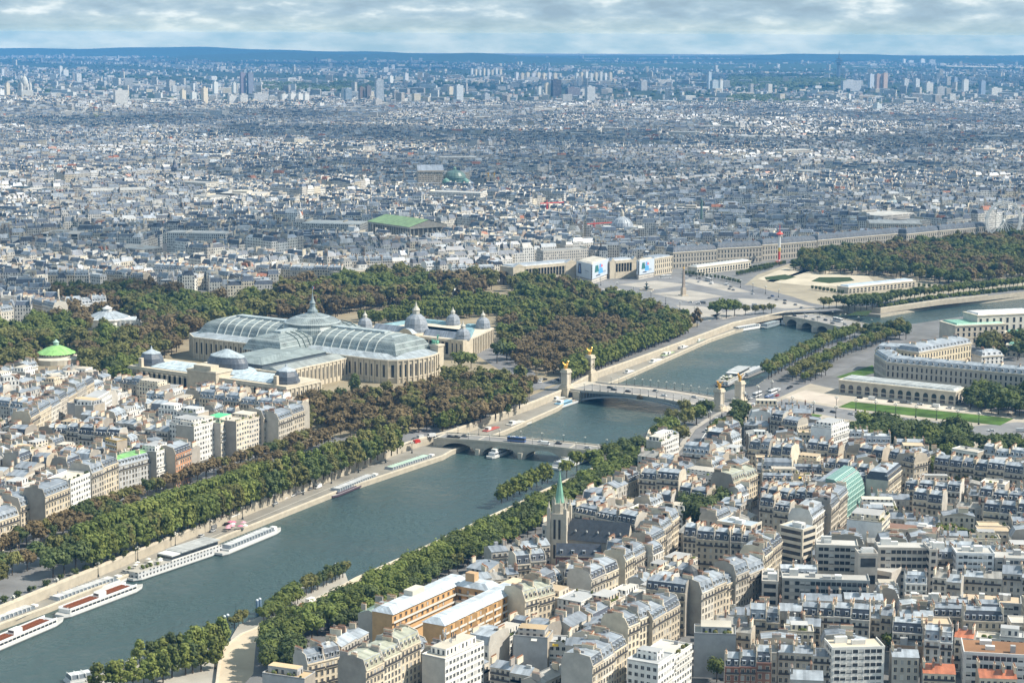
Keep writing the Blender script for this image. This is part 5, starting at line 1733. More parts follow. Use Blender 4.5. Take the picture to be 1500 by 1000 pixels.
def bridges():
    # arched bridge with gilded statues
    RN, LN_, RF, LF_ = P(829, 571), P(1053, 601), P(864, 549), P(1083, 589)
    F = Frame(RN, LN_ - RN); L = (LN_ - RN).length; W = 38.0
    T = F.thing('arched_bridge', 'wide flat steel arch bridge with dark lamp posts and gilded corner pillars', 'bridge')
    x0, x1 = 14, L - 14
    zd = lambda x: .6 + 2.0 * math.sin(math.pi * max(0, min(1, (x - x0) / (x1 - x0))))
    dk = MB(); n = 20
    for i in range(-2, n + 2):
        a, b = x0 + (x1 - x0) * i / n, x0 + (x1 - x0) * (i + 1) / n
        for ya, yb, dz, mt, cc in ((0, 8, .15, 'ground', (.4, .36, .31)), (8, 30, 0, 'asphalt', (.26, .25, .24)), (30, W, .15, 'ground', (.4, .36, .31))):
            dk.face([(a, ya, zd(a) + dz), (b, ya, zd(b) + dz), (b, yb, zd(b) + dz), (a, yb, zd(a) + dz)], mt, cc)
    dk.build('deck', T)
    zs = lambda x: -6.5 + 7.2 * (1 - ((x - (x0 + x1) / 2) / ((x1 - x0) / 2)) ** 2)
    STEEL = (.27, .31, .35)
    for k, y in enumerate((0.3, 7, 13, 19, 25, 31, W - .9)):
        a = MB()
        for i in range(n):
            p, q = x0 + (x1 - x0) * i / n, x0 + (x1 - x0) * (i + 1) / n
            for yy, fl in ((y, 0), (y + .6, 1)):
                f = [(p, yy, zs(p) - .5), (q, yy, zs(q) - .5), (q, yy, zs(q) + .6), (p, yy, zs(p) + .6)]
                a.face(f[::-1] if fl else f, 'paint', STEEL)
                if k in (0, 6):
                    f = [(p, yy, zd(p) - 1.1), (q, yy, zd(q) - 1.1), (q, yy, zd(q) - .05), (p, yy, zd(p) - .05)]
                    a.face(f[::-1] if fl else f, 'paint', (.36, .39, .4))
            a.face([(p, y, zs(p) + .6), (q, y, zs(q) + .6), (q, y + .6, zs(q) + .6), (p, y + .6, zs(p) + .6)], 'paint', STEEL)
            a.face([(p, y + .6, zs(p) - .5), (q, y + .6, zs(q) - .5), (q, y, zs(q) - .5), (p, y, zs(p) - .5)], 'paint', STEEL)
            for h in (0, .5):
                x = p + (q - p) * h
                if zd(x) - 1.1 > zs(x) + .6:
                    a.box(x - .18, y + .1, zs(x) + .5, x + .18, y + .5, zd(x) - .1, 'paint', (.3, .34, .37))
        a.build('arch_rib', T)
    for y, lab in ((-.4, 'near'), (W, 'far')):
        r = MB()
        for i in range(-2, n + 2):
            p, q = x0 + (x1 - x0) * i / n, x0 + (x1 - x0) * (i + 1) / n
            r.face([(p, y, zd(p)), (q, y, zd(q)), (q, y, zd(q) + 1.15), (p, y, zd(p) + 1.15)], 'stone', (.42, .41, .38)); r.face([(q, y + .4, zd(q)), (p, y + .4, zd(p)), (p, y + .4, zd(p) + 1.15), (q, y + .4, zd(q) + 1.15)], 'stone', (.42, .41, .38))
            r.face([(p, y, zd(p) + 1.15), (q, y, zd(q) + 1.15), (q, y + .4, zd(q) + 1.15), (p, y + .4, zd(p) + 1.15)], 'stone', (.5, .48, .44))
        r.build('balustrade', T)
        for i in range(15):
            x = x0 + (x1 - x0) * (i + .5) / 15
            lamp(F.w(x, y + .2), zd(x) + 1.1, 'dark globe lamp post standing on the balustrade of the arched bridge', 'lamp posts on the arched bridge', 1.0)
    for xa, xb in ((-8, x0), (x1, L + 8)):
        ab = MB(); ab.box(xa, -2, WATER_Z - 1, xb, W + 2, .5, 'stone', (.5, .45, .37))
        for j in range(2):
            xx = xa + 5 + j * 9
            ab.box(xx - 1.8, -2.1, -5, xx + 1.8, -2, -1, 'dark', (0, 0, 0))
        ab.build('abutment', T)
    sg = MB(); xm = (x0 + x1) / 2; sg.box(xm - 2.4, -1.6, zd(xm) - 2, xm + 2.4, -.4, zd(xm) + .6, 'paint', (.12, .09, .05)); sg.ball((xm, -1.4, zd(xm) + .4), 1.5, 'paint', (.14, .1, .05), 8, 1.3, .6, .9); sg.build('keystone_figures', T)
    pillar(RN, 0, F.th + 1.57, 'stone pillar with gilded winged horse, near right-bank end of arched bridge')
    pillar(RF, 0, F.th + 1.57, 'stone pillar with gilded winged horse, far right-bank end of arched bridge')
    pillar(LN_, 0, F.th - 1.57, 'stone pillar with gilded winged horse, near left-bank end of arched bridge')
    pillar(LF_, 0, F.th - 1.57, 'stone pillar with gilded winged horse, far left-bank end of arched bridge')
    # low stone bridge
    A, B = P(640, 642, .8), P(892, 664, .8)
    F2, T2, L2, zd2 = arch_bridge('stone_bridge', 'low four-arched stone bridge with a tour bus crossing', A, B, 19, 4, .8, -6.8, 5.6, 5.5, (.45, .41, .34), (.24, .235, .23), .9)
    for i in range(8):
        for y in (.3, 18.7):
            x = L2 * (i + .5) / 8
            lamp(F2.w(x, y), zd2(x) + .3, 'slim lamp post on the low stone bridge', 'lamp posts on the low bridge', .95)
    # far stone bridge
    A, B = P(1150, 463, .8), P(1264, 488, .8)
    F3, T3, L3, zd3 = arch_bridge('stone_bridge', 'far stone bridge of five arches leading from the square', A, B, 36, 5, .8, -6.4, 5.4, 6, (.47, .43, .36), (.27, .26, .25), .9)
    for i in range(6):
        for y in (1, 35):
            x = L3 * (i + .5) / 6
            lamp(F3.w(x, y), zd3(x) + .2, 'lamp post on the far five-arched bridge', 'lamp posts on the far bridge', 1.1)
    return F, L, zd, x0, x1, F2, L2, zd2, F3, L3, zd3


BRG = bridges()
big_palace()
small_palace()


# ------------------------------------------------ generic palaces
def palace(A, B, depth, H, name, label, cat, col=STN, roofc=ZINC, rh=3.5, columns=False, bays=4.2, ends='r', ped=False, slate=False, arches=False, flat=False, group=None):
    F = Frame(A, B - A); W = (B - A).length
    T = F.thing(name, label, cat, group=group)
    q = [(0, 0), (W, 0), (W, depth), (0, depth)]
    mb = MB(); mb.prism(q, -1, H, 'stone', col, cap=False); cornice(mb, q, H - .9, .7, 1.1); cornice(mb, q, H * .33, .35, .5)
    wb = []
    def windows(x0, y0, x1, y1):
        L = math.hypot(x1 - x0, y1 - y0); n = max(1, round(L / bays)); dx, dy = (x1 - x0) / L, (y1 - y0) / L
        rows_ = [(.08, .28), (.42, .62), (.7, .88)] if not arches else [(.1, .72)]
        for i in range(n):
            c = (i + .5) * L / n
            for a, b in rows_:
                hwid = bays * .17 if not arches else bays * .3
                o = .07
                wb.append(((x0 + dx * c, y0 + dy * c), math.atan2(dy, dx), hwid, a * H, b * H))
    windows(0, 0, W, 0)
    if 'r' in ends: windows(W, 0, W, depth)
    if 'l' in ends: windows(0, depth, 0, 0)
    if columns:
        n = round(W * .62 / bays)
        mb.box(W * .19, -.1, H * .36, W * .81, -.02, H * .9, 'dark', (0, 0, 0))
        for i in range(n + 1):
            x = W * .19 + i * W * .62 / n
            mb.tube((x, -1.3, H * .34), (x, -1.3, H * .9), .62, 7, 'stone', tuple(c * 1.05 for c in col))
        mb.box(W * .18, -2, H * .86, W * .82, 0, H + .5, 'stone', col); mb.box(W * .18, -2, 0, W * .82, 0, H * .35, 'stone', col)
        for xx in (0, W * .83):
            mb.prism([(xx - .5, -1.6), (xx + W * .17 + .5, -1.6), (xx + W * .17 + .5, 0), (xx - .5, 0)], -1, H + .4, 'stone', col)
            mb.face([(xx, -1.8, H + .4), (xx + W * .17, -1.8, H + .4), (xx + W * .085, -1.8, H + 4)], 'stone', col); mb.face([(xx + W * .17, 4, H + .4), (xx, 4, H + .4), (xx + W * .085, 4, H + 4)], 'stone', col)
            mb.face([(xx + W * .17, -1.8, H + .4), (xx + W * .17, 4, H + .4), (xx + W * .085, 4, H + 4), (xx + W * .085, -1.8, H + 4)], 'roof', roofc); mb.face([(xx, 4, H + .4), (xx, -1.8, H + .4), (xx + W * .085, -1.8, H + 4), (xx + W * .085, 4, H + 4)], 'roof', roofc)
    mb.build('wall', T)
    wcache = {}
    for (x, y), a, hwid, z0, z1 in wb[:96]:
        k = (round(hwid, 2), round(z1 - z0, 2))
        if k not in wcache:
            w = MB(); h = z1 - z0
            if arches:
                pts = [(-hwid, 0), (hwid, 0)] + [(hwid * math.cos(t), h - hwid + hwid * math.sin(t)) for t in [math.pi * i / 8 for i in range(9)]]
                w.face([(p, -.08, q_) for p, q_ in pts], 'pane', (0, 0, 0)); w.box(-hwid - .3, -.2, -.3, hwid + .3, 0, 0, 'stone', tuple(c * 1.1 for c in col))
            else:
                w.face([(-hwid, -.08, 0), (hwid, -.08, 0), (hwid, -.08, h), (-hwid, -.08, h)], 'pane', (0, 0, 0)); w.box(-hwid - .25, -.25, h, hwid + .25, 0, h + .3, 'stone', tuple(c * 1.1 for c in col))
            wcache[k] = w.mesh('window')
        add('window', wcache[k], T, (x, y, z0), a)
    rb = MB()
    if flat:
        rb.prism([(1.5, 1.5), (W - 1.5, 1.5), (W - 1.5, depth - 1.5), (1.5, depth - 1.5)], H + .1, H + 1.6, 'roof', roofc, poly1=[(3, 3), (W - 3, 3), (W - 3, depth - 3), (3, depth - 3)])
    else:
        hi = [(2, 2), (W - 2, 2), (W - 2, depth - 2), (2, depth - 2)]
        rb.prism([(.1, .1), (W - .1, .1), (W - .1, depth - .1), (.1, depth - .1)], H + .2, H + rh, 'slate' if slate else 'roof', SLATE if slate else roofc, cap=False, poly1=hi)
        rb.prism(hi, H + rh, H + rh + 1.6, 'roof', roofc if sum(roofc) < .5 else ZINC2, poly1=[(5, depth / 2 - .2), (W - 5, depth / 2 - .2), (W - 5, depth / 2 + .2), (5, depth / 2 + .2)])
    rb.build('roof', T)
    if not flat:
        n = max(2, int(W / 5))
        for i in range(min(n, 40)):
            put_dormer(T, 'zinc', ((i + .5) * W / n, .5, H + .8))
        for i in range(max(2, int(W / 14))):
            put_chimney(T, ((i + .5) * W / max(2, int(W / 14)), depth * .5, H + rh))
    claim([F.w(-1, -3), F.w(W + 1, -3), F.w(W + 1, depth + 1), F.w(-1, depth + 1)])
    return F, T, W


palace(P(751, 392, 20), P(843, 384, 20), 24, 20, 'palace', 'long stone palace with colonnade and corner pediments beside the wrapped building', 'palace', columns=True, flat=True, roofc=(.33, .36, .4))
palace(P(893, 383, 20), P(932, 380, 20), 22, 20, 'palace', 'colonnaded stone palace between the two advertising screens', 'palace', columns=True, flat=True, roofc=(.33, .36, .4))
palace(P(959, 379, 20), P(985, 375, 20), 20, 20, 'palace', 'stone palace end right of the smaller advertising screen', 'palace', flat=True)
# wrapped building: white sheeting printed with an advertisement
def wrapped(pl, pm, pr, z, label, name='wrapped_building'):
    A, B, C = P(*pl, z), P(*pm, z), P(*pr, z)
    o = B
    T = thing(name, label, 'building', (o.x, o.y, 0))
    a, c = A - o, C - o
    d = a + c
    mb = MB(); mb.prism([(a.x, a.y), (0, 0), (c.x, c.y), (d.x, d.y)], -1, z, 'stonewin', (.6, .56, .5)); mb.build('wall', T)
    for k, (s, e) in enumerate(((a, Vector((0, 0))), (Vector((0, 0)), c))):
        u = unit(e - s); n = Vector((u.y, -u.x)) * .6; L = (e - s).length
        sc = MB()
        pt = lambda x, zz, o_=0: (s.x + u.x * x + n.x * (1 + o_), s.y + u.y * x + n.y * (1 + o_), zz)
        sc.face([pt(0, z * .25), pt(L, z * .25), pt(L, z + 1), pt(0, z + 1)], 'paint', (.5, .56, .63))
        # the printed pictures: dark handset, coloured flowers, small grey lines of text
        def blob(x0, z0, x1, z1, colr, oo=.1):
            sc.face([pt(L * x0, z * z0, oo), pt(L * x1, z * z0, oo), pt(L * (x1 - .05), z * z1, oo), pt(L * (x0 + .04), z * z1, oo)], 'paint', colr)
        if k == 0:
            blob(.1, .42, .36, .95, (.05, .06, .1)); blob(.16, .5, .3, .85, (.12, .2, .4), .2); blob(.55, .6, .85, .66, (.3, .35, .42)); blob(.55, .5, .75, .55, (.4, .45, .5))
        else:
            blob(.14, .55, .4, .9, (.04, .16, .16)); blob(.36, .42, .66, .7, (.1, .35, .7)); blob(.4, .72, .56, .92, (.1, .3, .65), .2); blob(.5, .75, .64, .88, (.6, .15, .2), .25); blob(.62, .42, .84, .52, (.3, .36, .45)); blob(.2, .34, .5, .4, (.05, .07, .12), .2)
        sc.build('advertising_sheet', T)
    r = MB(); r.prism([(a.x * .96, a.y * .96), (0, .4), (c.x * .96, c.y * .96), (d.x * .96, d.y * .96)], z, z + 2, 'roof', (.55, .5, .42), poly1=[(a.x * .8 + d.x * .08, a.y * .8 + d.y * .08), (d.x * .12, d.y * .12), (c.x * .8 + d.x * .08, c.y * .8 + d.y * .08), (d.x * .85, d.y * .85)]); r.build('roof', T)
    claim([Vector(o) + q for q in (a, Vector((0, 0)), c, d)])


wrapped((845, 383), (867, 388), (891, 380), 22, 'corner building wrapped in two white advertising sheets beside the paved square')
wrapped((933, 382), (936, 383), (958, 379), 21, 'narrow building front hidden by a white sheet with blue flowers', 'wrapped_building')
# arcaded street along the gardens
for i, (a, b, z, d_, ph) in enumerate((((986, 370), (1050, 366), 20, 16, 'leftmost of the arcaded street, by the low garden hall'), ((1051, 364), (1116, 361), 20, 16, 'second along the arcaded street'), ((1117, 359), (1196, 353), 20, 16, 'third along, behind the red and white ride'),
                                  ((1198, 352), (1327, 341), 20, 18, 'longest of the arcaded street, with rounded roof end'), ((1328, 343), (1375, 338), 20, 16, 'fifth along the arcaded street'), ((1376, 338), (1444, 332), 20, 16, 'left of the white ferris wheel'), ((1484, 328), (1530, 324), 20, 16, 'right of the white ferris wheel'))):
    palace(P(*a, z), P(*b, z), d_, z, 'arcaded_terrace', 'uniform stone terrace with dormered roof, ' + ph, 'building', col=(.36, .335, .29), roofc=(.1, .115, .14), rh=5.5, ends='l', bays=4.4, group='arcaded terraces along the garden')
# left bank palaces
palace(P(1281, 518, 20), P(1298, 529, 20), 17, 20, 'ministry', 'short left wing of the long grey-stone ministry', 'ministry', col=(.46, .42, .36), ends='l', bays=4)
palace(P(1298, 530, 20), P(1530, 551, 20), 15, 20, 'ministry', 'long grey-stone ministry with rows of windows and slate-edged roof', 'ministry', col=(.46, .42, .36), roofc=(.26, .29, .33), bays=4.0, ends='')
palace(P(1282, 512, 18), P(1345, 516, 18), 20, 18, 'ministry', 'zinc-roofed palace front behind the riverside trees', 'palace', col=(.52, .47, .38), bays=4)
palace(P(1346, 516, 20), P(1423, 502, 20), 22, 20, 'ministry', 'cream palace with dormered roof behind the long ministry', 'palace', col=(.58, .5, .36), bays=4, ends='l')
palace(P(1229, 556, 11), P(1400, 574, 11), 22, 11, 'station_hall', 'low stone station palace with a row of tall arched windows', 'station', col=(.5, .45, .37), roofc=(.4, .42, .42), bays=6.6, arches=True, flat=True)
palace(P(1400, 477, 18), P(1473, 474, 18), 30, 18, 'assembly_palace', 'plain pale stone palace block by the river at the right edge', 'palace', col=(.56, .5, .41), flat=True, roofc=(.2, .4, .3), bays=6)
palace(P(1432, 462, 26), P(1520, 458, 26), 25, 26, 'assembly_palace', 'white-roofed upper palace block behind the pale stone one', 'palace', col=(.6, .57, .5), flat=True, roofc=(.6, .6, .6), bays=7)
palace(P(1473, 488, 14), P(1530, 490, 14), 16, 14, 'assembly_palace', 'low palace wing with green copper roof at the right edge', 'palace', col=(.55, .5, .4), flat=True, roofc=(.15, .42, .28), bays=5)
palace(P(1474, 505, 10), P(1530, 508, 10), 12, 10, 'assembly_palace', 'lower green-roofed gallery beneath the palace wing', 'palace', col=(.55, .5, .4), flat=True, roofc=(.2, .4, .32), bays=5)
palace(P(1438, 522, 11), P(1470, 520, 11), 14, 11, 'garden_pavilion', 'small white house among the palace court trees', 'house', col=(.66, .64, .6), bays=4)
# garden halls
palace(P(1021, 393, 8), P(1100, 383, 8), 14, 9, 'garden_hall', 'long pale garden hall with arches below the arcaded street', 'hall', col=(.58, .54, .45), arches=True, flat=True, roofc=(.5, .52, .52), bays=5)
palace(P(1243, 421, 7), P(1341, 411, 7), 17, 7, 'greenhouse_hall', 'long garden hall with blue-grey glass roof beside the river', 'hall', col=(.5, .46, .38), flat=True, roofc=(.42, .5, .58), bays=6, arches=True)
palace(P(346, 421, 14), P(394, 420, 14), 16, 14, 'pavilion', 'square stone building with pillared loggia among brown trees', 'building', col=(.6, .52, .4), flat=True, bays=7, ends='r')
palace(P(640, 428, 5), P(690, 424, 5), 14, 5, 'pavilion', 'low white garden restaurant among the park trees', 'pavilion', col=(.7, .7, .68), flat=True, roofc=(.6, .62, .62), bays=5)


def rotundas():
    c = P(158, 480)
    T = thing('theatre', 'white round theatre with ribbed grey cone roof among chestnut trees', 'theatre', (c.x, c.y, 0))
    m = MB(); m.lathe([(21, -1), (21, 9), (22, 9.2), (22, 10.2), (20.5, 10.4)], 0, 0, 12, 'stone', (.7, .69, .65)); m.box(10, -16, -1, 34, 8, 10, 'stone', (.7, .69, .65), top='roof', topcol=(.52, .56, .58))
    pilasters(m, 10, -16, 34, -16, 0, 9.5, 5, 1, .5, col=(.72, .71, .67), sill=2, top=3); pilasters(m, 34, -16, 34, 8, 0, 9.5, 6, 1, .5, col=(.72, .71, .67), sill=1, top=3); m.build('wall', T)
    r = MB(); r.lathe([(20.6, 10.3), (9, 15.4), (5.2, 16.2)], 0, 0, 12, 'roof', (.33, .37, .41))
    for k in range(12):
        a = k * math.pi / 6; r.tube((20.6 * math.cos(a), 20.6 * math.sin(a), 10.5), (5.2 * math.cos(a), 5.2 * math.sin(a), 16.4), .35, 4, 'paint', (.5, .53, .55))
    r.lathe([(4.2, 16), (4.2, 18.6), (5, 18.8), (2.4, 20.4), (.3, 21.6)], 0, 0, 12, 'paint', (.62, .63, .62)); r.build('roof', T)
    c = P(83, 530)
    T = thing('rotunda', 'round hall with bright green conical roof and small lantern', 'theatre', (c.x, c.y, 0))
    m = MB(); m.lathe([(15.5, -1), (15.5, 8), (16, 8.4)], 0, 0, 24, 'stonewin', (.6, .55, .46)); m.lathe([(22, -1), (22, 4.5), (16, 6)], 0, 0, 24, 'stone', (.55, .51, .43)); m.build('wall', T)
    r = MB(); r.lathe([(16.8, 8.2), (15, 9.2), (9.5, 12), (4, 14.2), (2.6, 14.6)], 0, 0, 24, 'roof', (.27, .52, .17)); r.build('roof', T)
    r = MB(); r.lathe([(2.4, 14.4), (2.4, 17), (2.9, 17.2), (1.5, 18.4), (.1, 19.8)], 0, 0, 12, 'paint', (.35, .5, .42)); r.build('lantern', T)


rotundas()


def temple():
    A, B, C = P(540, 347), P(600, 356), P(640, 350)
    F = Frame(A, B - A); L = (B - A).length; D = max(36, (C - B).dot(F.n))
    T = F.thing('temple_church', 'columned temple church with bright green gabled roof in the city', 'church')
    m = MB(); m.box(-3, -3, -1, L + 3, D + 3, 3, 'stone', (.45, .42, .36)); m.box(5, 5, 3, L - 5, D - 5, 19, 'stone', (.32, .3, .27)); m.build('wall', T)
    c = MB()
    for i in range(19):
        x = i * L / 18; c.tube((x, 1, 3), (x, 1, 19), 1.05, 7, 'stone', (.5, .46, .39))
    for i in range(1, 9):
        y = i * D / 8; c.tube((L - 1, y, 3), (L - 1, y, 19), 1.05, 7, 'stone', (.5, .46, .39)); 
    struct_ = c.build('colonnade', T); struct_['kind'] = 'stuff'
    e = MB(); e.box(-1.5, -1, 19, L + 1.5, D + 1, 21.6, 'stone', (.48, .44, .37))
    e.face([(L + 1.4, -1, 21.6), (L + 1.4, D + 1, 21.6), (L + 1.4, D / 2, 29.5)], 'stone', (.44, .4, .34)); e.face([(-1.4, D + 1, 21.6), (-1.4, -1, 21.6), (-1.4, D / 2, 29.5)], 'stone', (.44, .4, .34)); e.build('pediment', T)
    r = MB(); r.face([(-2, -1.6, 21.7), (L + 2, -1.6, 21.7), (L + 2, D / 2, 30.2), (-2, D / 2, 30.2)], 'roof', (.36, .5, .2)); r.face([(L + 2, D + 1.6, 21.7), (-2, D + 1.6, 21.7), (-2, D / 2, 30.2), (L + 2, D / 2, 30.2)], 'roof', (.36, .5, .2)); r.build('roof', T)


temple()


def opera():
    c = P(632, 287); s = math.hypot(*c) / FPX
    th = .12
    T = thing('opera_house', 'massive stone opera house with gabled stage block and green dome', 'opera house', (c.x, c.y, 0), th)
    m = MB(); m.box(-40, 0, 0, 75, 80, 22, 'stonewin', (.42, .37, .3), top='roof', topcol=(.22, .25, .3)); m.box(-22, 15, 22, 22, 55, 43, 'stonewin', (.45, .38, .29)); m.box(-23, 14, 41, 23, 56, 43.4, 'stone', (.5, .42, .32)); m.build('wall', T)
    r = MB(); r.face([(-23, 14, 43.4), (23, 14, 43.4), (23, 35, 52), (-23, 35, 52)], 'roof', (.26, .29, .34)); r.face([(23, 56, 43.4), (-23, 56, 43.4), (-23, 35, 52), (23, 35, 52)], 'roof', (.26, .29, .34))
    r.face([(23, 14, 43.4), (23, 56, 43.4), (23, 35, 52)], 'stone', (.36, .36, .33)); r.face([(-23, 56, 43.4), (-23, 14, 43.4), (-23, 35, 52)], 'stone', (.36, .36, .33)); r.build('roof', T)
    d = MB(); d.lathe([(19, 22), (19, 29), (20, 29.4), (19, 33), (15, 38.5), (7, 42), (3, 43)], 44, 35, 20, 'roof', (.11, .18, .155)); d.lathe([(3, 42.8), (3, 46), (.3, 49)], 44, 35, 10, 'paint', (.2, .3, .24)); d.build('dome', T)
    for x, y in ((26, 4), (60, 2)):
        d = MB(); d.lathe([(7, 22), (7, 25), (5.5, 28), (2, 30), (.2, 31)], x, y, 12, 'roof', (.14, .27, .22)); d.build('small_dome', T)
    for k, px in enumerate((715, 724)):
        q = P(px, 284)
        g = thing('gilded_statue', 'gilded winged figure on the opera roof, ' + ('left one' if k == 0 else 'right one'), 'statue', (q.x, q.y, 0), th)
        b = MB(); b.box(-3, -3, 0, 3, 3, 30, 'stone', (.45, .4, .33)); b.build('plinth', g)
        b = MB(); b.tube((0, 0, 30), (0, 0, 34), 1.1, 6, 'gold', (0, 0, 0), .8); b.ball((0, 0, 35.4), 1.5, 'gold', (0, 0, 0), 7, 1, .8, 1.3); b.ball((0, 0, 37.6), .7, 'gold', (0, 0, 0), 6)
        for s_ in (-1, 1):
            b.face([(s_ * .6, .4, 34.5), (s_ * 2.6, .8, 38), (s_ * 1.8, .6, 34)], 'gold', (0, 0, 0))
        b.build('figure', g)


opera()


def dome_church(px, py, label, r, h, col, rc, ribs_=True, n=20):
    c = P(px, py)
    T = thing('domed_church', label, 'church', (c.x, c.y, 0))
    m = MB(); m.lathe([(r * 1.15, 0), (r * 1.15, h * .5), (r * 1.2, h * .52), (r, h * .55)], 0, 0, n, 'stonewin', col); m.build('drum', T)
    d = MB(); d.lathe([(r, h * .54), (r * 1.0, h * .62), (r * .9, h * .75), (r * .66, h * .88), (r * .3, h * .97), (r * .18, h)], 0, 0, n, 'roof', rc)
    if ribs_:
        for k in range(12):
            a = k * math.pi / 6
            for (r0, z0), (r1, z1) in zip([(1.01, .6), (.92, .75), (.68, .88)], [(.92, .75), (.68, .88), (.3, .975)]):
                d.tube((r * r0 * math.cos(a), r * r0 * math.sin(a), h * z0), (r * r1 * math.cos(a), r * r1 * math.sin(a), h * z1), .35, 4, 'paint', tuple(min(1, c_ * 1.35) for c_ in rc))
    d.lathe([(r * .18, h), (r * .18, h * 1.12), (.1, h * 1.3)], 0, 0, 10, 'stone', col); d.build('dome', T)


dome_church(911, 353, 'round church with ribbed grey dome left of the arcaded street', 15, 34, (.5, .45, .37), (.33, .36, .4))
dome_church(1308, 318, 'round market hall with low glass dome behind the arcaded street', 19, 27, (.5, .48, .42), (.32, .38, .4))


def basilica():
    c = P(38, 160)
    z = 44.0
    T = thing('basilica', 'white basilica with tall ovoid dome on the far left hill', 'church', (c.x, c.y, z), .5)
    m = MB(); m.box(-22, -30, -6, 22, 34, 26, 'stone', (.56, .55, .51)); m.lathe([(13, 24), (13, 44), (14, 45)], 0, 8, 16, 'stonewin', (.56, .55, .51)); m.build('wall', T)
    d = MB(); d.lathe([(13, 45), (13.4, 52), (12, 62), (8.5, 70), (4, 76), (2.6, 77)], 0, 8, 16, 'stone', (.5, .5, .47)); d.lathe([(2.6, 77), (2.6, 83), (.2, 87)], 0, 8, 10, 'stone', (.5, .5, .47)); d.build('dome', T)
    for x, y in ((-16, -12), (16, -12), (-16, 26), (16, 26)):
        s = MB(); s.lathe([(5.5, 24), (5.5, 36), (5.6, 40), (4.6, 46), (2, 51), (.2, 54)], x, y, 12, 'stone', (.53, .52, .49)); s.build('small_dome', T)
    b = MB(); b.box(-6, 40, -6, 6, 52, 58, 'stone', (.53, .52, .48)); b.lathe([(6, 58), (5.4, 68), (2, 76), (.2, 80)], 0, 46, 12, 'stone', (.5, .5, .47)); b.build('bell_tower', T)


basilica()


# ------------------------------------------------ towers and slabs among the far city
def slab_block(px, by, ty, wpx, col, label, name='tower_block', cat='tower block', depth=16, group='tower blocks of the far city', bands='win', th=0, topc=None):
    c = P(px, by); dist = c.length
    w = max(4, wpx * dist / FPX); h = max(5, (by - ty) * dist / FPX * 1.01)
    T = thing(name, label, cat, (c.x, c.y, 0), th, group)
    g = float(ground_h(np.array([c.x]), np.array([c.y]))[0])
    m = MB()
    m.box(-w / 2, 0, g - 2, w / 2, depth, h, 'stonewin' if bands == 'win' else 'stone', col, top='stone', topcol=topc or (.45, .43, .4)); 
    m.build('wall', T)
    if bands == 'bands':
        n = max(2, int(h / 4))
        for k in range(min(n, 12)):
            b = MB(); z0 = g + (h - g) * (k + .35) / n; z1 = z0 + (h - g) / n * .5
            b.box(-w / 2 - .1, -.25, z0, w / 2 + .1, -.05, z1, 'pane', (0, 0, 0)); b.build('window_band', T)
    r = MB(); r.box(-w * .25, depth * .2, h - .02, w * .1, depth * .8, h + min(4, h * .08) + 1, 'stone', tuple(c_ * .8 for c_ in col)); r.build('roof_plant', T)


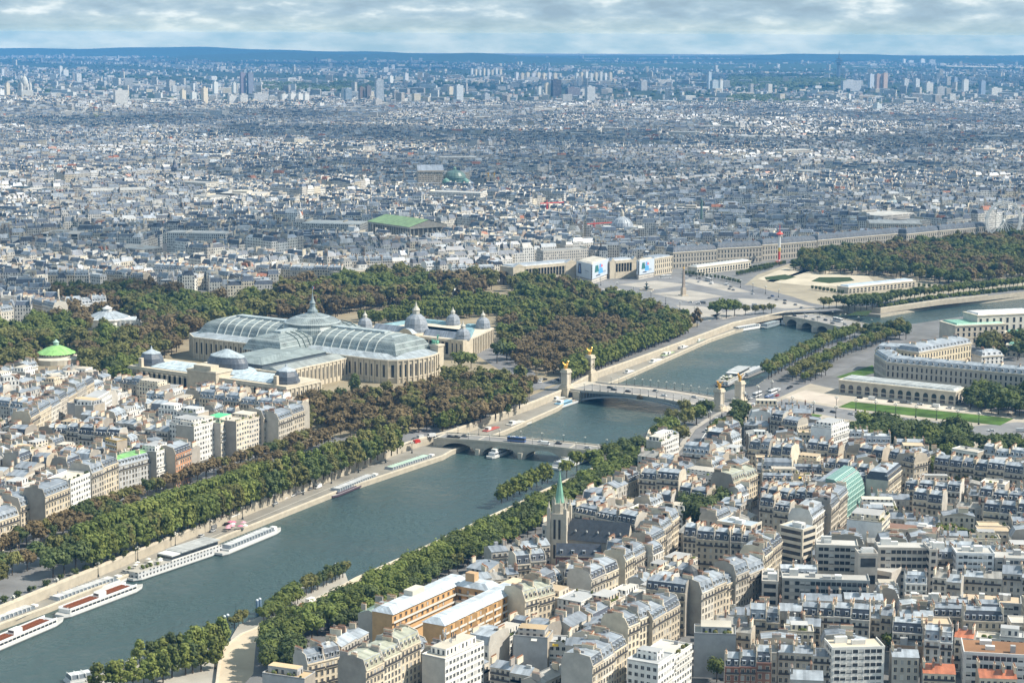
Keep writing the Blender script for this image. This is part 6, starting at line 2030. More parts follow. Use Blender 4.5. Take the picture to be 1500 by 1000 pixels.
WHT, GRB_, BLU, BRN, CRM = (.74, .73, .70), (.45, .48, .52), (.34, .42, .5), (.24, .19, .17), (.68, .6, .47)
FAR = [
    (179, 173, 134, 23, WHT, 'white slab tower left of the twin dark tower', 'win'), (357, 140, 108, 9, (.3, .27, .33), 'purplish left half of the tall twin tower', 'win'), (368, 140, 108, 10, (.24, .26, .32), 'dark right half of the tall twin tower', 'win'),
    (4, 156, 133, 8, WHT, 'white tower at the left frame edge', 'win'), (13, 154, 124, 6, CRM, 'slim tower beside the white basilica', 'win'), (342, 160, 141, 15, WHT, 'white slab below the twin tower, left', 'win'), (358, 160, 140, 14, WHT, 'white slab directly below the twin tower', 'win'), (383, 158, 138, 26, (.66, .66, .66), 'wide pale slab right below the twin tower', 'win'),
    (374, 161, 147, 11, CRM, 'tan block in front of the pale slabs', 'win'), (418, 156, 139, 11, WHT, 'first of four white slabs right of the twin tower', 'win'), (430, 156, 138, 10, WHT, 'second of four white slabs right of the twin tower', 'win'), (441, 156, 138, 9, WHT, 'third of four white slabs right of the twin tower', 'win'), (450, 157, 138, 8, WHT, 'fourth of four white slabs right of the twin tower', 'win'),
    (317, 141, 121, 8, WHT, 'narrow white block left of the twin tower', 'win'), (345, 140, 122, 7, WHT, 'slim white block at the foot of the twin tower', 'win'), (90, 112, 98, 5, WHT, 'small far white tower in the blue plain', 'win'), (97, 112, 103, 9, WHT, 'far white slab in the blue plain', 'win'), (302, 160, 130, 9, CRM, 'cream block amid white suburbs', 'win'), (270, 152, 133, 8, CRM, 'warm-toned block amid white suburbs', 'win'), (285, 150, 136, 9, WHT, 'white block amid the suburbs left of the twin tower', 'win'),
    (472, 166, 152, 9, WHT, 'white tower right of the four white slabs', 'win'), (511, 153, 131, 12, BLU, 'blue-glass tower left of the brown pair', 'win'), (531, 155, 129, 9, BRN, 'left of the dark brown tower pair', 'win'), (541, 155, 127, 8, (.2, .18, .18), 'right of the dark brown tower pair', 'win'), (557, 157, 118, 14, (.5, .55, .6), 'tallest pale-blue tower beside the brown pair', 'win'), (555, 162, 146, 14, (.55, .53, .5), 'block at the foot of the tallest pale-blue tower', 'win'),
    (674, 153, 126, 16, (.62, .66, .7), 'white striped tower in the middle distance', 'win'), (661, 139, 128, 8, CRM, 'cream tower beside the white striped tower', 'win'), (816, 141, 118, 17, (.1, .09, .1), 'black glass tower in the middle distance', 'win'), (803, 141, 123, 10, CRM, 'cream stepped block beside the black tower', 'win'), (841, 143, 129, 30, (.2, .19, .22), 'low dark slab right of the black tower', 'win'), (866, 154, 128, 18, (.6, .62, .64), 'pale grey tower right of the black tower', 'win'),
    (792, 141, 128, 8, WHT, 'white pointed block left of the cream stepped one', 'win'), (640, 140, 130, 14, (.3, .33, .36), 'grey slab left of the white striped tower', 'win'), (714, 152, 138, 12, GRB_, 'grey block between striped and black towers', 'win'), (574, 122, 112, 8, WHT, 'far white pair, left block', 'win'), (596, 121, 108, 8, (.6, .6, .62), 'far white pair, right block', 'win'),
    (952, 170, 160, 25, WHT, 'white office slab above the red buildings', 'bands'), (983, 169, 158, 34, (.3, .4, .5), 'long blue slab right of the white office', 'bands'), (922, 208, 198, 14, (.55, .17, .1), 'left red brick building in the pale quarter', 'win'), (936, 207, 198, 12, (.5, .2, .13), 'right red brick building in the pale quarter', 'win'), (838, 187, 178, 14, (.7, .5, .25), 'ochre building in the pale quarter', 'win'),
    (1248, 134, 119, 44, (.55, .57, .6), 'broad grey housing slab below the antenna tower', 'win'), (1277, 131, 110, 10, (.5, .54, .6), 'slim bluish tower right of the broad slab', 'win'), (1287, 134, 110, 9, (.5, .36, .3), 'first of two brown towers on the right', 'win'), (1297, 134, 109, 9, (.55, .42, .35), 'second of two brown towers on the right', 'win'), (1328, 135, 117, 13, (.6, .62, .64), 'first grey slab right of the brown towers', 'win'), (1344, 135, 117, 12, (.62, .64, .66), 'second grey slab right of the brown towers', 'win'), (1362, 136, 122, 16, WHT, 'third pale slab right of the brown towers', 'win'),
    (1288, 172, 153, 14, (.64, .7, .72), 'white-green tower below the brown towers', 'win'), (1245, 152, 139, 6, WHT, 'thin white tower below the broad slab', 'win'), (1048, 134, 119, 16, (.5, .56, .6), 'left hill-foot tower cluster, wide one', 'win'), (1057, 136, 119, 6, WHT, 'left hill-foot tower cluster, slim white one', 'win'), (1040, 132, 107, 6, (.5, .56, .62), 'left hill-foot tower cluster, slim tall one', 'win'), (1399, 201, 184, 12, (.12, .13, .16), 'dark tower right of the pale quarter', 'win'), (1345, 194, 182, 18, (.14, .17, .22), 'dark glass block left of the dark tower', 'win'),
    (1325, 94, 87, 6, WHT, 'far white estate, left tower', 'win'), (1335, 94, 89, 10, WHT, 'far white estate, low left slab', 'win'), (1352, 94, 87, 10, WHT, 'far white estate, middle slab', 'win'), (1366, 94, 88, 12, WHT, 'far white estate, right slab', 'win'), (1440, 142, 120, 10, (.3, .36, .45), 'dark blue tower at right', 'win'), (1415, 136, 118, 10, WHT, 'white tower at right before the dark blue one', 'win'), (1460, 143, 130, 26, WHT, 'wide white slab at the right', 'win'), (1380, 140, 128, 20, (.6, .58, .55), 'grey slab before the right towers', 'win'), (1400, 128, 114, 8, (.3, .34, .4), 'dark slim tower at right', 'win'),
    (62, 361, 0, 0, WHT, '', ''),
]
for k in range(8):
    FAR.append((692 + k * 6, 111, 101 + (k % 3), 4, CRM if k % 2 else WHT, f'{ordn(k)} of eight cream slabs in the far left estate row', 'win'))
for k in range(8):
    FAR.append((758 + k * 8, 119, 107 + (k % 2), 6, CRM if k % 3 else (.6, .6, .62), f'{ordn(k)} of eight slabs in the far middle estate row', 'win'))
for k in range(8):
    FAR.append((846 + k * 7, 119, 108 - (k % 3), 5, CRM if k % 3 == 1 else WHT, f'{ordn(k)} of eight slabs in the far right estate row', 'win'))
for f in FAR:
    if f[6]:
        slab_block(f[0], f[1], f[2], f[3] * .82, f[4], f[5], bands=f[6] if f[3] > 11 else 'stone', depth=18, th=rnd.uniform(.4, .8))
MID = [
    (87, 364, 343, 54, (.4, .4, .38), 'grey concrete office with sloping dark window rows', 'bands', 40), (280, 369, 348, 37, (.06, .07, .09), 'black glass office block in the left city', 'win', 40), (262, 392, 375, 54, (.55, .54, .5), 'white-banded office above the chestnut trees', 'bands', 24), (353, 307, 284, 64, (.62, .58, .5), 'large cream-framed office with gold domes nearby', 'bands', 45),
    (27, 296, 278, 56, (.07, .1, .12), 'long black glass roof block at left', 'win', 40), (66, 295, 281, 38, (.16, .18, .2), 'dark glazed department store at left', 'win', 40), (512, 288, 271, 60, (.62, .62, .62), 'long white department store before the opera', 'bands', 30), (35, 369, 356, 44, (.68, .66, .62), 'plain white blind block at left', 'stone', 20), (116, 398, 388, 32, (.7, .72, .74), 'pale sheeted scaffold block at left', 'stone', 14),
    (160, 165, 154, 58, (.68, .66, .62), 'long white slab with window grid by the basilica', 'win', 20), (102, 157, 143, 10, WHT, 'white end tower of the long slab', 'win', 14), (1014, 330, 305, 44, (.4, .38, .34), 'grey sunken square of houses round a column', 'win', 30), (1448, 300, 286, 100, (.5, .45, .38), 'long stone palace with dark roof at the right', 'win', 20), (930, 345, 332, 38, (.5, .46, .38), 'long stone court building beside the ribbed dome', 'win', 16), (1345, 318, 304, 30, (.1, .12, .15), 'dark block beside the low glass dome', 'win', 20),
    (865, 332, 322, 26, (.7, .68, .62), 'plain cream block beside the red cranes', 'stone', 16), (800, 331, 322, 26, (.55, .5, .5), 'glass-roofed block under the red crane', 'stone', 20), (412, 270, 258, 50, (.5, .52, .54), 'grey offices with strip windows', 'bands', 24), (450, 282, 272, 46, (.7, .7, .68), 'white office with long ribbon windows', 'bands', 24), (1195, 268, 255, 26, WHT, 'white gridded office above the arcaded street', 'win', 18), (1175, 272, 257, 20, (.66, .6, .48), 'cream pyramid-topped block above the arcaded street', 'win', 18), (145, 265, 254, 60, (.4, .44, .48), 'long grey roofed hall', 'bands', 30),
    (660, 189, 180, 120, (.3, .3, .32), 'long grey railway shed roofs', 'stone', 60), (548, 270, 258, 50, (.68, .7, .72), 'white-roofed hall before the opera', 'stone', 40),
]
for (px, by, ty, wpx, col, lab, bands, dp) in MID:
    slab_block(px, by, ty, wpx, col, lab, 'office_block', 'office block', dp, 'large blocks in the middle city', bands, th=rnd.uniform(-.25, .25))


def spires():
    c = P(1228, 116); s = c.length / FPX
    T = thing('antenna_tower', 'concrete antenna tower with wide round platforms on the skyline', 'tower', (c.x, c.y, 0))
    m = MB(); m.lathe([(3.2 * s, 0), (2.4 * s, 14 * s), (2.2 * s, 22 * s)], 0, 0, 10, 'stone', (.34, .36, .4)); m.build('shaft', T)
    for k, (z, r) in enumerate(((20, 4), (22.5, 5.6), (25, 5.6), (27.5, 4.4))):
        p = MB(); p.lathe([(1.5 * s, z * s), (r * s, (z + .7) * s), (r * s, (z + 1.5) * s), (1.5 * s, (z + 1.8) * s)], 0, 0, 16, 'stone', (.24, .27, .32)); p.build('platform', T)
    p = MB(); p.tube((0, 0, 28 * s), (0, 0, 34 * s), 1.3 * s, 6, 'stone', (.25, .28, .32), .8 * s); p.tube((0, 0, 34 * s), (0, 0, 40 * s), .5 * s, 5, 'stone', (.25, .28, .32), .2 * s); p.build('mast', T)
    for px, by, ty, wpx, lab in ((256, 266, 232, 8, 'dark church tower with spire in the bright left quarter'), (388, 172, 152, 3, 'thin dark spire among far roofs'), (1206, 208, 190, 6, 'dark church spire in the right city')):
        c = P(px, by); s = c.length / FPX; w = wpx * s / 2; h = (by - ty) * s
        T = thing('church_tower', lab, 'church', (c.x, c.y, 0)); m = MB(); m.box(-w, -w, 0, w, w, h * .6, 'stonewin', (.13, .14, .17)); m.build('tower', T)
        m = MB(); m.lathe([(w * 1.2, h * .6), (w * .6, h * .72), (w * .5, h * .8), (.1, h)], 0, 0, 8, 'slate', (.1, .11, .14)); m.build('spire', T)
    for px, by, ty, lab, col in ((801, 335, 298, 'red tower crane over the pale city roofs', (.6, .06, .05)), (870, 356, 328, 'smaller red crane left of the ribbed dome', (.5, .08, .06))):
        c = P(px, by); s = c.length / FPX; h = (by - ty) * s
        T = thing('tower_crane', lab, 'crane', (c.x, c.y, 0), .6); m = MB()
        for x in (-1, 1):
            for y in (-1, 1):
                m.tube((x, y, 0), (x, y, h), .3, 4, 'paint', col)
        for k in range(int(h / 3)):
            m.tube((-1, -1, k * 3), (1, -1, k * 3 + 3), .22, 4, 'paint', col); m.tube((1, 1, k * 3), (1, -1, k * 3 + 3), .22, 4, 'paint', col)
        m.build('mast', T); j = MB(); j.box(-12, -.6, h, 30, .6, h + 1.3, 'paint', col); j.box(-12, -1, h - 1.5, -8, 1, h, 'paint', (.5, .5, .48)); j.tube((0, 0, h), (0, 0, h + 5), .4, 4, 'paint', col); j.build('jib', T)
    c = P(1027, 336); T = thing('bronze_column', 'greenish bronze column rising from the grey square of houses', 'column', (c.x, c.y, 0))
    m = MB(); m.box(-3, -3, 0, 3, 3, 6, 'stone', (.3, .34, .3)); m.build('base', T); m = MB(); m.tube((0, 0, 6), (0, 0, 40), 1.9, 10, 'paint', (.13, .2, .18), 1.6); m.ball((0, 0, 42), 1.6, 'paint', (.13, .2, .18), 6, 1, 1, 1.6); m.build('shaft', T)
    c = P(1001, 433); T = thing('obelisk', 'tall stone obelisk with gilded tip on the paved square', 'obelisk', (c.x, c.y, 0), .5)
    m = MB(); m.box(-4, -4, 0, 4, 4, 1, 'stone', STN); m.box(-2.2, -2.2, 1, 2.2, 2.2, 9, 'stone', (.45, .38, .3)); m.build('pedestal', T)
    m = MB(); m.prism([(-1.3, -1.3), (1.3, -1.3), (1.3, 1.3), (-1.3, 1.3)], 9, 29.5, 'stone', (.3, .25, .21), poly1=[(-.85, -.85), (.85, -.85), (.85, .85), (-.85, .85)]); m.build('shaft', T)
    m = MB(); m.prism([(-.85, -.85), (.85, -.85), (.85, .85), (-.85, .85)], 29.5, 32, 'gold', (0, 0, 0), poly1=[(-.05, -.05), (.05, -.05), (.05, .05), (-.05, .05)]); m.build('gilded_tip', T)
    for px, py, lab in ((947, 425, 'dark tiered fountain on the square, left of the obelisk'), (1066, 452, 'dark tiered fountain on the square, right of the obelisk')):
        c = P(px, py); T = thing('fountain', lab, 'fountain', (c.x, c.y, 0)); m = MB(); m.lathe([(8, 0), (8, 1), (7.4, 1), (7.4, .6)], 0, 0, 20, 'stone', STN); m.build('basin', T)
        m = MB(); m.lathe([(1.6, .5), (1, 2), (3.4, 3.4), (3.4, 3.8), (.8, 4.2), (.6, 6), (2, 7), (2, 7.3), (.4, 7.6), (.3, 9.5)], 0, 0, 12, 'paint', (.06, .08, .08)); m.build('bowls', T)
    # swing tower ride and ferris wheel
    c = P(1141, 386); s = c.length / FPX; T = thing('ride_tower', 'slim red and white fairground ride tower in the garden', 'ride', (c.x, c.y, 0))
    for k in range(8):
        m = MB(); m.tube((0, 0, k * 5), (0, 0, k * 5 + 5), 1.5, 8, 'paint', (.6, .08, .06) if k in (1, 2, 7) else (.72, .72, .72) if k != 3 else (.65, .45, .08)); m.build('mast', T)
    m = MB(); m.tube((0, 0, 40), (0, 0, 48), .4, 5, 'paint', (.6, .1, .08)); m.lathe([(4, 36), (4.6, 37), (2, 39)], 0, 0, 12, 'paint', (.62, .1, .08)); m.build('crown', T)
    m = MB(); m.box(-4, -4, 0, 4, 4, 3, 'paint', (.55, .1, .1)); m.build('base', T)
    c = P(1469, 354); s = c.length / FPX; Rw = 28 * s
    T = thing('ferris_wheel', 'large white ferris wheel at the garden edge', 'ferris wheel', (c.x, c.y, 0), .25)
    cz = Rw + 3 * s * .6
    m = MB(); n = 36
    for y in (-1.2, 1.2):
        for rr in (Rw, Rw * .9):
            pts = [(rr * math.cos(2 * math.pi * k / n), y, cz + rr * math.sin(2 * math.pi * k / n)) for k in range(n + 1)]
            for a, b in zip(pts[:-1], pts[1:]):
                m.tube(a, b, .6, 4, 'white', (0, 0, 0))
    m.build('rim', T)
    m = MB()
    for k in range(24):
        a = 2 * math.pi * k / 24; m.tube((0, 0, cz), (Rw * math.cos(a), 1.2 if k % 2 else -1.2, cz + Rw * math.sin(a)), .34, 4, 'white', (0, 0, 0))
    m.ball((0, 0, cz), 2, 'white', (0, 0, 0), 8); so = m.build('spokes', T)
    so['kind'] = 'stuff'
    for k in range(24):
        a = 2 * math.pi * k / 24 + .1; m = MB(); m.ball((0, 0, 0), 1.1, 'paint', (.6, .62, .64), 6, 1, 1, 1.2); m.build('cabin', T, ((Rw + 1.4) * math.cos(a), 0, cz + (Rw + 1.4) * math.sin(a)))
    for s_ in (-1, 1):
        for q in (-1, 1):
            m = MB(); m.tube((0, s_ * 2, cz), (q * Rw * .5, s_ * 6, 0), .6, 5, 'white', (0, 0, 0)); m.build('leg', T)


spires()


# ------------------------------------------------ church with green spire
def spired_church():
    c = P(819, 823)
    zt = 0
    T = thing('spired_church', 'grey stone church with pinnacled tower, copper-green spire and long slate nave', 'church', (c.x, c.y, 0), R(-18))
    T.scale = (.9, .9, 1.06)
    m = MB(); col = (.5, .455, .38)
    m.box(-5, -5, -1, 5, 5, 26, 'stone', col)
    for z0, w in ((0, 1.5), (12, 1.2), (20, 1.0)):
        for x in (-5, 5):
            for y in (-5, 5):
                m.box(x - w / 2 - .5, y - w / 2 - .5, z0, x + w / 2 + .5, y + w / 2 + .5, z0 + (12 if z0 == 0 else 9), 'stone', col)
                m.lathe([(w * .8, z0 + (12 if z0 == 0 else 9)), (.05, z0 + (15.5 if z0 == 0 else 12.5))], x, y, 4, 'stone', (.5, .46, .38))
    m.prism([(4 * math.cos(a), 4 * math.sin(a)) for a in [math.pi / 8 + k * math.pi / 4 for k in range(8)]], 26, 31, 'stone', (.48, .44, .36))
    for k in range(8):
        a = math.pi / 8 + k * math.pi / 4; m.lathe([(.6, 30.5), (.05, 34)], 4.2 * math.cos(a), 4.2 * math.sin(a), 4, 'stone', (.5, .46, .38))
    for z0, z1 in ((3, 10), (13, 23)):
        for s in (-2.2, 0.8):
            m.box(s, -5.08, z0, s + 1.4, -5, z1, 'dark', (0, 0, 0)); m.box(5, s, z0, 5.08, s + 1.4, z1, 'dark', (0, 0, 0))
    m.build('tower', T)
    s = MB(); s.lathe([(3.0, 31), (2.3, 35), (.12, 47)], 0, 0, 8, 'roof', (.2, .4, .3)); s.tube((0, 0, 46.5), (0, 0, 49), .12, 4, 'paint', (.6, .55, .4)); s.build('spire', T)
    n = MB(); n.box(5, -2, -1, 42, 12, 13, 'stone', (.36, .33, .28)); n.face([(42, -2, 13), (42, 12, 13), (42, 5, 22)], 'stone', (.45, .41, .34)); n.build('nave_wall', T)
    r = MB(); r.face([(4.8, -2.6, 12.7), (42.3, -2.6, 12.7), (42.3, 5, 22.3), (4.8, 5, 22.3)], 'slate', (.05, .058, .07)); r.face([(42.3, 12.6, 12.7), (4.8, 12.6, 12.7), (4.8, 5, 22.3), (42.3, 5, 22.3)], 'slate', (.05, .058, .07)); r.build('nave_roof', T)
    for k in range(5):
        d = MB(); d.box(-.4, -.6, 0, .4, .4, .9, 'paint', (.5, .5, .48)); d.build('roof_vent', T, (10 + k * 6.8, 0.2, 16.6))
    claim([Vector((c.x, c.y)) + Matrix.Rotation(R(-18), 2) @ Vector(q) for q in ((-8, -8), (44, -8), (44, 14), (-8, 14))])
    A, B = P(814, 814, 11), P(880, 816, 11)
    F = Frame(A, B - A); W = (B - A).length
    T = F.thing('parish_house', 'red-brown brick parish house with steep slate roof beside the spired church', 'building')
    m = MB(); m.box(0, 0, -1, W, 8, 11, 'stone', (.2, .1, .085)); m.box(-.3, -.3, 10.6, W + .3, 0, 11.2, 'stone', (.45, .4, .33)); m.build('wall', T)
    r = MB(); r.face([(0, -.3, 11), (W, -.3, 11), (W, 4, 17), (0, 4, 17)], 'slate', SLATE); r.face([(W, 8.3, 11), (0, 8.3, 11), (0, 4, 17), (W, 4, 17)], 'slate', SLATE); r.face([(W, 0, 11), (W, 8, 11), (W, 4, 17)], 'stone', BRICK); r.face([(0, 8, 11), (0, 0, 11), (0, 4, 17)], 'stone', BRICK); r.build('roof', T)
    wm = window_mesh('window', 'pane', (0, 0, 0), (.55, .5, .42), 1.0, 2.4)
    for k in range(8):
        for z in (2, 6.6):
            add('window', wm, T, ((k + .5) * W / 8, 0, z))
    for k in range(4):
        put_dormer(T, 'slate', ((k + .5) * W / 4, .6, 12.2))
    claim([F.w(-1, -14), F.w(W + 1, -14), F.w(W + 1, 9), F.w(-1, 9)])


spired_church()


# ------------------------------------------------ orange-walled courtyard block
def orange_block():
    A, B = P(650, 916, 19), P(762, 862, 19)          # front eaves
    F = Frame(A, B - A); W = (B - A).length; Dp = 40.0
    T = F.thing('courtyard_block', 'courtyard apartment block with orange walls, white balcony bands and zinc roof', 'apartment building')
    ORG = (.56, .36, .18)
    H = 19.0
    outer = [(0, 0), (W, 0), (W, Dp), (0, Dp)]
    t = 11.0
    wings = {'front': (0, 0, W, t), 'back': (t * .2, Dp - t, W, Dp), 'far': (W - t, t, W, Dp - t)}
    wm = [window_mesh('window', 'pane', (0, 0, 0), (.5, .28, .1), 1.5, 1.8), window_mesh('window', 'paint', (.45, .44, .42), (.5, .28, .1), 1.5, 1.8)]
    def wall_face(x0, y0, x1, y1, z0, cap):
        L = math.hypot(x1 - x0, y1 - y0); dx, dy = (x1 - x0) / L, (y1 - y0) / L; rz = math.atan2(dy, dx)
        n = int(L / 4.2); fl = 0
        z = H - 3.2
        while z > z0:
            for i in range(n):
                u = (i + .5) * L / n
                if cap[0] > 0:
                    add('window', wm[0] if rnd.random() < .75 else wm[1], T, (x0 + dx * u, y0 + dy * u, z), rz); cap[0] -= 1
            add('balcony', BALCW, T, (x0, y0, z - .9), rz, (L, 1.3, .9))
            # slanted bay fronts
            z -= 3.4
    m = MB()
    for k, (x0, y0, x1, y1) in wings.items():
        m.box(x0, y0, -1, x1, y1, H, 'stone', ORG, skip='t')
    m.build('wall', T)
    cap = [98]
    wall_face(0, 0, W, 0, 4, cap); wall_face(W - t, Dp - t, W - t, t, 8, cap); wall_face(t * .2, Dp - t, W - t, Dp - t, 8, cap)
    for i in range(9):
        b = MB(); x = (i + .5) * W / 9
        b.prism([(x - 1.6, 0), (x, -1.4), (x + 1.6, 0)], 5, H - .4, 'stone', (.58, .37, .18)); b.build('bay', T)
    for (x0, y0, x1, y1) in wings.values():
        r = MB(); r.prism([(x0 - .3, y0 - .8), (x1 + .3, y0 - .8), (x1 + .3, y1 + .8), (x0 - .3, y1 + .8)], H, H + 2.6, 'roof', (.48, .53, .58), poly1=[(x0 + 2.2, y0 + 3.2), (x1 - 2.2, y0 + 3.2), (x1 - 2.2, y1 - 3.2), (x0 + 2.2, y1 - 3.2)]); r.build('roof', T)
    r = MB(); r.box(W * .35, Dp - 8, H + 2, W * .5, Dp - 3, H + 5, 'paint', (.6, .56, .48)); r.box(W - 9, Dp * .5, H + 2, W - 5, Dp * .5 + 5, H + 6.5, 'paint', (.5, .33, .18)); r.build('roof_plant', T)
    claim([F.w(-6, -12), F.w(W + 1, -12), F.w(W + 1, Dp + 1), F.w(-6, Dp + 1)])
    q = F.w(-2, 4)
    T = thing('antenna_cluster', 'cluster of phone antennas and masts on the roof below the orange block', 'antenna', (P(655, 940, 22).x, P(655, 940, 22).y, 20))
    for k in range(16):
        m = MB(); x, y = rnd.uniform(-4, 4), rnd.uniform(-4, 4); h = rnd.uniform(2.5, 7)
        m.tube((x, y, 0), (x, y, h), .12, 4, 'paint', (.3, .3, .32)); m.box(x - .25, y - .2, h - 1.8, x + .25, y + .2, h, 'paint', (.55, .55, .55) if k % 2 else (.15, .15, .16)); m.build('antenna', T)


orange_block()


# ------------------------------------------------ offices and modern flats of the left bank
def office(a, b, z, depth, label, col=(.5, .48, .44), nf=None, cat='office block', roofc=(.42, .41, .39), band=(.45, .85), group='modern blocks on the left bank', mull=True, side=True, name='office_block', setback=0):
    A, B = P(*a, z), P(*b, z)
    F = Frame(A, B - A); W = (B - A).length
    T = F.thing(name, label, cat, group=group)
    m = MB(); m.box(0, 0, -1, W, depth, z, 'stone', col, skip='t'); m.box(-.1, -.1, z - .4, W + .1, .25, z + .8, 'stone', tuple(c * 1.08 for c in col)); m.box(-.1, .25, z - .4, .25, depth, z + .8, 'stone', col); m.box(W - .25, .25, z - .4, W + .1, depth, z + .8, 'stone', col); m.build('wall', T)
    nf = nf or int(z / 3.4)
    fh = z / nf
    bm = {}
    for f in range(nf):
        for nm, L, loc, rz in (('f', W, (0, 0), 0), ('r', depth, (W, 0), R(90)), ('l', depth, (0, depth), R(-90))):
            if nm != 'f' and not side:
                continue
            if nm not in bm:
                w = MB(); h0, h1 = fh * (1 - band[1]) + .4, fh * (1 - band[0]) + fh * .25
                h0, h1 = fh * .28, fh * .8
                w.face([(1, -.05, h0), (L - 1, -.05, h0), (L - 1, -.05, h1), (1, -.05, h1)], 'pane', (0, 0, 0))
                if mull:
                    n = max(1, int((L - 2) / 2.4))
                    for i in range(n + 1):
                        x = 1 + (L - 2) * i / n; w.box(x - .16, -.2, h0, x + .16, 0, h1, 'stone', tuple(c * 1.05 for c in col))
                    for i in range(n):
                        if rnd.random() < .3:
                            x = 1 + (L - 2) * i / n; hb = h1 - (h1 - h0) * rnd.uniform(.3, 1); w.face([(x + .2, -.09, hb), (x + (L - 2) / n - .2, -.09, hb), (x + (L - 2) / n - .2, -.09, h1), (x + .2, -.09, h1)], 'paint', (.5, .5, .48))
                bm[nm] = w.mesh('window_band')
            add('window_band', bm[nm], T, (*loc, f * fh), rz)
    r = MB(); r.face([(.1, .1, z), (W - .1, .1, z), (W - .1, depth - .1, z), (.1, depth - .1, z)], 'ground', roofc); r.build('roof', T)
    for k in range(rnd.randint(2, 4)):
        p = MB(); x, y = rnd.uniform(2, max(3, W - 8)), rnd.uniform(2, max(2.5, depth - 5)); p.box(x, y, z, x + rnd.uniform(2, 6), y + rnd.uniform(2, 4), z + rnd.uniform(1.2, 3.4), 'paint', rnd.choice([(.6, .6, .58), (.4, .4, .4), (.7, .7, .68)])); p.build('roof_plant', T)
    claim([F.w(-.5, -6), F.w(W + .5, -6), F.w(W + .5, depth + .5), F.w(-.5, depth + .5)])
    return F, T, W


office((1146, 848), (1274, 852), 18, 12, 'long office with dark ribbon windows and planted terraces', (.36, .37, .36), 5)
office((1116, 852), (1140, 853), 20, 22, 'narrow beige end slab left of the terraced office', (.52, .47, .41), 5, mull=False)
office((1196, 799), (1257, 801), 24, 13, 'seven-storey beige slab, left one behind the terraced office', (.5, .47, .42), 7)
office((1287, 803), (1362, 804), 25, 13, 'seven-storey beige slab, wide right one behind the terraced office', (.5, .46, .41), 7)
office((1362, 806), (1374, 806), 26, 15, 'stair tower at the end of the wide beige slab', (.52, .48, .43), 7, mull=False)
office((1258, 812), (1286, 812), 26, 10, 'blank stair core between the two beige slabs', (.48, .44, .39), 3, mull=False, side=False)
office((1270, 834), (1306, 840), 15, 16, 'windowless beige block stepping down beside the slabs', (.5, .46, .41), 2, mull=False, side=False)
office((1297, 774), (1371, 781), 14, 14, 'low beige car-park like block with brown roof', (.47, .42, .36), 4, roofc=(.22, .14, .11))
office((1401, 811), (1457, 812), 22, 13, 'white flats with blue and dark panels under roof greenery', (.66, .68, .7), 7, name='apartment_block', cat='apartment building')
office((1458, 818), (1520, 820), 20, 14, 'grey gridded flats with white terraces at the right edge', (.48, .46, .43), 6, name='apartment_block', cat='apartment building')
office((1050, 764), (1100, 772), 17, 13, 'beige stepped flats beside the dark courtyard trees', (.6, .54, .45), 4, name='apartment_block', cat='apartment building', mull=False, roofc=(.35, .4, .45))
office((1142, 770), (1176, 777), 19, 13, 'beige stepped flats with green glazed corner', (.6, .55, .46), 5, name='apartment_block', cat='apartment building', mull=False, roofc=(.35, .4, .45))
office((1327, 880), (1410, 884), 12, 13, 'left half of the grey residence with black rounded balconies', (.4, .4, .4), 4, name='apartment_block', cat='apartment building')
office((1410, 880), (1496, 886), 14, 13, 'right half of the grey residence, tan roof terrace', (.42, .42, .41), 4, name='apartment_block', cat='apartment building', roofc=(.5, .4, .29))
office((1219, 950), (1296, 948), 18, 13, 'white balcony flats with yellow awning at the bottom', (.68, .67, .64), 6, name='apartment_block', cat='apartment building', roofc=(.55, .48, .38))
office((1412, 956), (1520, 962), 15, 20, 'white modern block with brown gravel roof at the corner', (.66, .66, .65), 4, name='apartment_block', cat='apartment building', roofc=(.25, .14, .08))
office((1307, 946), (1352, 949), 11, 10, 'tall blind wall of brown brick at the bottom', (.33, .24, .17), 1, name='gable_house', cat='house', mull=False, side=False)
building(P(1218, 628, 25), P(1244, 619, 25), 15, 25, 'flatw', 'tall white house with blank side and planted roof beside the esplanade', group=GLB, gable=(.82, .82, .81))
building(P(1292, 765, 22), P(1304, 752, 22), 19, 22, 'flatc', 'stepped beige flats with huge white blank side wall', group=GLB, gable=(.84, .84, .83))
building(P(1352, 985, 10), P(1400, 987, 10), 13, 10, 'tile', 'low house with broad orange tiled roof at the bottom edge', 'house', group=GLB, simple_=True)
building(P(1435, 992, 11), P(1490, 994, 11), 12, 11, 'tile', 'small grey house with orange hipped roof before the white modern block', 'house', group=GLB, simple_=True)


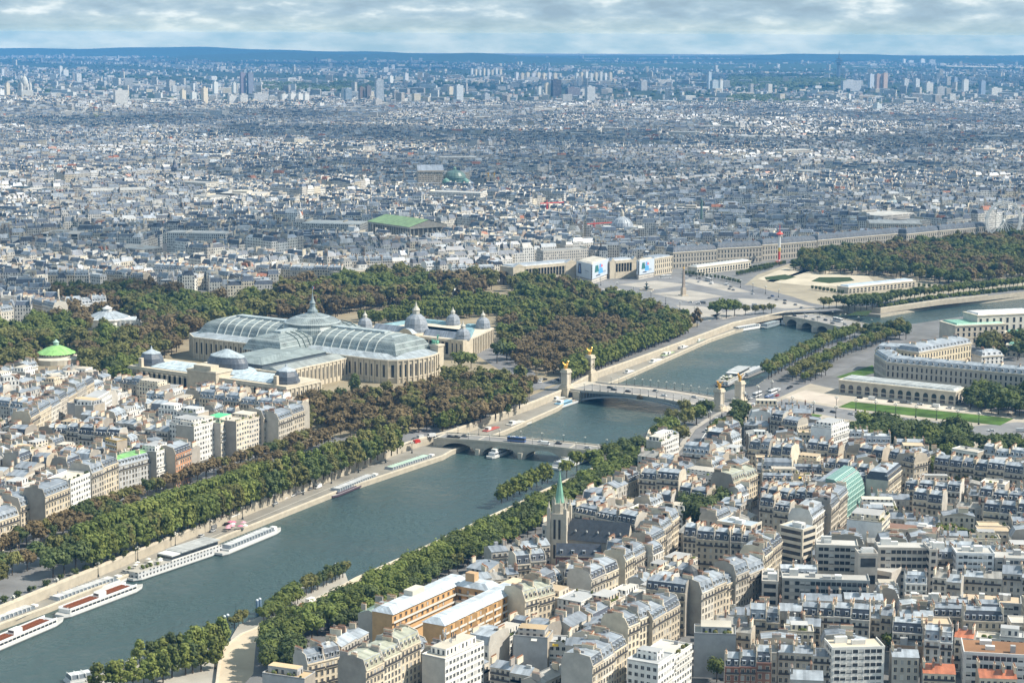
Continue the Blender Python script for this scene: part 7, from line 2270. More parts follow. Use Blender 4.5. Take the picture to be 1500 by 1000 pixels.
def green_glass():
    A, B = P(1240, 748, 8), P(1266, 728, 8)
    F = Frame(A, B - A); W = (B - A).length
    T = F.thing('glass_block', 'office with curved pale green glass front and white grid', 'office block', group='modern blocks on the left bank')
    m = MB(); m.box(0, 5, -1, W, 18, 24, 'stone', (.5, .47, .42), top='roof', topcol=ZINC); m.build('wall', T)
    g = MB(); prof = [(0, -1), (-.3, 8), (.3, 14), (1.8, 19), (4.2, 23), (8, 25.5), (13, 26)]
    for (y0, z0), (y1, z1) in zip(prof[:-1], prof[1:]):
        g.face([(0, y0, z0), (W, y0, z0), (W, y1, z1), (0, y1, z1)], 'gloss', (.16, .3, .27))
        for k in range(int(W / 3) + 1):
            x = k * W / int(W / 3); g.tube((x, y0 - .1, z0 + .05), (x, y1 - .1, z1 + .05), .22, 4, 'paint', (.5, .66, .6))
    for (y, z) in prof[1:-1] + [(-.15, 4.5), (0, 11), (1, 16.5), (3, 21)]:
        g.box(0, y - .35, z - .2, W, y - .1, z + .2, 'paint', (.5, .66, .6))
    for x in (0, W):
        g.face([(x, y, z) for y, z in prof + [(13, -1)]][::(1 if x else -1)], 'gloss', (.2, .33, .3))
    g.build('curved_front', T)
    claim([F.w(-.5, -4), F.w(W + .5, -4), F.w(W + .5, 19), F.w(-.5, 19)])


green_glass()


def corner_dome():
    c = P(1012, 858, 21)
    T = thing('corner_house', 'rounded corner house with small dark dome and oval window', 'apartment building', (c.x, c.y, 0), R(10), GLB)
    m = MB(); m.lathe([(6.5, -1), (6.5, 20), (7, 20.3), (7, 21.2), (6.4, 21.4)], 0, 2, 20, 'stonewin', CREAM2); m.build('wall', T)
    d = MB(); d.lathe([(6.4, 21.3), (5.4, 24.4), (4.2, 25)], 0, 2, 16, 'roof', ZINC); d.lathe([(4, 25), (4.1, 26.4), (3.4, 28.6), (1.6, 30), (.2, 30.8)], 0, 2, 14, 'slate', (.05, .055, .06)); d.build('dome', T)
    claim(obb(c.x, c.y + 2, 0, 6, 6))
    row((946, 862), (1004, 869), 21, 13, 1, 'slate', 'with large round dormers left of the small dome', group=GLB, clear=6)


corner_dome()
# ================================================================ TREES
TREES = []      # x, y, height, kind, colour, phrase, z


def crown_mesh(kind, colour, seed, nq=420, trunk=False, quad=1.0):
    """leaf clumps spread through an uneven crown; unit tree: 1 m tall, scaled per tree"""
    r = random.Random(seed)
    lobes = []
    if kind == 'round':
        lobes.append((0, 0, .60, .30))
        for k in range(9):
            a = r.uniform(0, 6.28); e = r.uniform(-.4, 1.0)
            lobes.append((.27 * math.cos(a) * math.cos(e), .27 * math.sin(a) * math.cos(e), .60 + .25 * math.sin(e), r.uniform(.14, .22)))
    elif kind == 'tall':
        for k in range(11):
            t = (k + .5) / 11
            a = k * 2.4 + r.uniform(-.4, .4)
            rr = .21 * math.sin(math.pi * min(1, .25 + t * .75)) * r.uniform(.6, 1.1)
            lobes.append((rr * math.cos(a), rr * math.sin(a), .28 + .62 * t, r.uniform(.11, .17)))
    elif kind == 'box':
        for x in (-.13, .13):
            for y in (-.13, .13):
                for z in (.36, .58, .8):
                    lobes.append((x + r.uniform(-.03, .03), y + r.uniform(-.03, .03), z + r.uniform(-.03, .04), r.uniform(.15, .19)))
    elif kind == 'bush':
        for k in range(7):
            a = r.uniform(0, 6.28)
            lobes.append((.26 * math.cos(a), .26 * math.sin(a), r.uniform(.3, .65), r.uniform(.22, .32)))
    else:       # poplar
        for k in range(9):
            t = (k + .5) / 9
            lobes.append((r.uniform(-.04, .04), r.uniform(-.04, .04), .2 + .72 * t, .13 * math.sin(math.pi * (.15 + .8 * t)) + .03))
    mb = MB()
    tot = sum(l[3] ** 2 for l in lobes)
    q0 = .046 * quad
    for (x, y, z, R_) in lobes:
        # a darker heart keeps the crown from being see-through all over
        prof = [(0, z - R_ * .72), (R_ * .62, z - R_ * .3), (R_ * .66, z + R_ * .3), (0, z + R_ * .74)]
        mb.lathe(prof, x, y, 6, colour, (0, 0, 0), a0=r.uniform(0, 1), a1=r.uniform(0, 1) * 0 + 6.2831853)
        for k in range(int(nq * R_ ** 2 / tot)):
            u, v = r.uniform(-.75, 1), r.uniform(0, 6.283)
            s = math.sqrt(1 - u * u)
            n = Vector((s * math.cos(v), s * math.sin(v), u))
            p = Vector((x, y, z)) + n * R_ * r.uniform(.74, 1.12)
            nn = unit(n + Vector((r.uniform(-.32, .32), r.uniform(-.32, .32), r.uniform(-.1, .5))))
            a = nn.orthogonal().normalized(); b = nn.cross(a)
            t = r.uniform(0, 6.28)
            a, b = a * math.cos(t) + b * math.sin(t), b * math.cos(t) - a * math.sin(t)
            q = q0 * r.uniform(.65, 1.35)
            mb.face([tuple(p - a * q), tuple(p - b * q * .8), tuple(p + a * q), tuple(p + b * q * .8)], colour, (0, 0, 0), [(0, 0)] * 4)
    if trunk:
        trunk_into(mb)
    return mb


def trunk_into(mb, h=.5):
    mb.tube((0, 0, 0), (0, 0, h), .026, 6, 'bark', r1=.016)
    for k in range(4):
        a = k * 1.6 + .3
        mb.tube((0, 0, h * .55 + k * .03), (.15 * math.cos(a), .15 * math.sin(a), h + .08), .012, 4, 'bark', r1=.006)


TRUNK = None
CROWN = {}
COLW = {'leaf_green': 'green', 'leaf_lime': 'light green', 'leaf_dark': 'dark green', 'leaf_olive': 'olive green', 'leaf_brown': 'brown-leaved'}
KINDW = {'round': 'round-crowned', 'tall': 'tall', 'box': 'clipped', 'bush': 'bushy', 'poplar': 'slender'}
KNAME = {'round': 'chestnut_tree', 'tall': 'plane_tree', 'box': 'clipped_tree', 'bush': 'shrub', 'poplar': 'poplar_tree'}


def crown(kind, col):
    k = (kind, col)
    if k not in CROWN:
        CROWN[k] = [crown_mesh(kind, col, hash(kind) % 97 * 0 + len(kind) * 7 + i * 13, 460).mesh('crown') for i in range(3)]
    return rnd.choice(CROWN[k])


def pick(cols):
    t = sum(w for c, w in cols)
    x = rnd.uniform(0, t)
    for c, w in cols:
        x -= w
        if x <= 0:
            return c
    return cols[-1][0]


def tree_row(line, step, h, kind, cols, phrase, off=0.0, z=0.0, hj=.12, jx=.5):
    pts = PL(line, z) if not isinstance(line[0], Vector) else line
    if off:
        pts = offset_line(pts, off, -1)
    for p in resample(pts, step, .12):
        TREES.append((p.x + rnd.uniform(-jx, jx), p.y + rnd.uniform(-jx, jx), h * rnd.uniform(1 - hj, 1 + hj), kind, pick(cols), phrase, z))


AVOID = []    # polygons where no tree stands


def tree_fill(poly, step, h, kinds, cols, phrase, holes=(), field=None):
    """loosely spaced trees over a polygon"""
    pts = poly if isinstance(poly[0], Vector) else PL(poly)
    x0, x1 = min(p.x for p in pts), max(p.x for p in pts)
    y0, y1 = min(p.y for p in pts), max(p.y for p in pts)
    y = y0
    k = 0
    while y < y1:
        x = x0 + (step / 2 if k % 2 else 0)
        while x < x1:
            q = (x + rnd.uniform(-.32, .32) * step, y + rnd.uniform(-.32, .32) * step)
            if inside(q, pts) and not any(inside(q, h_) for h_ in holes) and not any(inside(q, a) for a in AVOID):
                cc = field(q) if field else cols
                TREES.append((q[0], q[1], h * rnd.choice((.7, .85, .95, 1.05, 1.15, 1.4)) * rnd.uniform(.94, 1.06), pick(kinds), pick(cc), phrase, 0.0))
            x += step
        y += step * .9
        k += 1


BR, OL, GR, DK, LI = 'leaf_brown', 'leaf_olive', 'leaf_green', 'leaf_dark', 'leaf_lime'
RND = [('round', 3), ('tall', 1)]

# right bank, along the quay
tree_row([(-20, 826), (20, 806), (110, 768), (173, 744), (240, 722), (300, 702), (390, 674), (450, 652)], 8.5, 12.5, 'round', [(BR, 4), (OL, 2), (DK, 1)], 'beside the quay houses')
tree_row([(60, 800), (130, 776), (200, 750)], 9, 12, 'round', [(BR, 3), (DK, 2), (OL, 1)], 'before the first quay houses')
tree_row([(450, 652), (540, 634), (600, 616)], 8, 12, 'round', [(BR, 5), (OL, 1)], 'behind the hedge-like quay trees')
tree_row([(330, 706), (420, 678), (480, 654)], 9, 11, 'round', [(BR, 5), (OL, 1)], 'in front of the white corner office')
tree_row([(118, 812), (240, 764), (330, 734), (389, 712)], 5.6, 17.5, 'box', [(LI, 2), (GR, 4)], 'of the back clipped row on the quay', hj=.04)
tree_row([(132, 832), (180, 812), (260, 782), (330, 756), (368, 742)], 5.6, 17.5, 'box', [(LI, 2), (GR, 4), (OL, 1)], 'of the front clipped row on the quay', hj=.04)
tree_row([(-20, 852), (40, 836), (112, 812)], 9, 15, 'round', [(DK, 3), (OL, 2), (BR, 1)], 'at the near end of the quay trees')
tree_row([(-20, 870), (10, 858)], 9, 14, 'round', [(DK, 3), (OL, 2), (BR, 1)], 'at the left frame edge')
tree_row([(78, 846), (100, 840), (122, 836)], 7, 16, 'round', [(DK, 3), (OL, 2)], 'where the clipped rows begin')
tree_row([(382, 738), (440, 715), (500, 692), (588, 662)], 8, 16, 'tall', [(OL, 3), (GR, 3), (DK, 1)], 'on the quay before the low bridge')
tree_row([(395, 712), (470, 688), (590, 644)], 8, 16, 'tall', [(GR, 3), (OL, 3), (LI, 2)], 'of the back row before the low bridge')
tree_row([(12, 884), (130, 838), (263, 786), (400, 731), (520, 684)], 11, 4.2, 'bush', [(GR, 3), (DK, 2)], 'on the ledge of the quay wall', -3)
# gardens south of the glass-roofed palace
HOLE_GP = []
tree_fill([(432, 618), (450, 590), (500, 590), (560, 580), (600, 582), (668, 560), (700, 562), (775, 556), (778, 590), (720, 620), (640, 632), (600, 636), (520, 632), (440, 632)], 9.5, 12, RND, None, 'between the glass palace and the river',
          field=lambda q: [(BR, 6), (OL, 2)] if (q[0] + (q[1] - 1460) * .55) < -32 else [(OL, 5), (GR, 3), (BR, 1)])
tree_row([(648, 632), (700, 612), (745, 594)], 10, 15, 'tall', [(GR, 3), (DK, 1)], 'above the lower quay by the low bridge')
for px, py, h, k, c, ph in ((520, 582, 19, 'tall', DK, 'against the glass palace wall'), (500, 592, 14, 'round', DK, 'at the corner of the glass palace'), (540, 588, 13, 'round', DK, 'below the glass palace wall'), (672, 545, 19, 'round', GR, 'between the two palaces'),
                            (690, 540, 15, 'round', GR, 'by the small palace corner'), (728, 532, 20, 'round', DK, 'right of the small palace'), (742, 528, 17, 'round', GR, 'beside the avenue to the arched bridge')):
    q = P(px, py); TREES.append((q.x, q.y, h, k, c, 'large tree ' + ph, 0))
# park behind the palaces
GPH = PL([(190, 562), (250, 524), (275, 500), (330, 482), (440, 466), (560, 500), (668, 545), (660, 566), (590, 574), (500, 575), (420, 598)])
PPH = PL([(520, 500), (530, 478), (625, 470), (722, 482), (726, 498), (692, 540), (640, 540)])
THH = PL([(126, 503), (134, 470), (210, 470), (214, 503)])
GRH = PL([(44, 556), (55, 518), (112, 518), (122, 556)])
STH = PL([(340, 446), (345, 430), (396, 430), (396, 446)])
HOLES = [GPH, PPH, THH, GRH, STH]


def park_col(q):
    n = math.sin(q[0] / 47 + 1.7) * math.cos(q[1] / 61) + .4 * math.sin(q[0] / 29 + q[1] / 33)
    if n > .55:
        return [(GR, 4), (DK, 2), (LI, 1)]
    if n < -.2:
        return [(BR, 7), (OL, 2)]
    return [(BR, 1), (OL, 6), (GR, 2)]


tree_fill([(-40, 560), (-40, 500), (30, 488), (85, 470), (160, 465), (150, 458), (85, 450), (78, 436), (215, 436), (312, 446), (340, 448), (398, 448), (405, 424), (500, 418), (577, 408), (625, 415), (740, 416), (700, 436), (600, 452), (520, 458), (400, 490), (240, 530), (190, 580), (140, 560), (50, 548)],
          12.5, 16.5, RND, None, 'in the park beyond the glass palace', HOLES, park_col)
tree_fill([(520, 470), (600, 455), (700, 440), (770, 442), (740, 462), (640, 470), (540, 478)], 9, 10, [('box', 1)], [(LI, 4), (GR, 2)], 'along the park avenue', HOLES)
tree_fill([(735, 462), (770, 444), (740, 418), (832, 420), (880, 436), (1030, 480), (1000, 488), (960, 498), (900, 470), (830, 470), (770, 500), (735, 522)], 11, 14, [('tall', 2), ('round', 2)], None, 'in the park before the square', HOLES,
          field=lambda q: [(GR, 4), (OL, 5), (DK, 1), (LI, 1), (BR, 1)] if q[0] + .25 * (q[1] - 1800) < 190 else [(BR, 4), (OL, 2)])
tree_fill([(765, 545), (735, 525), (830, 476), (900, 474), (965, 498), (900, 522), (820, 552)], 9, 10, [('round', 1)], [(BR, 6), (OL, 1)], 'in the brown chestnut ranks by the river', HOLES)
tree_row([(838, 562), (910, 530), (1015, 488)], 8, 17, 'tall', [(LI, 2), (GR, 5), (OL, 1)], 'of the green row above the far quay', -4)
tree_row([(842, 552), (910, 522), (1010, 482)], 8, 15, 'box', [(OL, 3), (GR, 3)], 'of the second row above the far quay', -8)
for px, py, h in ((1050, 468, 20), (1064, 466, 22), (1076, 463, 18), (1092, 462, 12), (1106, 461, 11), (1118, 460, 11), (1130, 459, 11)):
    q = P(px, py); TREES.append((q.x, q.y, h, 'round', GR if h > 15 else OL, 'at the corner of the paved square', 0))
# gardens beyond the square
tree_fill([(1158, 396), (1180, 380), (1300, 366), (1500, 344), (1600, 350), (1600, 405), (1500, 408), (1400, 420), (1345, 412), (1290, 404), (1200, 402)], 11.5, 14, RND, None, 'in the garden beyond the square', [],
          lambda q: [(BR, 3), (OL, 3), (DK, 1)] if math.sin(q[0] / 70) + math.sin(q[1] / 90 + q[0] / 40) > .4 else [(DK, 3), (OL, 3), (GR, 3)])
for ln, hh in (([(1005, 402), (1060, 410), (1085, 416)], 5), ([(1080, 404), (1130, 394)], 6), ([(1190, 424), (1240, 432)], 5), ([(1400, 424), (1500, 412)], 6), ([(1330, 420), (1400, 424)], 5), ([(1100, 396), (1150, 388)], 6)):
    tree_row(ln, 6, hh, 'box', [(DK, 3), (GR, 2)], 'of the trimmed garden hedges', hj=.05)
tree_row([(1205, 452), (1240, 450), (1290, 446), (1380, 434), (1440, 428), (1500, 420)], 8, 14, 'round', [(GR, 3), (DK, 2), (OL, 1)], 'on the quay beyond the far bridge', 1)
tree_row([(1290, 457), (1377, 443), (1447, 436), (1500, 430)], 9, 10, 'round', [(GR, 3), (DK, 2)], 'on the lower quay beyond the far bridge', 0, z=QUAY_Z)
tree_row([(1240, 456), (1255, 455), (1270, 453), (1300, 448)], 9, 16, 'round', [(DK, 4), (GR, 1)], 'at the head of the far bridge', 2)
# left bank
LBT = offset_line(LBE, 34.5, -1)
tree_row(LBT[2:14], 7.2, 14, 'round', [(GR, 5), (DK, 2)], 'of the long dense row on the left bank')
tree_row(offset_line(LBE, 24, -1)[2:6], 8, 13, 'round', [(GR, 4), (DK, 2)], 'at the near end of the left bank row')
tree_row(offset_line(LBE, 42.5, -1)[3:14], 9, 13.5, 'round', [(GR, 4), (DK, 3)], 'of the second row on the left bank')
tree_row(offset_line(LBE, 50.5, -1)[4:13], 10, 11.5, 'round', [(GR, 4), (DK, 2), (OL, 1)], 'of the third row behind the left bank quay')
tree_row([(745, 738), (780, 722), (815, 706)], 8, 13, 'tall', [(LI, 3), (GR, 1)], 'light-leaved on the promenade', -5, z=QUAY_Z)
for px, py, h, c in ((845, 690, 15, LI), (870, 688, 15, GR), (893, 680, 16, GR), (880, 700, 15, GR), (915, 676, 17, DK), (935, 672, 17, DK), (905, 690, 15, GR), (940, 688, 14, DK), (830, 700, 13, LI), (920, 700, 13, BR), (900, 708, 11, OL), (936, 706, 12, DK)):
    q = P(px, py); TREES.append((q.x, q.y, h, 'round', c, 'by the left end of the low bridge', 0))
for px, py, h, c in ((962, 652, 17, GR), (980, 645, 18, GR), (995, 652, 15, OL), (1003, 632, 19, OL), (985, 628, 16, OL), (1020, 622, 16, GR), (1038, 612, 15, DK), (1030, 610, 13, DK), (970, 640, 16, GR), (1000, 612, 15, OL)):
    q = P(px, py); TREES.append((q.x, q.y, h, 'round', c, 'on the bank before the arched bridge', 0))
tree_fill([(1036, 652), (1062, 625), (1092, 606), (1090, 622), (1070, 648), (1050, 664)], 9, 12, [('round', 1)], [(GR, 5), (DK, 2)], 'inside the bend of the quay road')
tree_fill([(1075, 606), (1090, 600), (1092, 612)], 8, 11, [('round', 1)], [(OL, 2), (LI, 1)], 'at the left bank head of the arched bridge')
tree_row([(1132, 556), (1170, 535), (1215, 510), (1262, 494)], 10.5, 15, 'round', [(GR, 4), (OL, 2)], 'of the riverside row by the ministry', -4)
tree_row([(1160, 558), (1200, 540), (1245, 518), (1300, 500)], 10.5, 14, 'round', [(GR, 4), (OL, 3), (LI, 1)], 'of the inner row by the ministry', 0)
tree_row([(1180, 562), (1215, 548)], 11, 12, 'round', [(OL, 3), (LI, 2)], 'before the low station palace')
tree_fill([(1258, 492), (1330, 488), (1330, 500), (1270, 500)], 11, 13, [('round', 1)], [(DK, 3), (OL, 2)], 'below the temple-fronted palace')
tree_fill([(1240, 648), (1265, 632), (1330, 634), (1395, 645), (1418, 656), (1416, 672), (1366, 682), (1355, 668), (1300, 660), (1250, 664)], 8.6, 14, [('round', 1)], [(DK, 4), (GR, 1)], 'of the clipped park block on the esplanade')
tree_fill([(1432, 664), (1450, 652), (1560, 664), (1560, 680), (1440, 676)], 9, 12, [('round', 1)], [(DK, 4), (GR, 1)], 'of the right esplanade block')
tree_fill([(1412, 600), (1440, 584), (1560, 586), (1560, 616), (1492, 612)], 9.5, 14, [('round', 1)], [(DK, 4), (GR, 1)], 'by the long ministry wall')
tree_fill([(1425, 520), (1450, 505), (1500, 502), (1500, 530)], 12, 16, [('round', 1)], [(DK, 3), (OL, 2), (BR, 1)], 'in the palace court at the edge')
tree_fill([(1000, 778), (1010, 758), (1050, 752), (1056, 772), (1030, 790), (1002, 792)], 9, 16, [('round', 1)], [(DK, 5)], 'of the dark courtyard clump')
tree_fill([(1024, 998), (1034, 972), (1062, 976), (1062, 1000)], 8, 13, [('round', 1)], [(DK, 3), (GR, 2)], 'in the courtyard by the blind wall')
tree_fill([(1362, 708), (1380, 690), (1440, 702), (1432, 726), (1400, 722)], 9, 12, [('round', 1)], [(GR, 3), (OL, 3)], 'in the yard right of the dark-roofed row')
tree_fill([(1360, 812), (1375, 790), (1420, 792), (1420, 806), (1400, 812)], 9, 12, [('round', 1)], [(GR, 3), (OL, 2)], 'in the yard of the beige flats')
tree_fill([(1290, 960), (1300, 940), (1306, 960)], 7, 8, [('round', 1)], [(GR, 1)], 'by the brown brick gable')
# floating gardens on the river
for (ln, n, hs) in (([(140, 1012), (250, 996)], 7, (12, 15)), ([(200, 972), (268, 956)], 6, (9, 12)), ([(270, 972), (330, 952)], 6, (14, 18)), ([(215, 998), (320, 976)], 7, (12, 16))):
    pts = PL(ln, -6)
    for i in range(n):
        q = pts[0].lerp(pts[1], (i + rnd.uniform(.2, .8)) / n)
        TREES.append((q.x, q.y, rnd.uniform(*hs), 'tall' if hs[0] > 8 else 'round', pick([(LI, 3), (GR, 2), (DK, 1)] if hs[0] > 8 else [(DK, 1)]), 'of the floating garden nearest the corner', -6.5))
for ln, n, hs, cols, ph in (([(384, 912), (440, 880)], 9, (7, 10), [(GR, 3), (LI, 1)], 'of the middle floating garden'), ([(392, 905), (436, 876)], 9, (8, 11), [(GR, 3)], 'of the middle floating garden'), ([(445, 872), (506, 842)], 10, (8, 11), [(DK, 3), (OL, 2)], 'of the far floating garden'), ([(342, 920), (358, 910)], 3, (6, 8), [(OL, 1)], 'thin on the open deck')):
    pts = PL(ln, -6)
    for i in range(n):
        q = pts[0].lerp(pts[1], (i + rnd.uniform(.2, .8)) / n)
        TREES.append((q.x, q.y, rnd.uniform(*hs), 'round', pick(cols), ph, -6.5))
# boulevards in the far city
for ln, c, h in (([(655, 335), (690, 318), (740, 300), (790, 285)], DK, 12), ([(640, 345), (660, 335)], GR, 12), ([(570, 215), (590, 240)], DK, 14), ([(690, 345), (730, 330)], DK, 12), ([(830, 378), (905, 362)], DK, 8), ([(1280, 265), (1300, 262)], DK, 10), ([(890, 338), (930, 330)], DK, 12)):
    tree_row(ln, 9, h, 'round', [(c, 1), (DK, 1)], 'along the far boulevard')


# ------------------------------------------------ courtyard houses filling the blocks
def infill(poly_px, th, anchors, group, styles, seed, hrange=(11, 17)):
    r = random.Random(seed)
    poly = PL(poly_px)
    xs_, ys_ = [p.x for p in poly], [p.y for p in poly]
    c, s = math.cos(th), math.sin(th)
    got = []
    for w, d in ((17, 12), (12, 10)):
        y = min(ys_)
        while y < max(ys_):
            x = min(xs_)
            while x < max(xs_):
                ww, dd = w * r.uniform(.85, 1.2), d * r.uniform(.85, 1.15)
                q = obb(x, y, th, ww / 2 + .2, dd / 2 + .2)
                if all(inside(p, poly) for p in q) and free(q):
                    claim(obb(x, y, th, ww / 2, dd / 2))
                    got.append((x, y, ww, dd))
                    x += ww
                x += 2.6
            y += 2.6
    cnt = {}
    for (x, y, w, d) in sorted(got, key=lambda g: min(math.hypot(g[0] - a[1].x, g[1] - a[1].y) for a in anchors)):
        an = min(anchors, key=lambda a: math.hypot(x - a[1].x, y - a[1].y))
        st = r.choice(styles)
        wd = STYLES[st]
        k = (an[0], st); n = cnt.get(k, 0); cnt[k] = n + 1
        flip = r.random() < .35
        t2 = th + (math.pi / 2 if flip else 0)
        if flip:
            w, d = d, w
        A = Vector((x, y)) + Vector((-w / 2 * math.cos(t2) + d / 2 * math.sin(t2), -w / 2 * math.sin(t2) - d / 2 * math.cos(t2)))
        B = A + Vector((math.cos(t2), math.sin(t2))) * w
        h = r.uniform(*hrange)
        building(A, B, d, h, st, f"{wd[5]} courtyard house, {wd[6]} roof, {ordn(n)} such from {an[0]}", 'house', group, ends=r.choice(['', 'r', 'l', 'rl']), noclaim=True, name='courtyard_house', balc=False)
    return len(got)


def road_claim(pts, w):
    ln = PL(pts)
    for a, b in zip(ln[:-1], ln[1:]):
        m = (a + b) / 2; d = b - a
        claim(obb(m.x, m.y, math.atan2(d.y, d.x), d.length / 2 + 2, w / 2), False)


for pts, w in (([(930, 1000), (1000, 925), (1060, 885), (1140, 838)], 12), ([(1000, 700), (1035, 632), (1092, 597)], 16), ([(1113, 830), (1330, 850)], 4), ([(1100, 870), (1500, 905)], 5), ([(1230, 770), (1252, 735)], 9), ([(990, 800), (1010, 765)], 9), ([(1110, 800), (1140, 785)], 6)):
    road_claim(pts, w)
for t in TREES:
    if t[2] > 6 and t[5] != 'x':
        claim(obb(t[0], t[1], 0, 3, 3), False)
MIX = ['zincg', 'zincg', 'haus', 'slate', 'flatc', 'white', 'zincg', 'flatw']
ni = infill([(440, 1012), (565, 935), (690, 868), (800, 802), (860, 756), (930, 706), (960, 655), (1080, 640), (1100, 700), (1110, 800), (1030, 860), (930, 1000)], R(59),
            [('the orange-walled block', P(690, 890)), ('the spired church', P(830, 790)), ('the antenna cluster', P(655, 960)), ('the riverside pair', P(970, 720)), ('the domed corner', P(1010, 880))], GLB, MIX, 4)
ni += infill([(1010, 960), (1060, 900), (1130, 820), (1112, 740), (1090, 660), (1100, 615), (1180, 622), (1240, 660), (1340, 682), (1520, 700), (1560, 1010), (1010, 1010)], R(-5),
             [('the terraced office', P(1210, 880)), ('the green glass block', P(1250, 750)), ('the white stepped wall', P(1270, 790)), ('the blue-panelled flats', P(1430, 850)), ('the white balcony flats', P(1250, 980)), ('the brown brick gable', P(1330, 970)), ('the grey residence', P(1410, 910)), ('the tall white garden-roof house', P(1225, 660))], GLB, MIX, 5)
ni += infill([(-40, 800), (-40, 575), (40, 560), (140, 565), (190, 592), (300, 592), (440, 608), (440, 632), (300, 680), (120, 760)], R(72),
             [('the white corner office', P(285, 660)), ('the green rotunda', P(83, 540)), ('the black-roofed row', P(130, 650)), ('the brick house of the quay', P(268, 690)), ('the cream blind pair', P(60, 690))], GRB, MIX, 6)
print('INFILL', ni, 'BUILDINGS', N_B[0], 'OBJECTS', len(bpy.data.objects))
def plant_trees():
    global TRUNK
    tm = MB(); trunk_into(tm); TRUNK = tm.mesh('trunk')
    order = sorted(TREES, key=lambda t: math.hypot(t[0], t[1]) / max(t[2], 3))
    vis = [t for t in order if abs(t[0]) < .275 * t[1] + 4 and t[1] > 808]
    single, mass = vis[:330], vis[330:]
    cnt = {}
    for (x, y, h, kind, col, ph, z) in sorted(single, key=lambda t: (t[5], t[0])):
        if any(inside((x, y), p) for p, c, r in SOLID if (c - Vector((x, y))).length < r):
            continue
        base = ph.replace('large tree ', '')
        n = cnt.get((base, col, kind), 0); cnt[(base, col, kind)] = n + 1
        lab = f"{COLW[col]} {KINDW[kind]} {'shrub' if kind == 'bush' else 'tree'} {base}, {ordn(n)} such from the left"
        w = lab.split()
        if len(w) > 16:
            lab = f"{COLW[col]} {KINDW[kind]} tree {base}, {ordn(n)}"
        if len(lab.split()) > 16:
            lab = f"{COLW[col]} tree {base}, {ordn(n)}"
        nm = KNAME[kind]
        T = thing(nm, lab, 'shrub' if kind == 'bush' else 'tree', (x, y, z), rnd.uniform(0, 6.28), 'trees ' + base if len(base) < 60 else 'trees')
        s = h * rnd.uniform(.92, 1.1)
        T.scale = (s, s, h)
        add('crown', crown(kind, col), T)
        add('trunk', TRUNK, T)
    # the rest of the wood: one mass
    g = np.random.default_rng(3)
    V, Fc, Mi, off = [], [], [], 0
    cols = [GR, LI, DK, OL, BR]
    base = {}
    for kind in ('round', 'tall', 'box', 'bush', 'poplar'):
        base[kind] = []
        for i in range(4):
            mb = crown_mesh(kind, 'x', 50 + i * 5 + len(kind), 150, True, 1.5)
            base[kind].append((np.array(mb.v), mb.f, np.array([m == 'bark' for m in mb.m])))
    parts = {}
    for (x, y, h, kind, col, ph, z) in mass:
        if any(inside((x, y), p) for p, c, r in SOLID if (c - Vector((x, y))).length < r):
            continue
        v, f, bk = base[kind][int(g.integers(0, 4))]
        a = g.uniform(0, 6.28); c, s = math.cos(a), math.sin(a)
        w = h * g.uniform(.85, 1.3)
        vv = np.empty_like(v)
        vv[:, 0] = x + w * (v[:, 0] * c - v[:, 1] * s); vv[:, 1] = y + w * (v[:, 0] * s + v[:, 1] * c); vv[:, 2] = z + h * v[:, 2]
        V.append(vv); Fc.extend([tuple(i + off for i in q) for q in f]); off += len(v)
        ci = cols.index(col)
        Mi.append(np.where(bk, 5, ci))
    if not V:
        return
    me = bpy.data.meshes.new('trees')
    me.from_pydata(np.concatenate(V).tolist(), [], Fc)
    for c in cols + ['bark']:
        me.materials.append(MATS[c])
    me.polygons.foreach_set('material_index', np.concatenate(Mi).astype(np.int32))
    me.update()
    struct(add('park_trees', me), 'stuff')
    print('TREES', len(single), len(mass), len(Fc))


plant_trees()


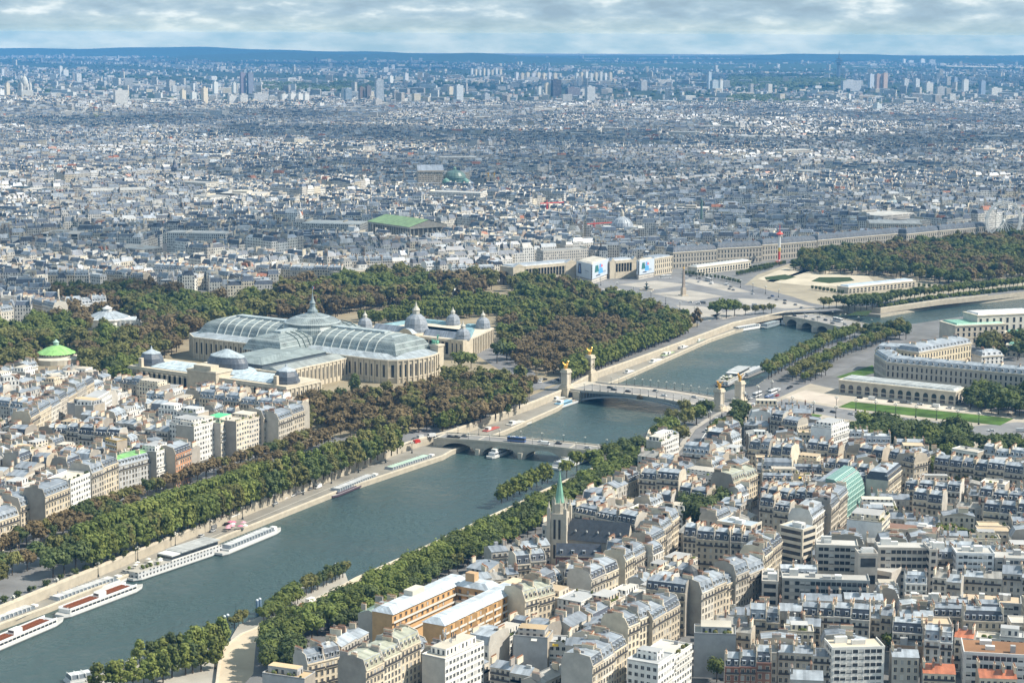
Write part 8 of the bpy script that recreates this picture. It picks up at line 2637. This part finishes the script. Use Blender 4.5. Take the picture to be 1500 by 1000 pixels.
# woods and tree clumps among the far suburbs
def far_woods():
    g = np.random.default_rng(9)
    spots = []
    for px0, px1, py0, py1, n, hh in ((380, 548, 122, 134, 900, 16), (1065, 1235, 112, 128, 1100, 22), (1065, 1150, 142, 152, 260, 16), (1120, 1245, 148, 156, 240, 12), (725, 800, 155, 166, 260, 14), (1430, 1500, 152, 163, 160, 14), (110, 160, 170, 186, 200, 12), (20, 70, 160, 172, 160, 12), (0, 40, 190, 202, 120, 12),
                                      (210, 300, 195, 202, 90, 12), (300, 360, 197, 214, 90, 12), (1000, 1100, 190, 197, 200, 12), (870, 905, 186, 191, 70, 12), (940, 970, 202, 211, 90, 14), (150, 195, 320, 330, 60, 14), (1070, 1170, 122, 134, 300, 14), (640, 660, 150, 156, 50, 12), (520, 560, 172, 180, 50, 12)):
        x0y = P(px0, py0); x1y = P(px1, py1)
        for _ in range(n):
            q = P(g.uniform(px0, px1), g.uniform(py0, py1)); spots.append((q.x, q.y, hh * g.uniform(.6, 1.1)))
    for _ in range(9000):
        y = math.sqrt(g.uniform(7000 ** 2, 22000 ** 2)); x = g.uniform(-1, 1) * (.28 * y)
        if math.sin(x / 330 + 2) * math.sin(y / 420 + x / 900) > g.uniform(-.4, 1.0):
            spots.append((x, y, g.uniform(7, 14)))
    v0 = np.array([(math.cos(a) * r, math.sin(a) * r, z) for r, z in ((.55, 0), (.75, .5), (.4, .9)) for a in np.arange(6) * math.pi / 3] + [(0, 0, 1.0)])
    f0 = []
    for j in range(2):
        for k in range(6):
            f0.append((j * 6 + k, j * 6 + (k + 1) % 6, j * 6 + 6 + (k + 1) % 6, j * 6 + 6 + k))
    for k in range(6):
        f0.append((12 + k, 12 + (k + 1) % 6, 18))
    V, Fc = [], []
    for i, (x, y, h) in enumerate(spots):
        w = h * g.uniform(.8, 1.8)
        V.append(v0 * np.array([w, w, h]) * (1 + g.uniform(-.2, .2, v0.shape)) + np.array([x, y, float(ground_h(np.array([x]), np.array([y]))[0])]))
        Fc.extend([tuple(a + i * 19 for a in q) for q in f0])
    me = bpy.data.meshes.new('far_woods'); me.from_pydata(np.concatenate(V).tolist(), [], Fc)
    me.materials.append(MATS['leaf_dark']); me.update()
    struct(add('far_woods', me), 'stuff')


far_woods()
# ================================================================ BOATS, VEHICLES, SMALL THINGS
def hull(mb, L, w, h, bow=.16, stern=.06, mat='paint', col=(.7, .7, .68), deck=(.45, .44, .42), z=WATER_Z):
    pts = [(-L / 2, -w * .32), (-L / 2 + L * stern, -w / 2), (L / 2 - L * bow, -w / 2), (L / 2 - L * bow * .35, -w * .28), (L / 2, 0), (L / 2 - L * bow * .35, w * .28), (L / 2 - L * bow, w / 2), (-L / 2 + L * stern, w / 2), (-L / 2, w * .32)]
    low = [(x * .985, y * .9) for x, y in pts]
    mb.prism(low, -.6, h * .35, mat, tuple(c * .35 for c in col), cap=False, poly1=pts)
    mb.prism(pts, h * .35, h, mat, col, top='paint', topcol=deck)


def boat(a, b, w, kind, label, group=None, hullc=(.6, .61, .61), roofc=(.55, .56, .57)):
    A, B = P(*a, WATER_Z), P(*b, WATER_Z)
    n = unit(Vector((-(B - A).y, (B - A).x)))
    c = (A + B) / 2 + n * w / 2; L = (B - A).length; th = math.atan2(*(B - A)[:][::-1])
    T = thing('tour_boat' if kind in ('tour', 'glass') else 'river_barge', label, 'boat', (c.x, c.y, WATER_Z), th, group)
    h = 1.7 if L > 25 else 1.1
    m = MB(); hull(m, L, w, h, col=hullc); m.build('hull', T)
    if kind == 'tour':
        s = MB(); s.box(-L * .44, -w * .42, h, L * .36, w * .42, h + 1.9, 'paint', (.72, .72, .7), top='paint', topcol=(.42, .43, .45)); s.build('saloon', T)
        k = int(L * .8 / 3)
        g = MB(); g.box(-L * .43, -w * .425, h + .5, L * .35, w * .425, h + 1.55, 'pane', (0, 0, 0), skip='t')
        for i in range(k + 1):
            x = -L * .43 + i * L * .78 / k; g.box(x - .15, -w * .44, h + .4, x + .15, w * .44, h + 1.7, 'paint', (.72, .72, .7))
        g.build('window_band', T)
        for x0, x1 in ((-L * .40, -L * .08), (0.04 * L, L * .3)):
            for y0, y1 in ((-w * .34, -.4), (.4, w * .34)):
                o = MB(); nr = int((x1 - x0) / 1.0)
                for i in range(nr):
                    x = x0 + i * (x1 - x0) / nr; o.box(x, y0, h + 1.9, x + .45, y1, h + 2.35, 'paint', (.5, .19, .09)); o.box(x, y0, h + 2.35, x + .12, y1, h + 2.75, 'paint', (.45, .17, .08))
                q = o.build('seat_bank', T); q['kind'] = 'stuff'
        r = MB()
        for y in (-w * .42, w * .42):
            r.box(-L * .44, y - .05, h + 1.9, L * .36, y + .05, h + 2.9, 'paint', (.66, .68, .7))
        r.build('railing', T)
        wh = MB(); wh.box(-L * .07, -w * .2, h + 1.9, L * .02, w * .2, h + 4.2, 'paint', (.72, .72, .7)); wh.box(-L * .072, -w * .18, h + 3, L * .022, w * .18, h + 3.8, 'pane', (0, 0, 0), skip='t'); wh.build('wheelhouse', T)
    elif kind == 'glass':
        s = MB(); s.box(-L * .42, -w * .44, h, L * .34, w * .44, h + 1.0, 'paint', hullc); s.prism([(-L * .41, -w * .43), (L * .33, -w * .43), (L * .33, w * .43), (-L * .41, w * .43)], h + 1, h + 2.8, 'gloss', (.13, .15, .17), poly1=[(-L * .38, -w * .3), (L * .29, -w * .3), (L * .29, w * .3), (-L * .38, w * .3)], top='roof', topcol=roofc); s.build('glazed_saloon', T)
        r = MB()
        for i in range(int(L / 4)):
            x = -L * .38 + i * L * .68 / int(L / 4); r.box(x, -w * .45, h + .9, x + .25, w * .45, h + 2.9, 'paint', (.7, .7, .69))
        r.build('roof_frame', T)
        wh = MB(); wh.box(L * .35, -w * .2, h, L * .4, w * .2, h + 2.2, 'paint', (.7, .7, .69)); wh.build('wheelhouse', T)
    elif kind == 'terrace':
        s = MB(); s.box(-L * .47, -w * .45, h, L * .46, w * .45, h + 3, 'stonewin', (.5, .51, .52), top='paint', topcol=(.42, .4, .36)); s.box(-L * .1, -w * .4, h + 3, L * .42, w * .4, h + 6, 'paint', (.64, .64, .63)); s.box(-L * .1, -w * .41, h + 3.8, L * .42, w * .41, h + 5.3, 'pane', (0, 0, 0), skip='t'); s.build('saloon', T)
        r = MB(); r.box(L * .0, -w * .46, h + 6, L * .44, w * .46, h + 6.4, 'roof', (.42, .43, .43)); r.build('roof', T)
        for i in range(16):
            t = MB(); x, y = rnd.uniform(-L * .44, -L * .12), rnd.uniform(-w * .38, w * .38)
            if i % 3: t.ball((x, y, h + 3.9), 1.0, 'leaf_green', (0, 0, 0), 6, sz=.9)
            else: t.lathe([(1.6, h + 5.2), (.1, h + 5.9)], x, y, 8, 'paint', (.66, .64, .58)); t.tube((x, y, h + 3), (x, y, h + 5.4), .06, 4)
            t.build('planter' if i % 3 else 'parasol', T)
    else:
        s = MB(); s.box(-L * .4, -w * .36, h, L * .12, w * .36, h + 2.1, 'paint', roofc, top='roof', topcol=roofc); s.box(-L * .39, -w * .37, h + .8, L * .11, w * .37, h + 1.6, 'pane', (0, 0, 0), skip='t'); s.build('cabin', T)
        wh = MB(); wh.box(-L * .32, -w * .25, h + 2.1, -L * .2, w * .25, h + 4, 'paint', (.66, .66, .64)); wh.box(-L * .325, -w * .22, h + 2.9, -L * .195, w * .22, h + 3.6, 'pane', (0, 0, 0), skip='t'); wh.build('wheelhouse', T)
        d = MB(); d.box(L * .16, -w * .28, h, L * .32, w * .28, h + .7, 'paint', (.34, .3, .26)); d.build('hatch', T)


GBT, GBR = 'boats moored by the near quay', 'boats along the upper river'
boat((-34, 968), (104, 909), 9, 'tour', 'tour boat with orange seats cut by the left frame edge', GBT)
boat((97, 907), (219, 861), 9, 'tour', 'tour boat with orange seats ahead of the long terrace barge', GBT)
boat((-30, 930), (72, 893), 8, 'glass', 'white covered pontoon behind the tour boat at the left edge', GBT)
boat((74, 893), (196, 849), 8, 'glass', 'white covered pontoon behind the second orange-seated tour boat', GBT)
boat((200, 853), (332, 808), 13, 'terrace', 'two-storey restaurant barge with planted roof terrace', GBT)
boat((329, 815), (420, 777), 8, 'glass', 'long white glass-roofed boat moored past the restaurant barge', GBT)
boat((490, 730), (566, 699), 8, 'glass', 'dark-sided glass boat with white roof, moored alone', GBT, (.1, .07, .09))
boat((567, 698), (649, 671), 8, 'glass', 'white boat with pale green roof moored before the low bridge', GBT, roofc=(.45, .62, .5))
boat((723, 673), (757, 661), 7, 'barge', 'white cruiser under way beneath the low bridge', None, roofc=(.55, .57, .6))
boat((818, 600), (853, 588), 7, 'barge', 'white boat with sky-blue roof by the arched bridge', None, roofc=(.25, .45, .6))
boat((812, 594), (840, 584), 5, 'barge', 'grey barge inside the blue-roofed boat', None, (.4, .4, .4), (.5, .5, .48))
boat((747, 631), (784, 619), 7, 'barge', 'pale flat barge moored between the two bridges', None, (.6, .58, .54), (.62, .6, .56))
boat((712, 640), (746, 628), 6, 'barge', 'red-decked pontoon above the low bridge', None, (.5, .48, .45), (.5, .12, .1))
boat((822, 690), (876, 671), 10, 'glass', 'white boat moored at the left end of the low bridge', None)
boat((1066, 568), (1102, 549), 12, 'terrace', 'dark restaurant boat with white roof behind the gilded pillar', None, (.08, .08, .09))
boat((1094, 556), (1127, 542), 12, 'glass', 'restaurant boat with rounded white roof by the bank trees', None, (.15, .15, .15))
boat((100, 1004), (146, 996), 8, 'glass', 'white boat bow at the bottom left corner', None)
for i, (a, b, w, k, hc, rc, lab) in enumerate((((918, 553), (938, 546), 5, 'barge', (.7, .7, .7), (.7, .7, .7), 'small white boat nearest beyond the arched bridge'), ((955, 538), (981, 528), 6, 'barge', (.7, .7, .7), (.7, .7, .68), 'white barge amid the upper moorings'), ((972, 528), (1000, 517), 6, 'barge', (.12, .25, .16), (.4, .5, .3), 'green barge amid the upper moorings'), ((1000, 516), (1015, 510), 5, 'barge', (.3, .4, .6), (.7, .7, .7), 'blue and white boat past the green barge'),
                                           ((1022, 507), (1042, 499), 7, 'barge', (.1, .1, .1), (.3, .35, .3), 'dark barge with cluttered deck on the upper river'), ((1078, 487), (1121, 480), 8, 'glass', (.72, .72, .72), (.7, .7, .7), 'long white boat before the far bridge'), ((1122, 482), (1148, 475), 8, 'glass', (.2, .25, .28), (.3, .36, .38), 'grey glazed boat before the far bridge'), ((1150, 476), (1171, 471), 7, 'barge', (.72, .72, .72), (.66, .66, .66), 'white boat touching the far bridge'))):
    boat(a, b, w, k, lab, GBR, hc, rc)
for i in range(11):
    x = 1280 + i * 20.5; y = 462 - i * 2.35
    c = [(.7, .7, .68), (.15, .15, .16), (.3, .2, .15), (.6, .6, .58)][i % 4]
    boat((x, y), (x + 17, y - 2.4), 7, 'barge' if i % 3 else 'glass', f'{["white", "black", "brown", "pale"][i % 4]} boat beyond the far bridge, {ordn(i)} along that quay', GBR, c, (.6, .6, .58) if i % 2 else (.4, .42, .44))

# floating gardens
for q in ([(338, 934), (350, 914), (402, 894), (376, 922)], [(384, 916), (394, 899), (437, 873), (446, 888)], [(424, 870), (452, 851), (506, 839), (510, 851), (472, 869), (446, 882)], [(95, 1012), (190, 965), (262, 950), (334, 938), (318, 1005)]):
    pts = PL(q, -6.6)
    mb = MB(); mb.prism([(p.x, p.y) for p in (pts if sum(a.x * b.y - b.x * a.y for a, b in zip(pts, pts[1:] + pts[:1])) > 0 else pts[::-1])], -8.6, -6.6, 'stone', (.5, .48, .44), top='ground', topcol=(.36, .34, .3))
    struct(mb.build('floating_deck'))
for i, (px, py) in enumerate(((329, 921), (334, 919), (377, 897), (381, 895), (423, 875), (455, 864), (492, 843), (195, 984))):
    c = P(px, py, -7); T = thing('mooring_post', f'tall blue-white mooring post at the floating gardens, {ordn(i)} from the nearest deck', 'post', (c.x, c.y, -9), 0, 'mooring posts of the floating gardens')
    m = MB(); m.tube((0, 0, 0), (0, 0, 8.4), .75, 8, 'paint', (.16, .24, .34)); m.build('pile', T); m = MB(); m.tube((0, 0, 8.4), (0, 0, 9.0), .8, 8, 'paint', (.6, .64, .68), .5); m.build('cap', T)


def vehicle_mesh(kind, col):
    mb = MB()
    if kind == 'car':
        L, W = 4.3, 1.8
        mb.prism([(-L / 2, -W / 2), (L / 2 - .3, -W / 2), (L / 2, -W * .3), (L / 2, W * .3), (L / 2 - .3, W / 2), (-L / 2, W / 2)], .3, .95, 'gloss', col)
        lo = [(-1.8, -.85), (.9, -.85), (.9, .85), (-1.8, .85)]; hi = [(-1.4, -.7), (.3, -.7), (.3, .7), (-1.4, .7)]
        mb.prism(lo, .95, 1.45, 'pane', (0, 0, 0), poly1=hi, top='gloss', topcol=col)
        ax = 1.35
    elif kind == 'van':
        L, W = 5.4, 2.0
        mb.prism([(-L / 2, -W / 2), (L / 2 - .9, -W / 2), (L / 2 - .9, W / 2), (-L / 2, W / 2)], .35, 2.3, 'gloss', col); mb.prism([(L / 2 - .9, -W / 2), (L / 2, -W / 2 + .1), (L / 2, W / 2 - .1), (L / 2 - .9, W / 2)], .35, 1.2, 'gloss', col)
        mb.face([(L / 2 - .15, -.85, 1.22), (L / 2 - .15, .85, 1.22), (L / 2 - .88, .85, 2.1), (L / 2 - .88, -.85, 2.1)], 'pane', (0, 0, 0)); ax = 1.7
    else:
        L, W = 11.5, 2.5
        mb.prism([(-L / 2, -W / 2), (L / 2, -W / 2), (L / 2, W / 2), (-L / 2, W / 2)], .35, 3.2, 'gloss', col); mb.box(-L / 2 - .02, -W / 2 - .02, 1.5, L / 2 + .02, W / 2 + .02, 2.6, 'pane', (0, 0, 0), skip='t'); ax = 3.6
        for x in (-3, 1.5):
            mb.box(x, -.7, 3.2, x + 2, .7, 3.45, 'paint', (.6, .6, .6))
    for x in (-ax, ax):
        for y in (-W / 2 + .1, W / 2 - .1):
            mb.tube((x, y - .12, .34), (x, y + .12, .34), .34, 8, 'dark', (0, 0, 0))
    return mb.mesh({'car': 'parked_car', 'van': 'van', 'bus': 'bus'}[kind])


CC = {'white': (.72, .72, .72), 'black': (.02, .02, .022), 'silver': (.45, .46, .47), 'grey': (.16, .165, .17), 'red': (.45, .04, .03), 'blue': (.06, .12, .3)}
VM = {}


def vehicle(p, z, th, kind, cname, label, group):
    k = (kind, cname)
    if k not in VM:
        VM[k] = vehicle_mesh(kind, CC[cname])
    o = add({'car': 'car', 'van': 'van', 'bus': 'bus'}[kind], VM[k], None, (p.x, p.y, z), th, (1.12, 1.12, 1.12))
    tag(o, label, kind, group)


def traffic(line, n, z, lanes, phrase, kinds=(('car', 6), ('van', 2))):
    pts = PL(line, z)
    L = sum((b - a).length for a, b in zip(pts[:-1], pts[1:]))
    cnt = {}
    for i in range(n):
        t = (i + rnd.uniform(.1, .9)) / n * L
        for a, b in zip(pts[:-1], pts[1:]):
            l = (b - a).length
            if t <= l:
                break
            t -= l
        d = unit(b - a); p = a + d * t + Vector((-d.y, d.x)) * rnd.choice(lanes)
        kind = pick(list(kinds)); cn = pick([('white', 4), ('black', 4), ('grey', 3), ('silver', 3), ('red', .4), ('blue', .6)]) if kind != 'bus' else pick([('white', 2), ('blue', 1)])
        k = (kind, cn); q = cnt.get(k, 0); cnt[k] = q + 1
        vehicle(p, z, math.atan2(d.y, d.x) + (math.pi if rnd.random() < .5 else 0), kind, cn, f'{cn} {kind} {phrase}, {ordn(q)} such along it', 'vehicles ' + phrase)


traffic([(1035, 636), (1062, 614), (1092, 599), (1130, 582), (1170, 564)], 14, .1, (-5, -1.8, 1.8, 5), 'on the left bank quay road', (('car', 6), ('van', 2), ('bus', 1)))
traffic([(1150, 591), (1235, 606), (1330, 620), (1427, 633), (1500, 634)], 15, .1, (-4.5, -1.5, 1.5, 4.5), 'on the esplanade road', (('car', 5), ('van', 3)))
traffic([(1255, 583), (1300, 588), (1400, 599)], 8, .12, (-1, 1), 'parked before the station palace')
traffic([(1090, 588), (1110, 580), (1130, 572)], 8, .1, (-6, 0, 6), 'at the left head of the arched bridge', (('car', 4), ('van', 1), ('bus', 1)))
traffic([(840, 432), (900, 440), (960, 450), (1030, 462)], 14, .12, (-14, -4, 6, 16), 'on the near side of the paved square', (('car', 5), ('van', 1), ('bus', 1)))
traffic([(930, 408), (1000, 405), (1080, 424), (1190, 452)], 22, .14, (-8, -3, 3, 8), 'on the far side of the paved square', (('car', 6), ('van', 1), ('bus', 1)))
traffic([(1010, 443), (1050, 446), (1110, 447)], 10, .14, (-6, 0, 6), 'beside the square fountain')
traffic([(280, 790), (345, 760), (385, 745)], 7, QUAY_Z + .05, (-2, 1), 'on the lower quay by the white boat')
traffic([(385, 744), (440, 723), (470, 712)], 9, QUAY_Z + .05, (-1, 1), 'parked along the lower quay')
traffic([(640, 690 - 48), (700, 618), (780, 580)], 6, QUAY_Z + .05, (-2,), 'on the lower quay between the bridges')
traffic([(960, 528), (1000, 508), (1040, 490)], 5, QUAY_Z + .05, (-1,), 'on the lower quay beyond the arched bridge')
traffic([(770, 560), (800, 556), (815, 560)], 6, .12, (-8, 0, 6), 'at the right head of the arched bridge')
traffic([(590, 650), (620, 642), (640, 640)], 5, .12, (-6, 2), 'approaching the low bridge')
F_, L_, zd_, xa_, xb_ = BRG[0], BRG[1], BRG[2], BRG[3], BRG[4]
for i, (t, y, k, c) in enumerate(((.12, 22, 'car', 'black'), (.2, 14, 'car', 'black'), (.33, 12, 'car', 'black'), (.48, 26, 'car', 'grey'), (.62, 13, 'car', 'white'), (.8, 25, 'car', 'silver'), (.93, 14, 'van', 'white'))):
    p = F_.w(xa_ + (xb_ - xa_) * t, y); vehicle(p, zd_(xa_ + (xb_ - xa_) * t) + .02, F_.th, k, c, f'{c} {k} crossing the arched bridge, {ordn(i)} vehicle from its right-bank end', 'vehicles on the arched bridge')
F_, L_, zd_ = BRG[5], BRG[6], BRG[7]
for i, (t, y, k, c) in enumerate(((.06, 6, 'car', 'black'), (.1, 6, 'car', 'black'), (.13, 11, 'car', 'grey'), (.45, 7, 'bus', 'blue'), (.58, 12, 'car', 'white'), (.62, 6, 'van', 'white'), (.68, 12, 'car', 'black'), (.86, 7, 'car', 'silver'))):
    p = F_.w(L_ * t, y); vehicle(p, zd_(L_ * t) + .02, F_.th, k, c, f'{c} {k} crossing the low stone bridge, {ordn(i)} vehicle from the right bank', 'vehicles on the low bridge')
F_, L_, zd_ = BRG[8], BRG[9], BRG[10]
for i in range(12):
    t = (i + .5) / 12; c = ['black', 'white', 'grey', 'silver'][i % 4]
    p = F_.w(L_ * t, 8 + (i * 7) % 21); vehicle(p, zd_(L_ * t) + .02, F_.th, 'car' if i != 5 else 'bus', c if i != 5 else 'white', f'{c} vehicle crossing the far bridge, {ordn(i)} from the square', 'vehicles on the far bridge')
for px, py, k, c, ph in ((455, 882, 'van', 'white', 'white van parked on the left bank promenade'), (443, 888, 'car', 'red', 'red car behind the white van on the promenade'), (434, 892, 'car', 'black', 'black car last behind the white van on the promenade')):
    vehicle(P(px, py, QUAY_Z), QUAY_Z + .03, R(62), k, c, ph, 'vehicles on the promenade')

# lamp posts along roads
def lamps(line, n, z, phrase, s=1.7, off=0):
    pts = PL(line, z)
    if off: pts = offset_line(pts, off, -1)
    L = sum((b - a).length for a, b in zip(pts[:-1], pts[1:]))
    for i, p in enumerate(resample(pts, L / n)):
        lamp(p, z, f'dark lamp post {phrase}, {ordn(i)} from the left', 'lamp posts ' + phrase, s)


lamps([(1225, 598), (1345, 612), (1465, 625)], 8, .1, 'along the lawn edge')
lamps([(1160, 598), (1240, 616), (1330, 630), (1430, 645)], 7, .1, 'on the near kerb of the esplanade road')
lamps([(1040, 620), (1092, 590), (1150, 566)], 6, .1, 'on the river side of the quay road')
lamps([(20, 895), (150, 842), (270, 795), (400, 742), (520, 694), (640, 650)], 13, QUAY_Z, 'on the lower right-bank quay', 1.5)
lamps([(880, 418), (960, 440), (1040, 470)], 7, .1, 'on the near edge of the square', 1.6)
lamps([(1000, 405), (1080, 420), (1160, 440)], 8, .1, 'on the far edge of the square', 1.6)

# small things on the quays
c = P(350, 757, QUAY_Z); T = thing('shelter', 'long white shelter roof on the lower quay', 'shelter', (c.x, c.y, QUAY_Z), R(66))
m = MB(); m.box(-11, -2, 2.6, 11, 2, 3.1, 'paint', (.68, .7, .72)); m.build('roof', T); m = MB(); m.box(-11, 1.5, 0, 11, 1.9, 2.6, 'paint', (.5, .52, .54)); m.build('back_wall', T)
for i in range(9):
    px, py = 333 + rnd.uniform(0, 26), 779 - rnd.uniform(0, 10)
    q = P(px, py, QUAY_Z); T = thing('parasol', f'pink and white parasol on the quay terrace, {ordn(i)} of the cluster', 'parasol', (q.x, q.y, QUAY_Z), 0, 'parasols on the quay terrace')
    m = MB(); m.lathe([(1.9, 2.3), (.1, 3.1)], 0, 0, 8, 'paint', rnd.choice([(.6, .2, .3), (.65, .35, .42), (.7, .68, .66)])); m.build('canopy', T); m = MB(); m.tube((0, 0, 0), (0, 0, 2.6), .06, 5); m.build('pole', T)
c = P(970, 655, 0); T = thing('kiosk', 'small orange works cabin under the quay trees', 'kiosk', (c.x, c.y, 0), .3)
m = MB(); m.box(-2.4, -2, 0, 2.4, 2, 4.6, 'paint', (.75, .36, .03)); m.build('wall', T); m = MB(); m.box(-2.6, -2.2, 4.6, 2.6, 2.2, 4.9, 'paint', (.7, .5, .2)); m.box(-1.5, -2.05, 2, 1.5, -2, 3.6, 'pane', (0, 0, 0)); m.build('roof', T)
print('OBJECTS', len(bpy.data.objects))
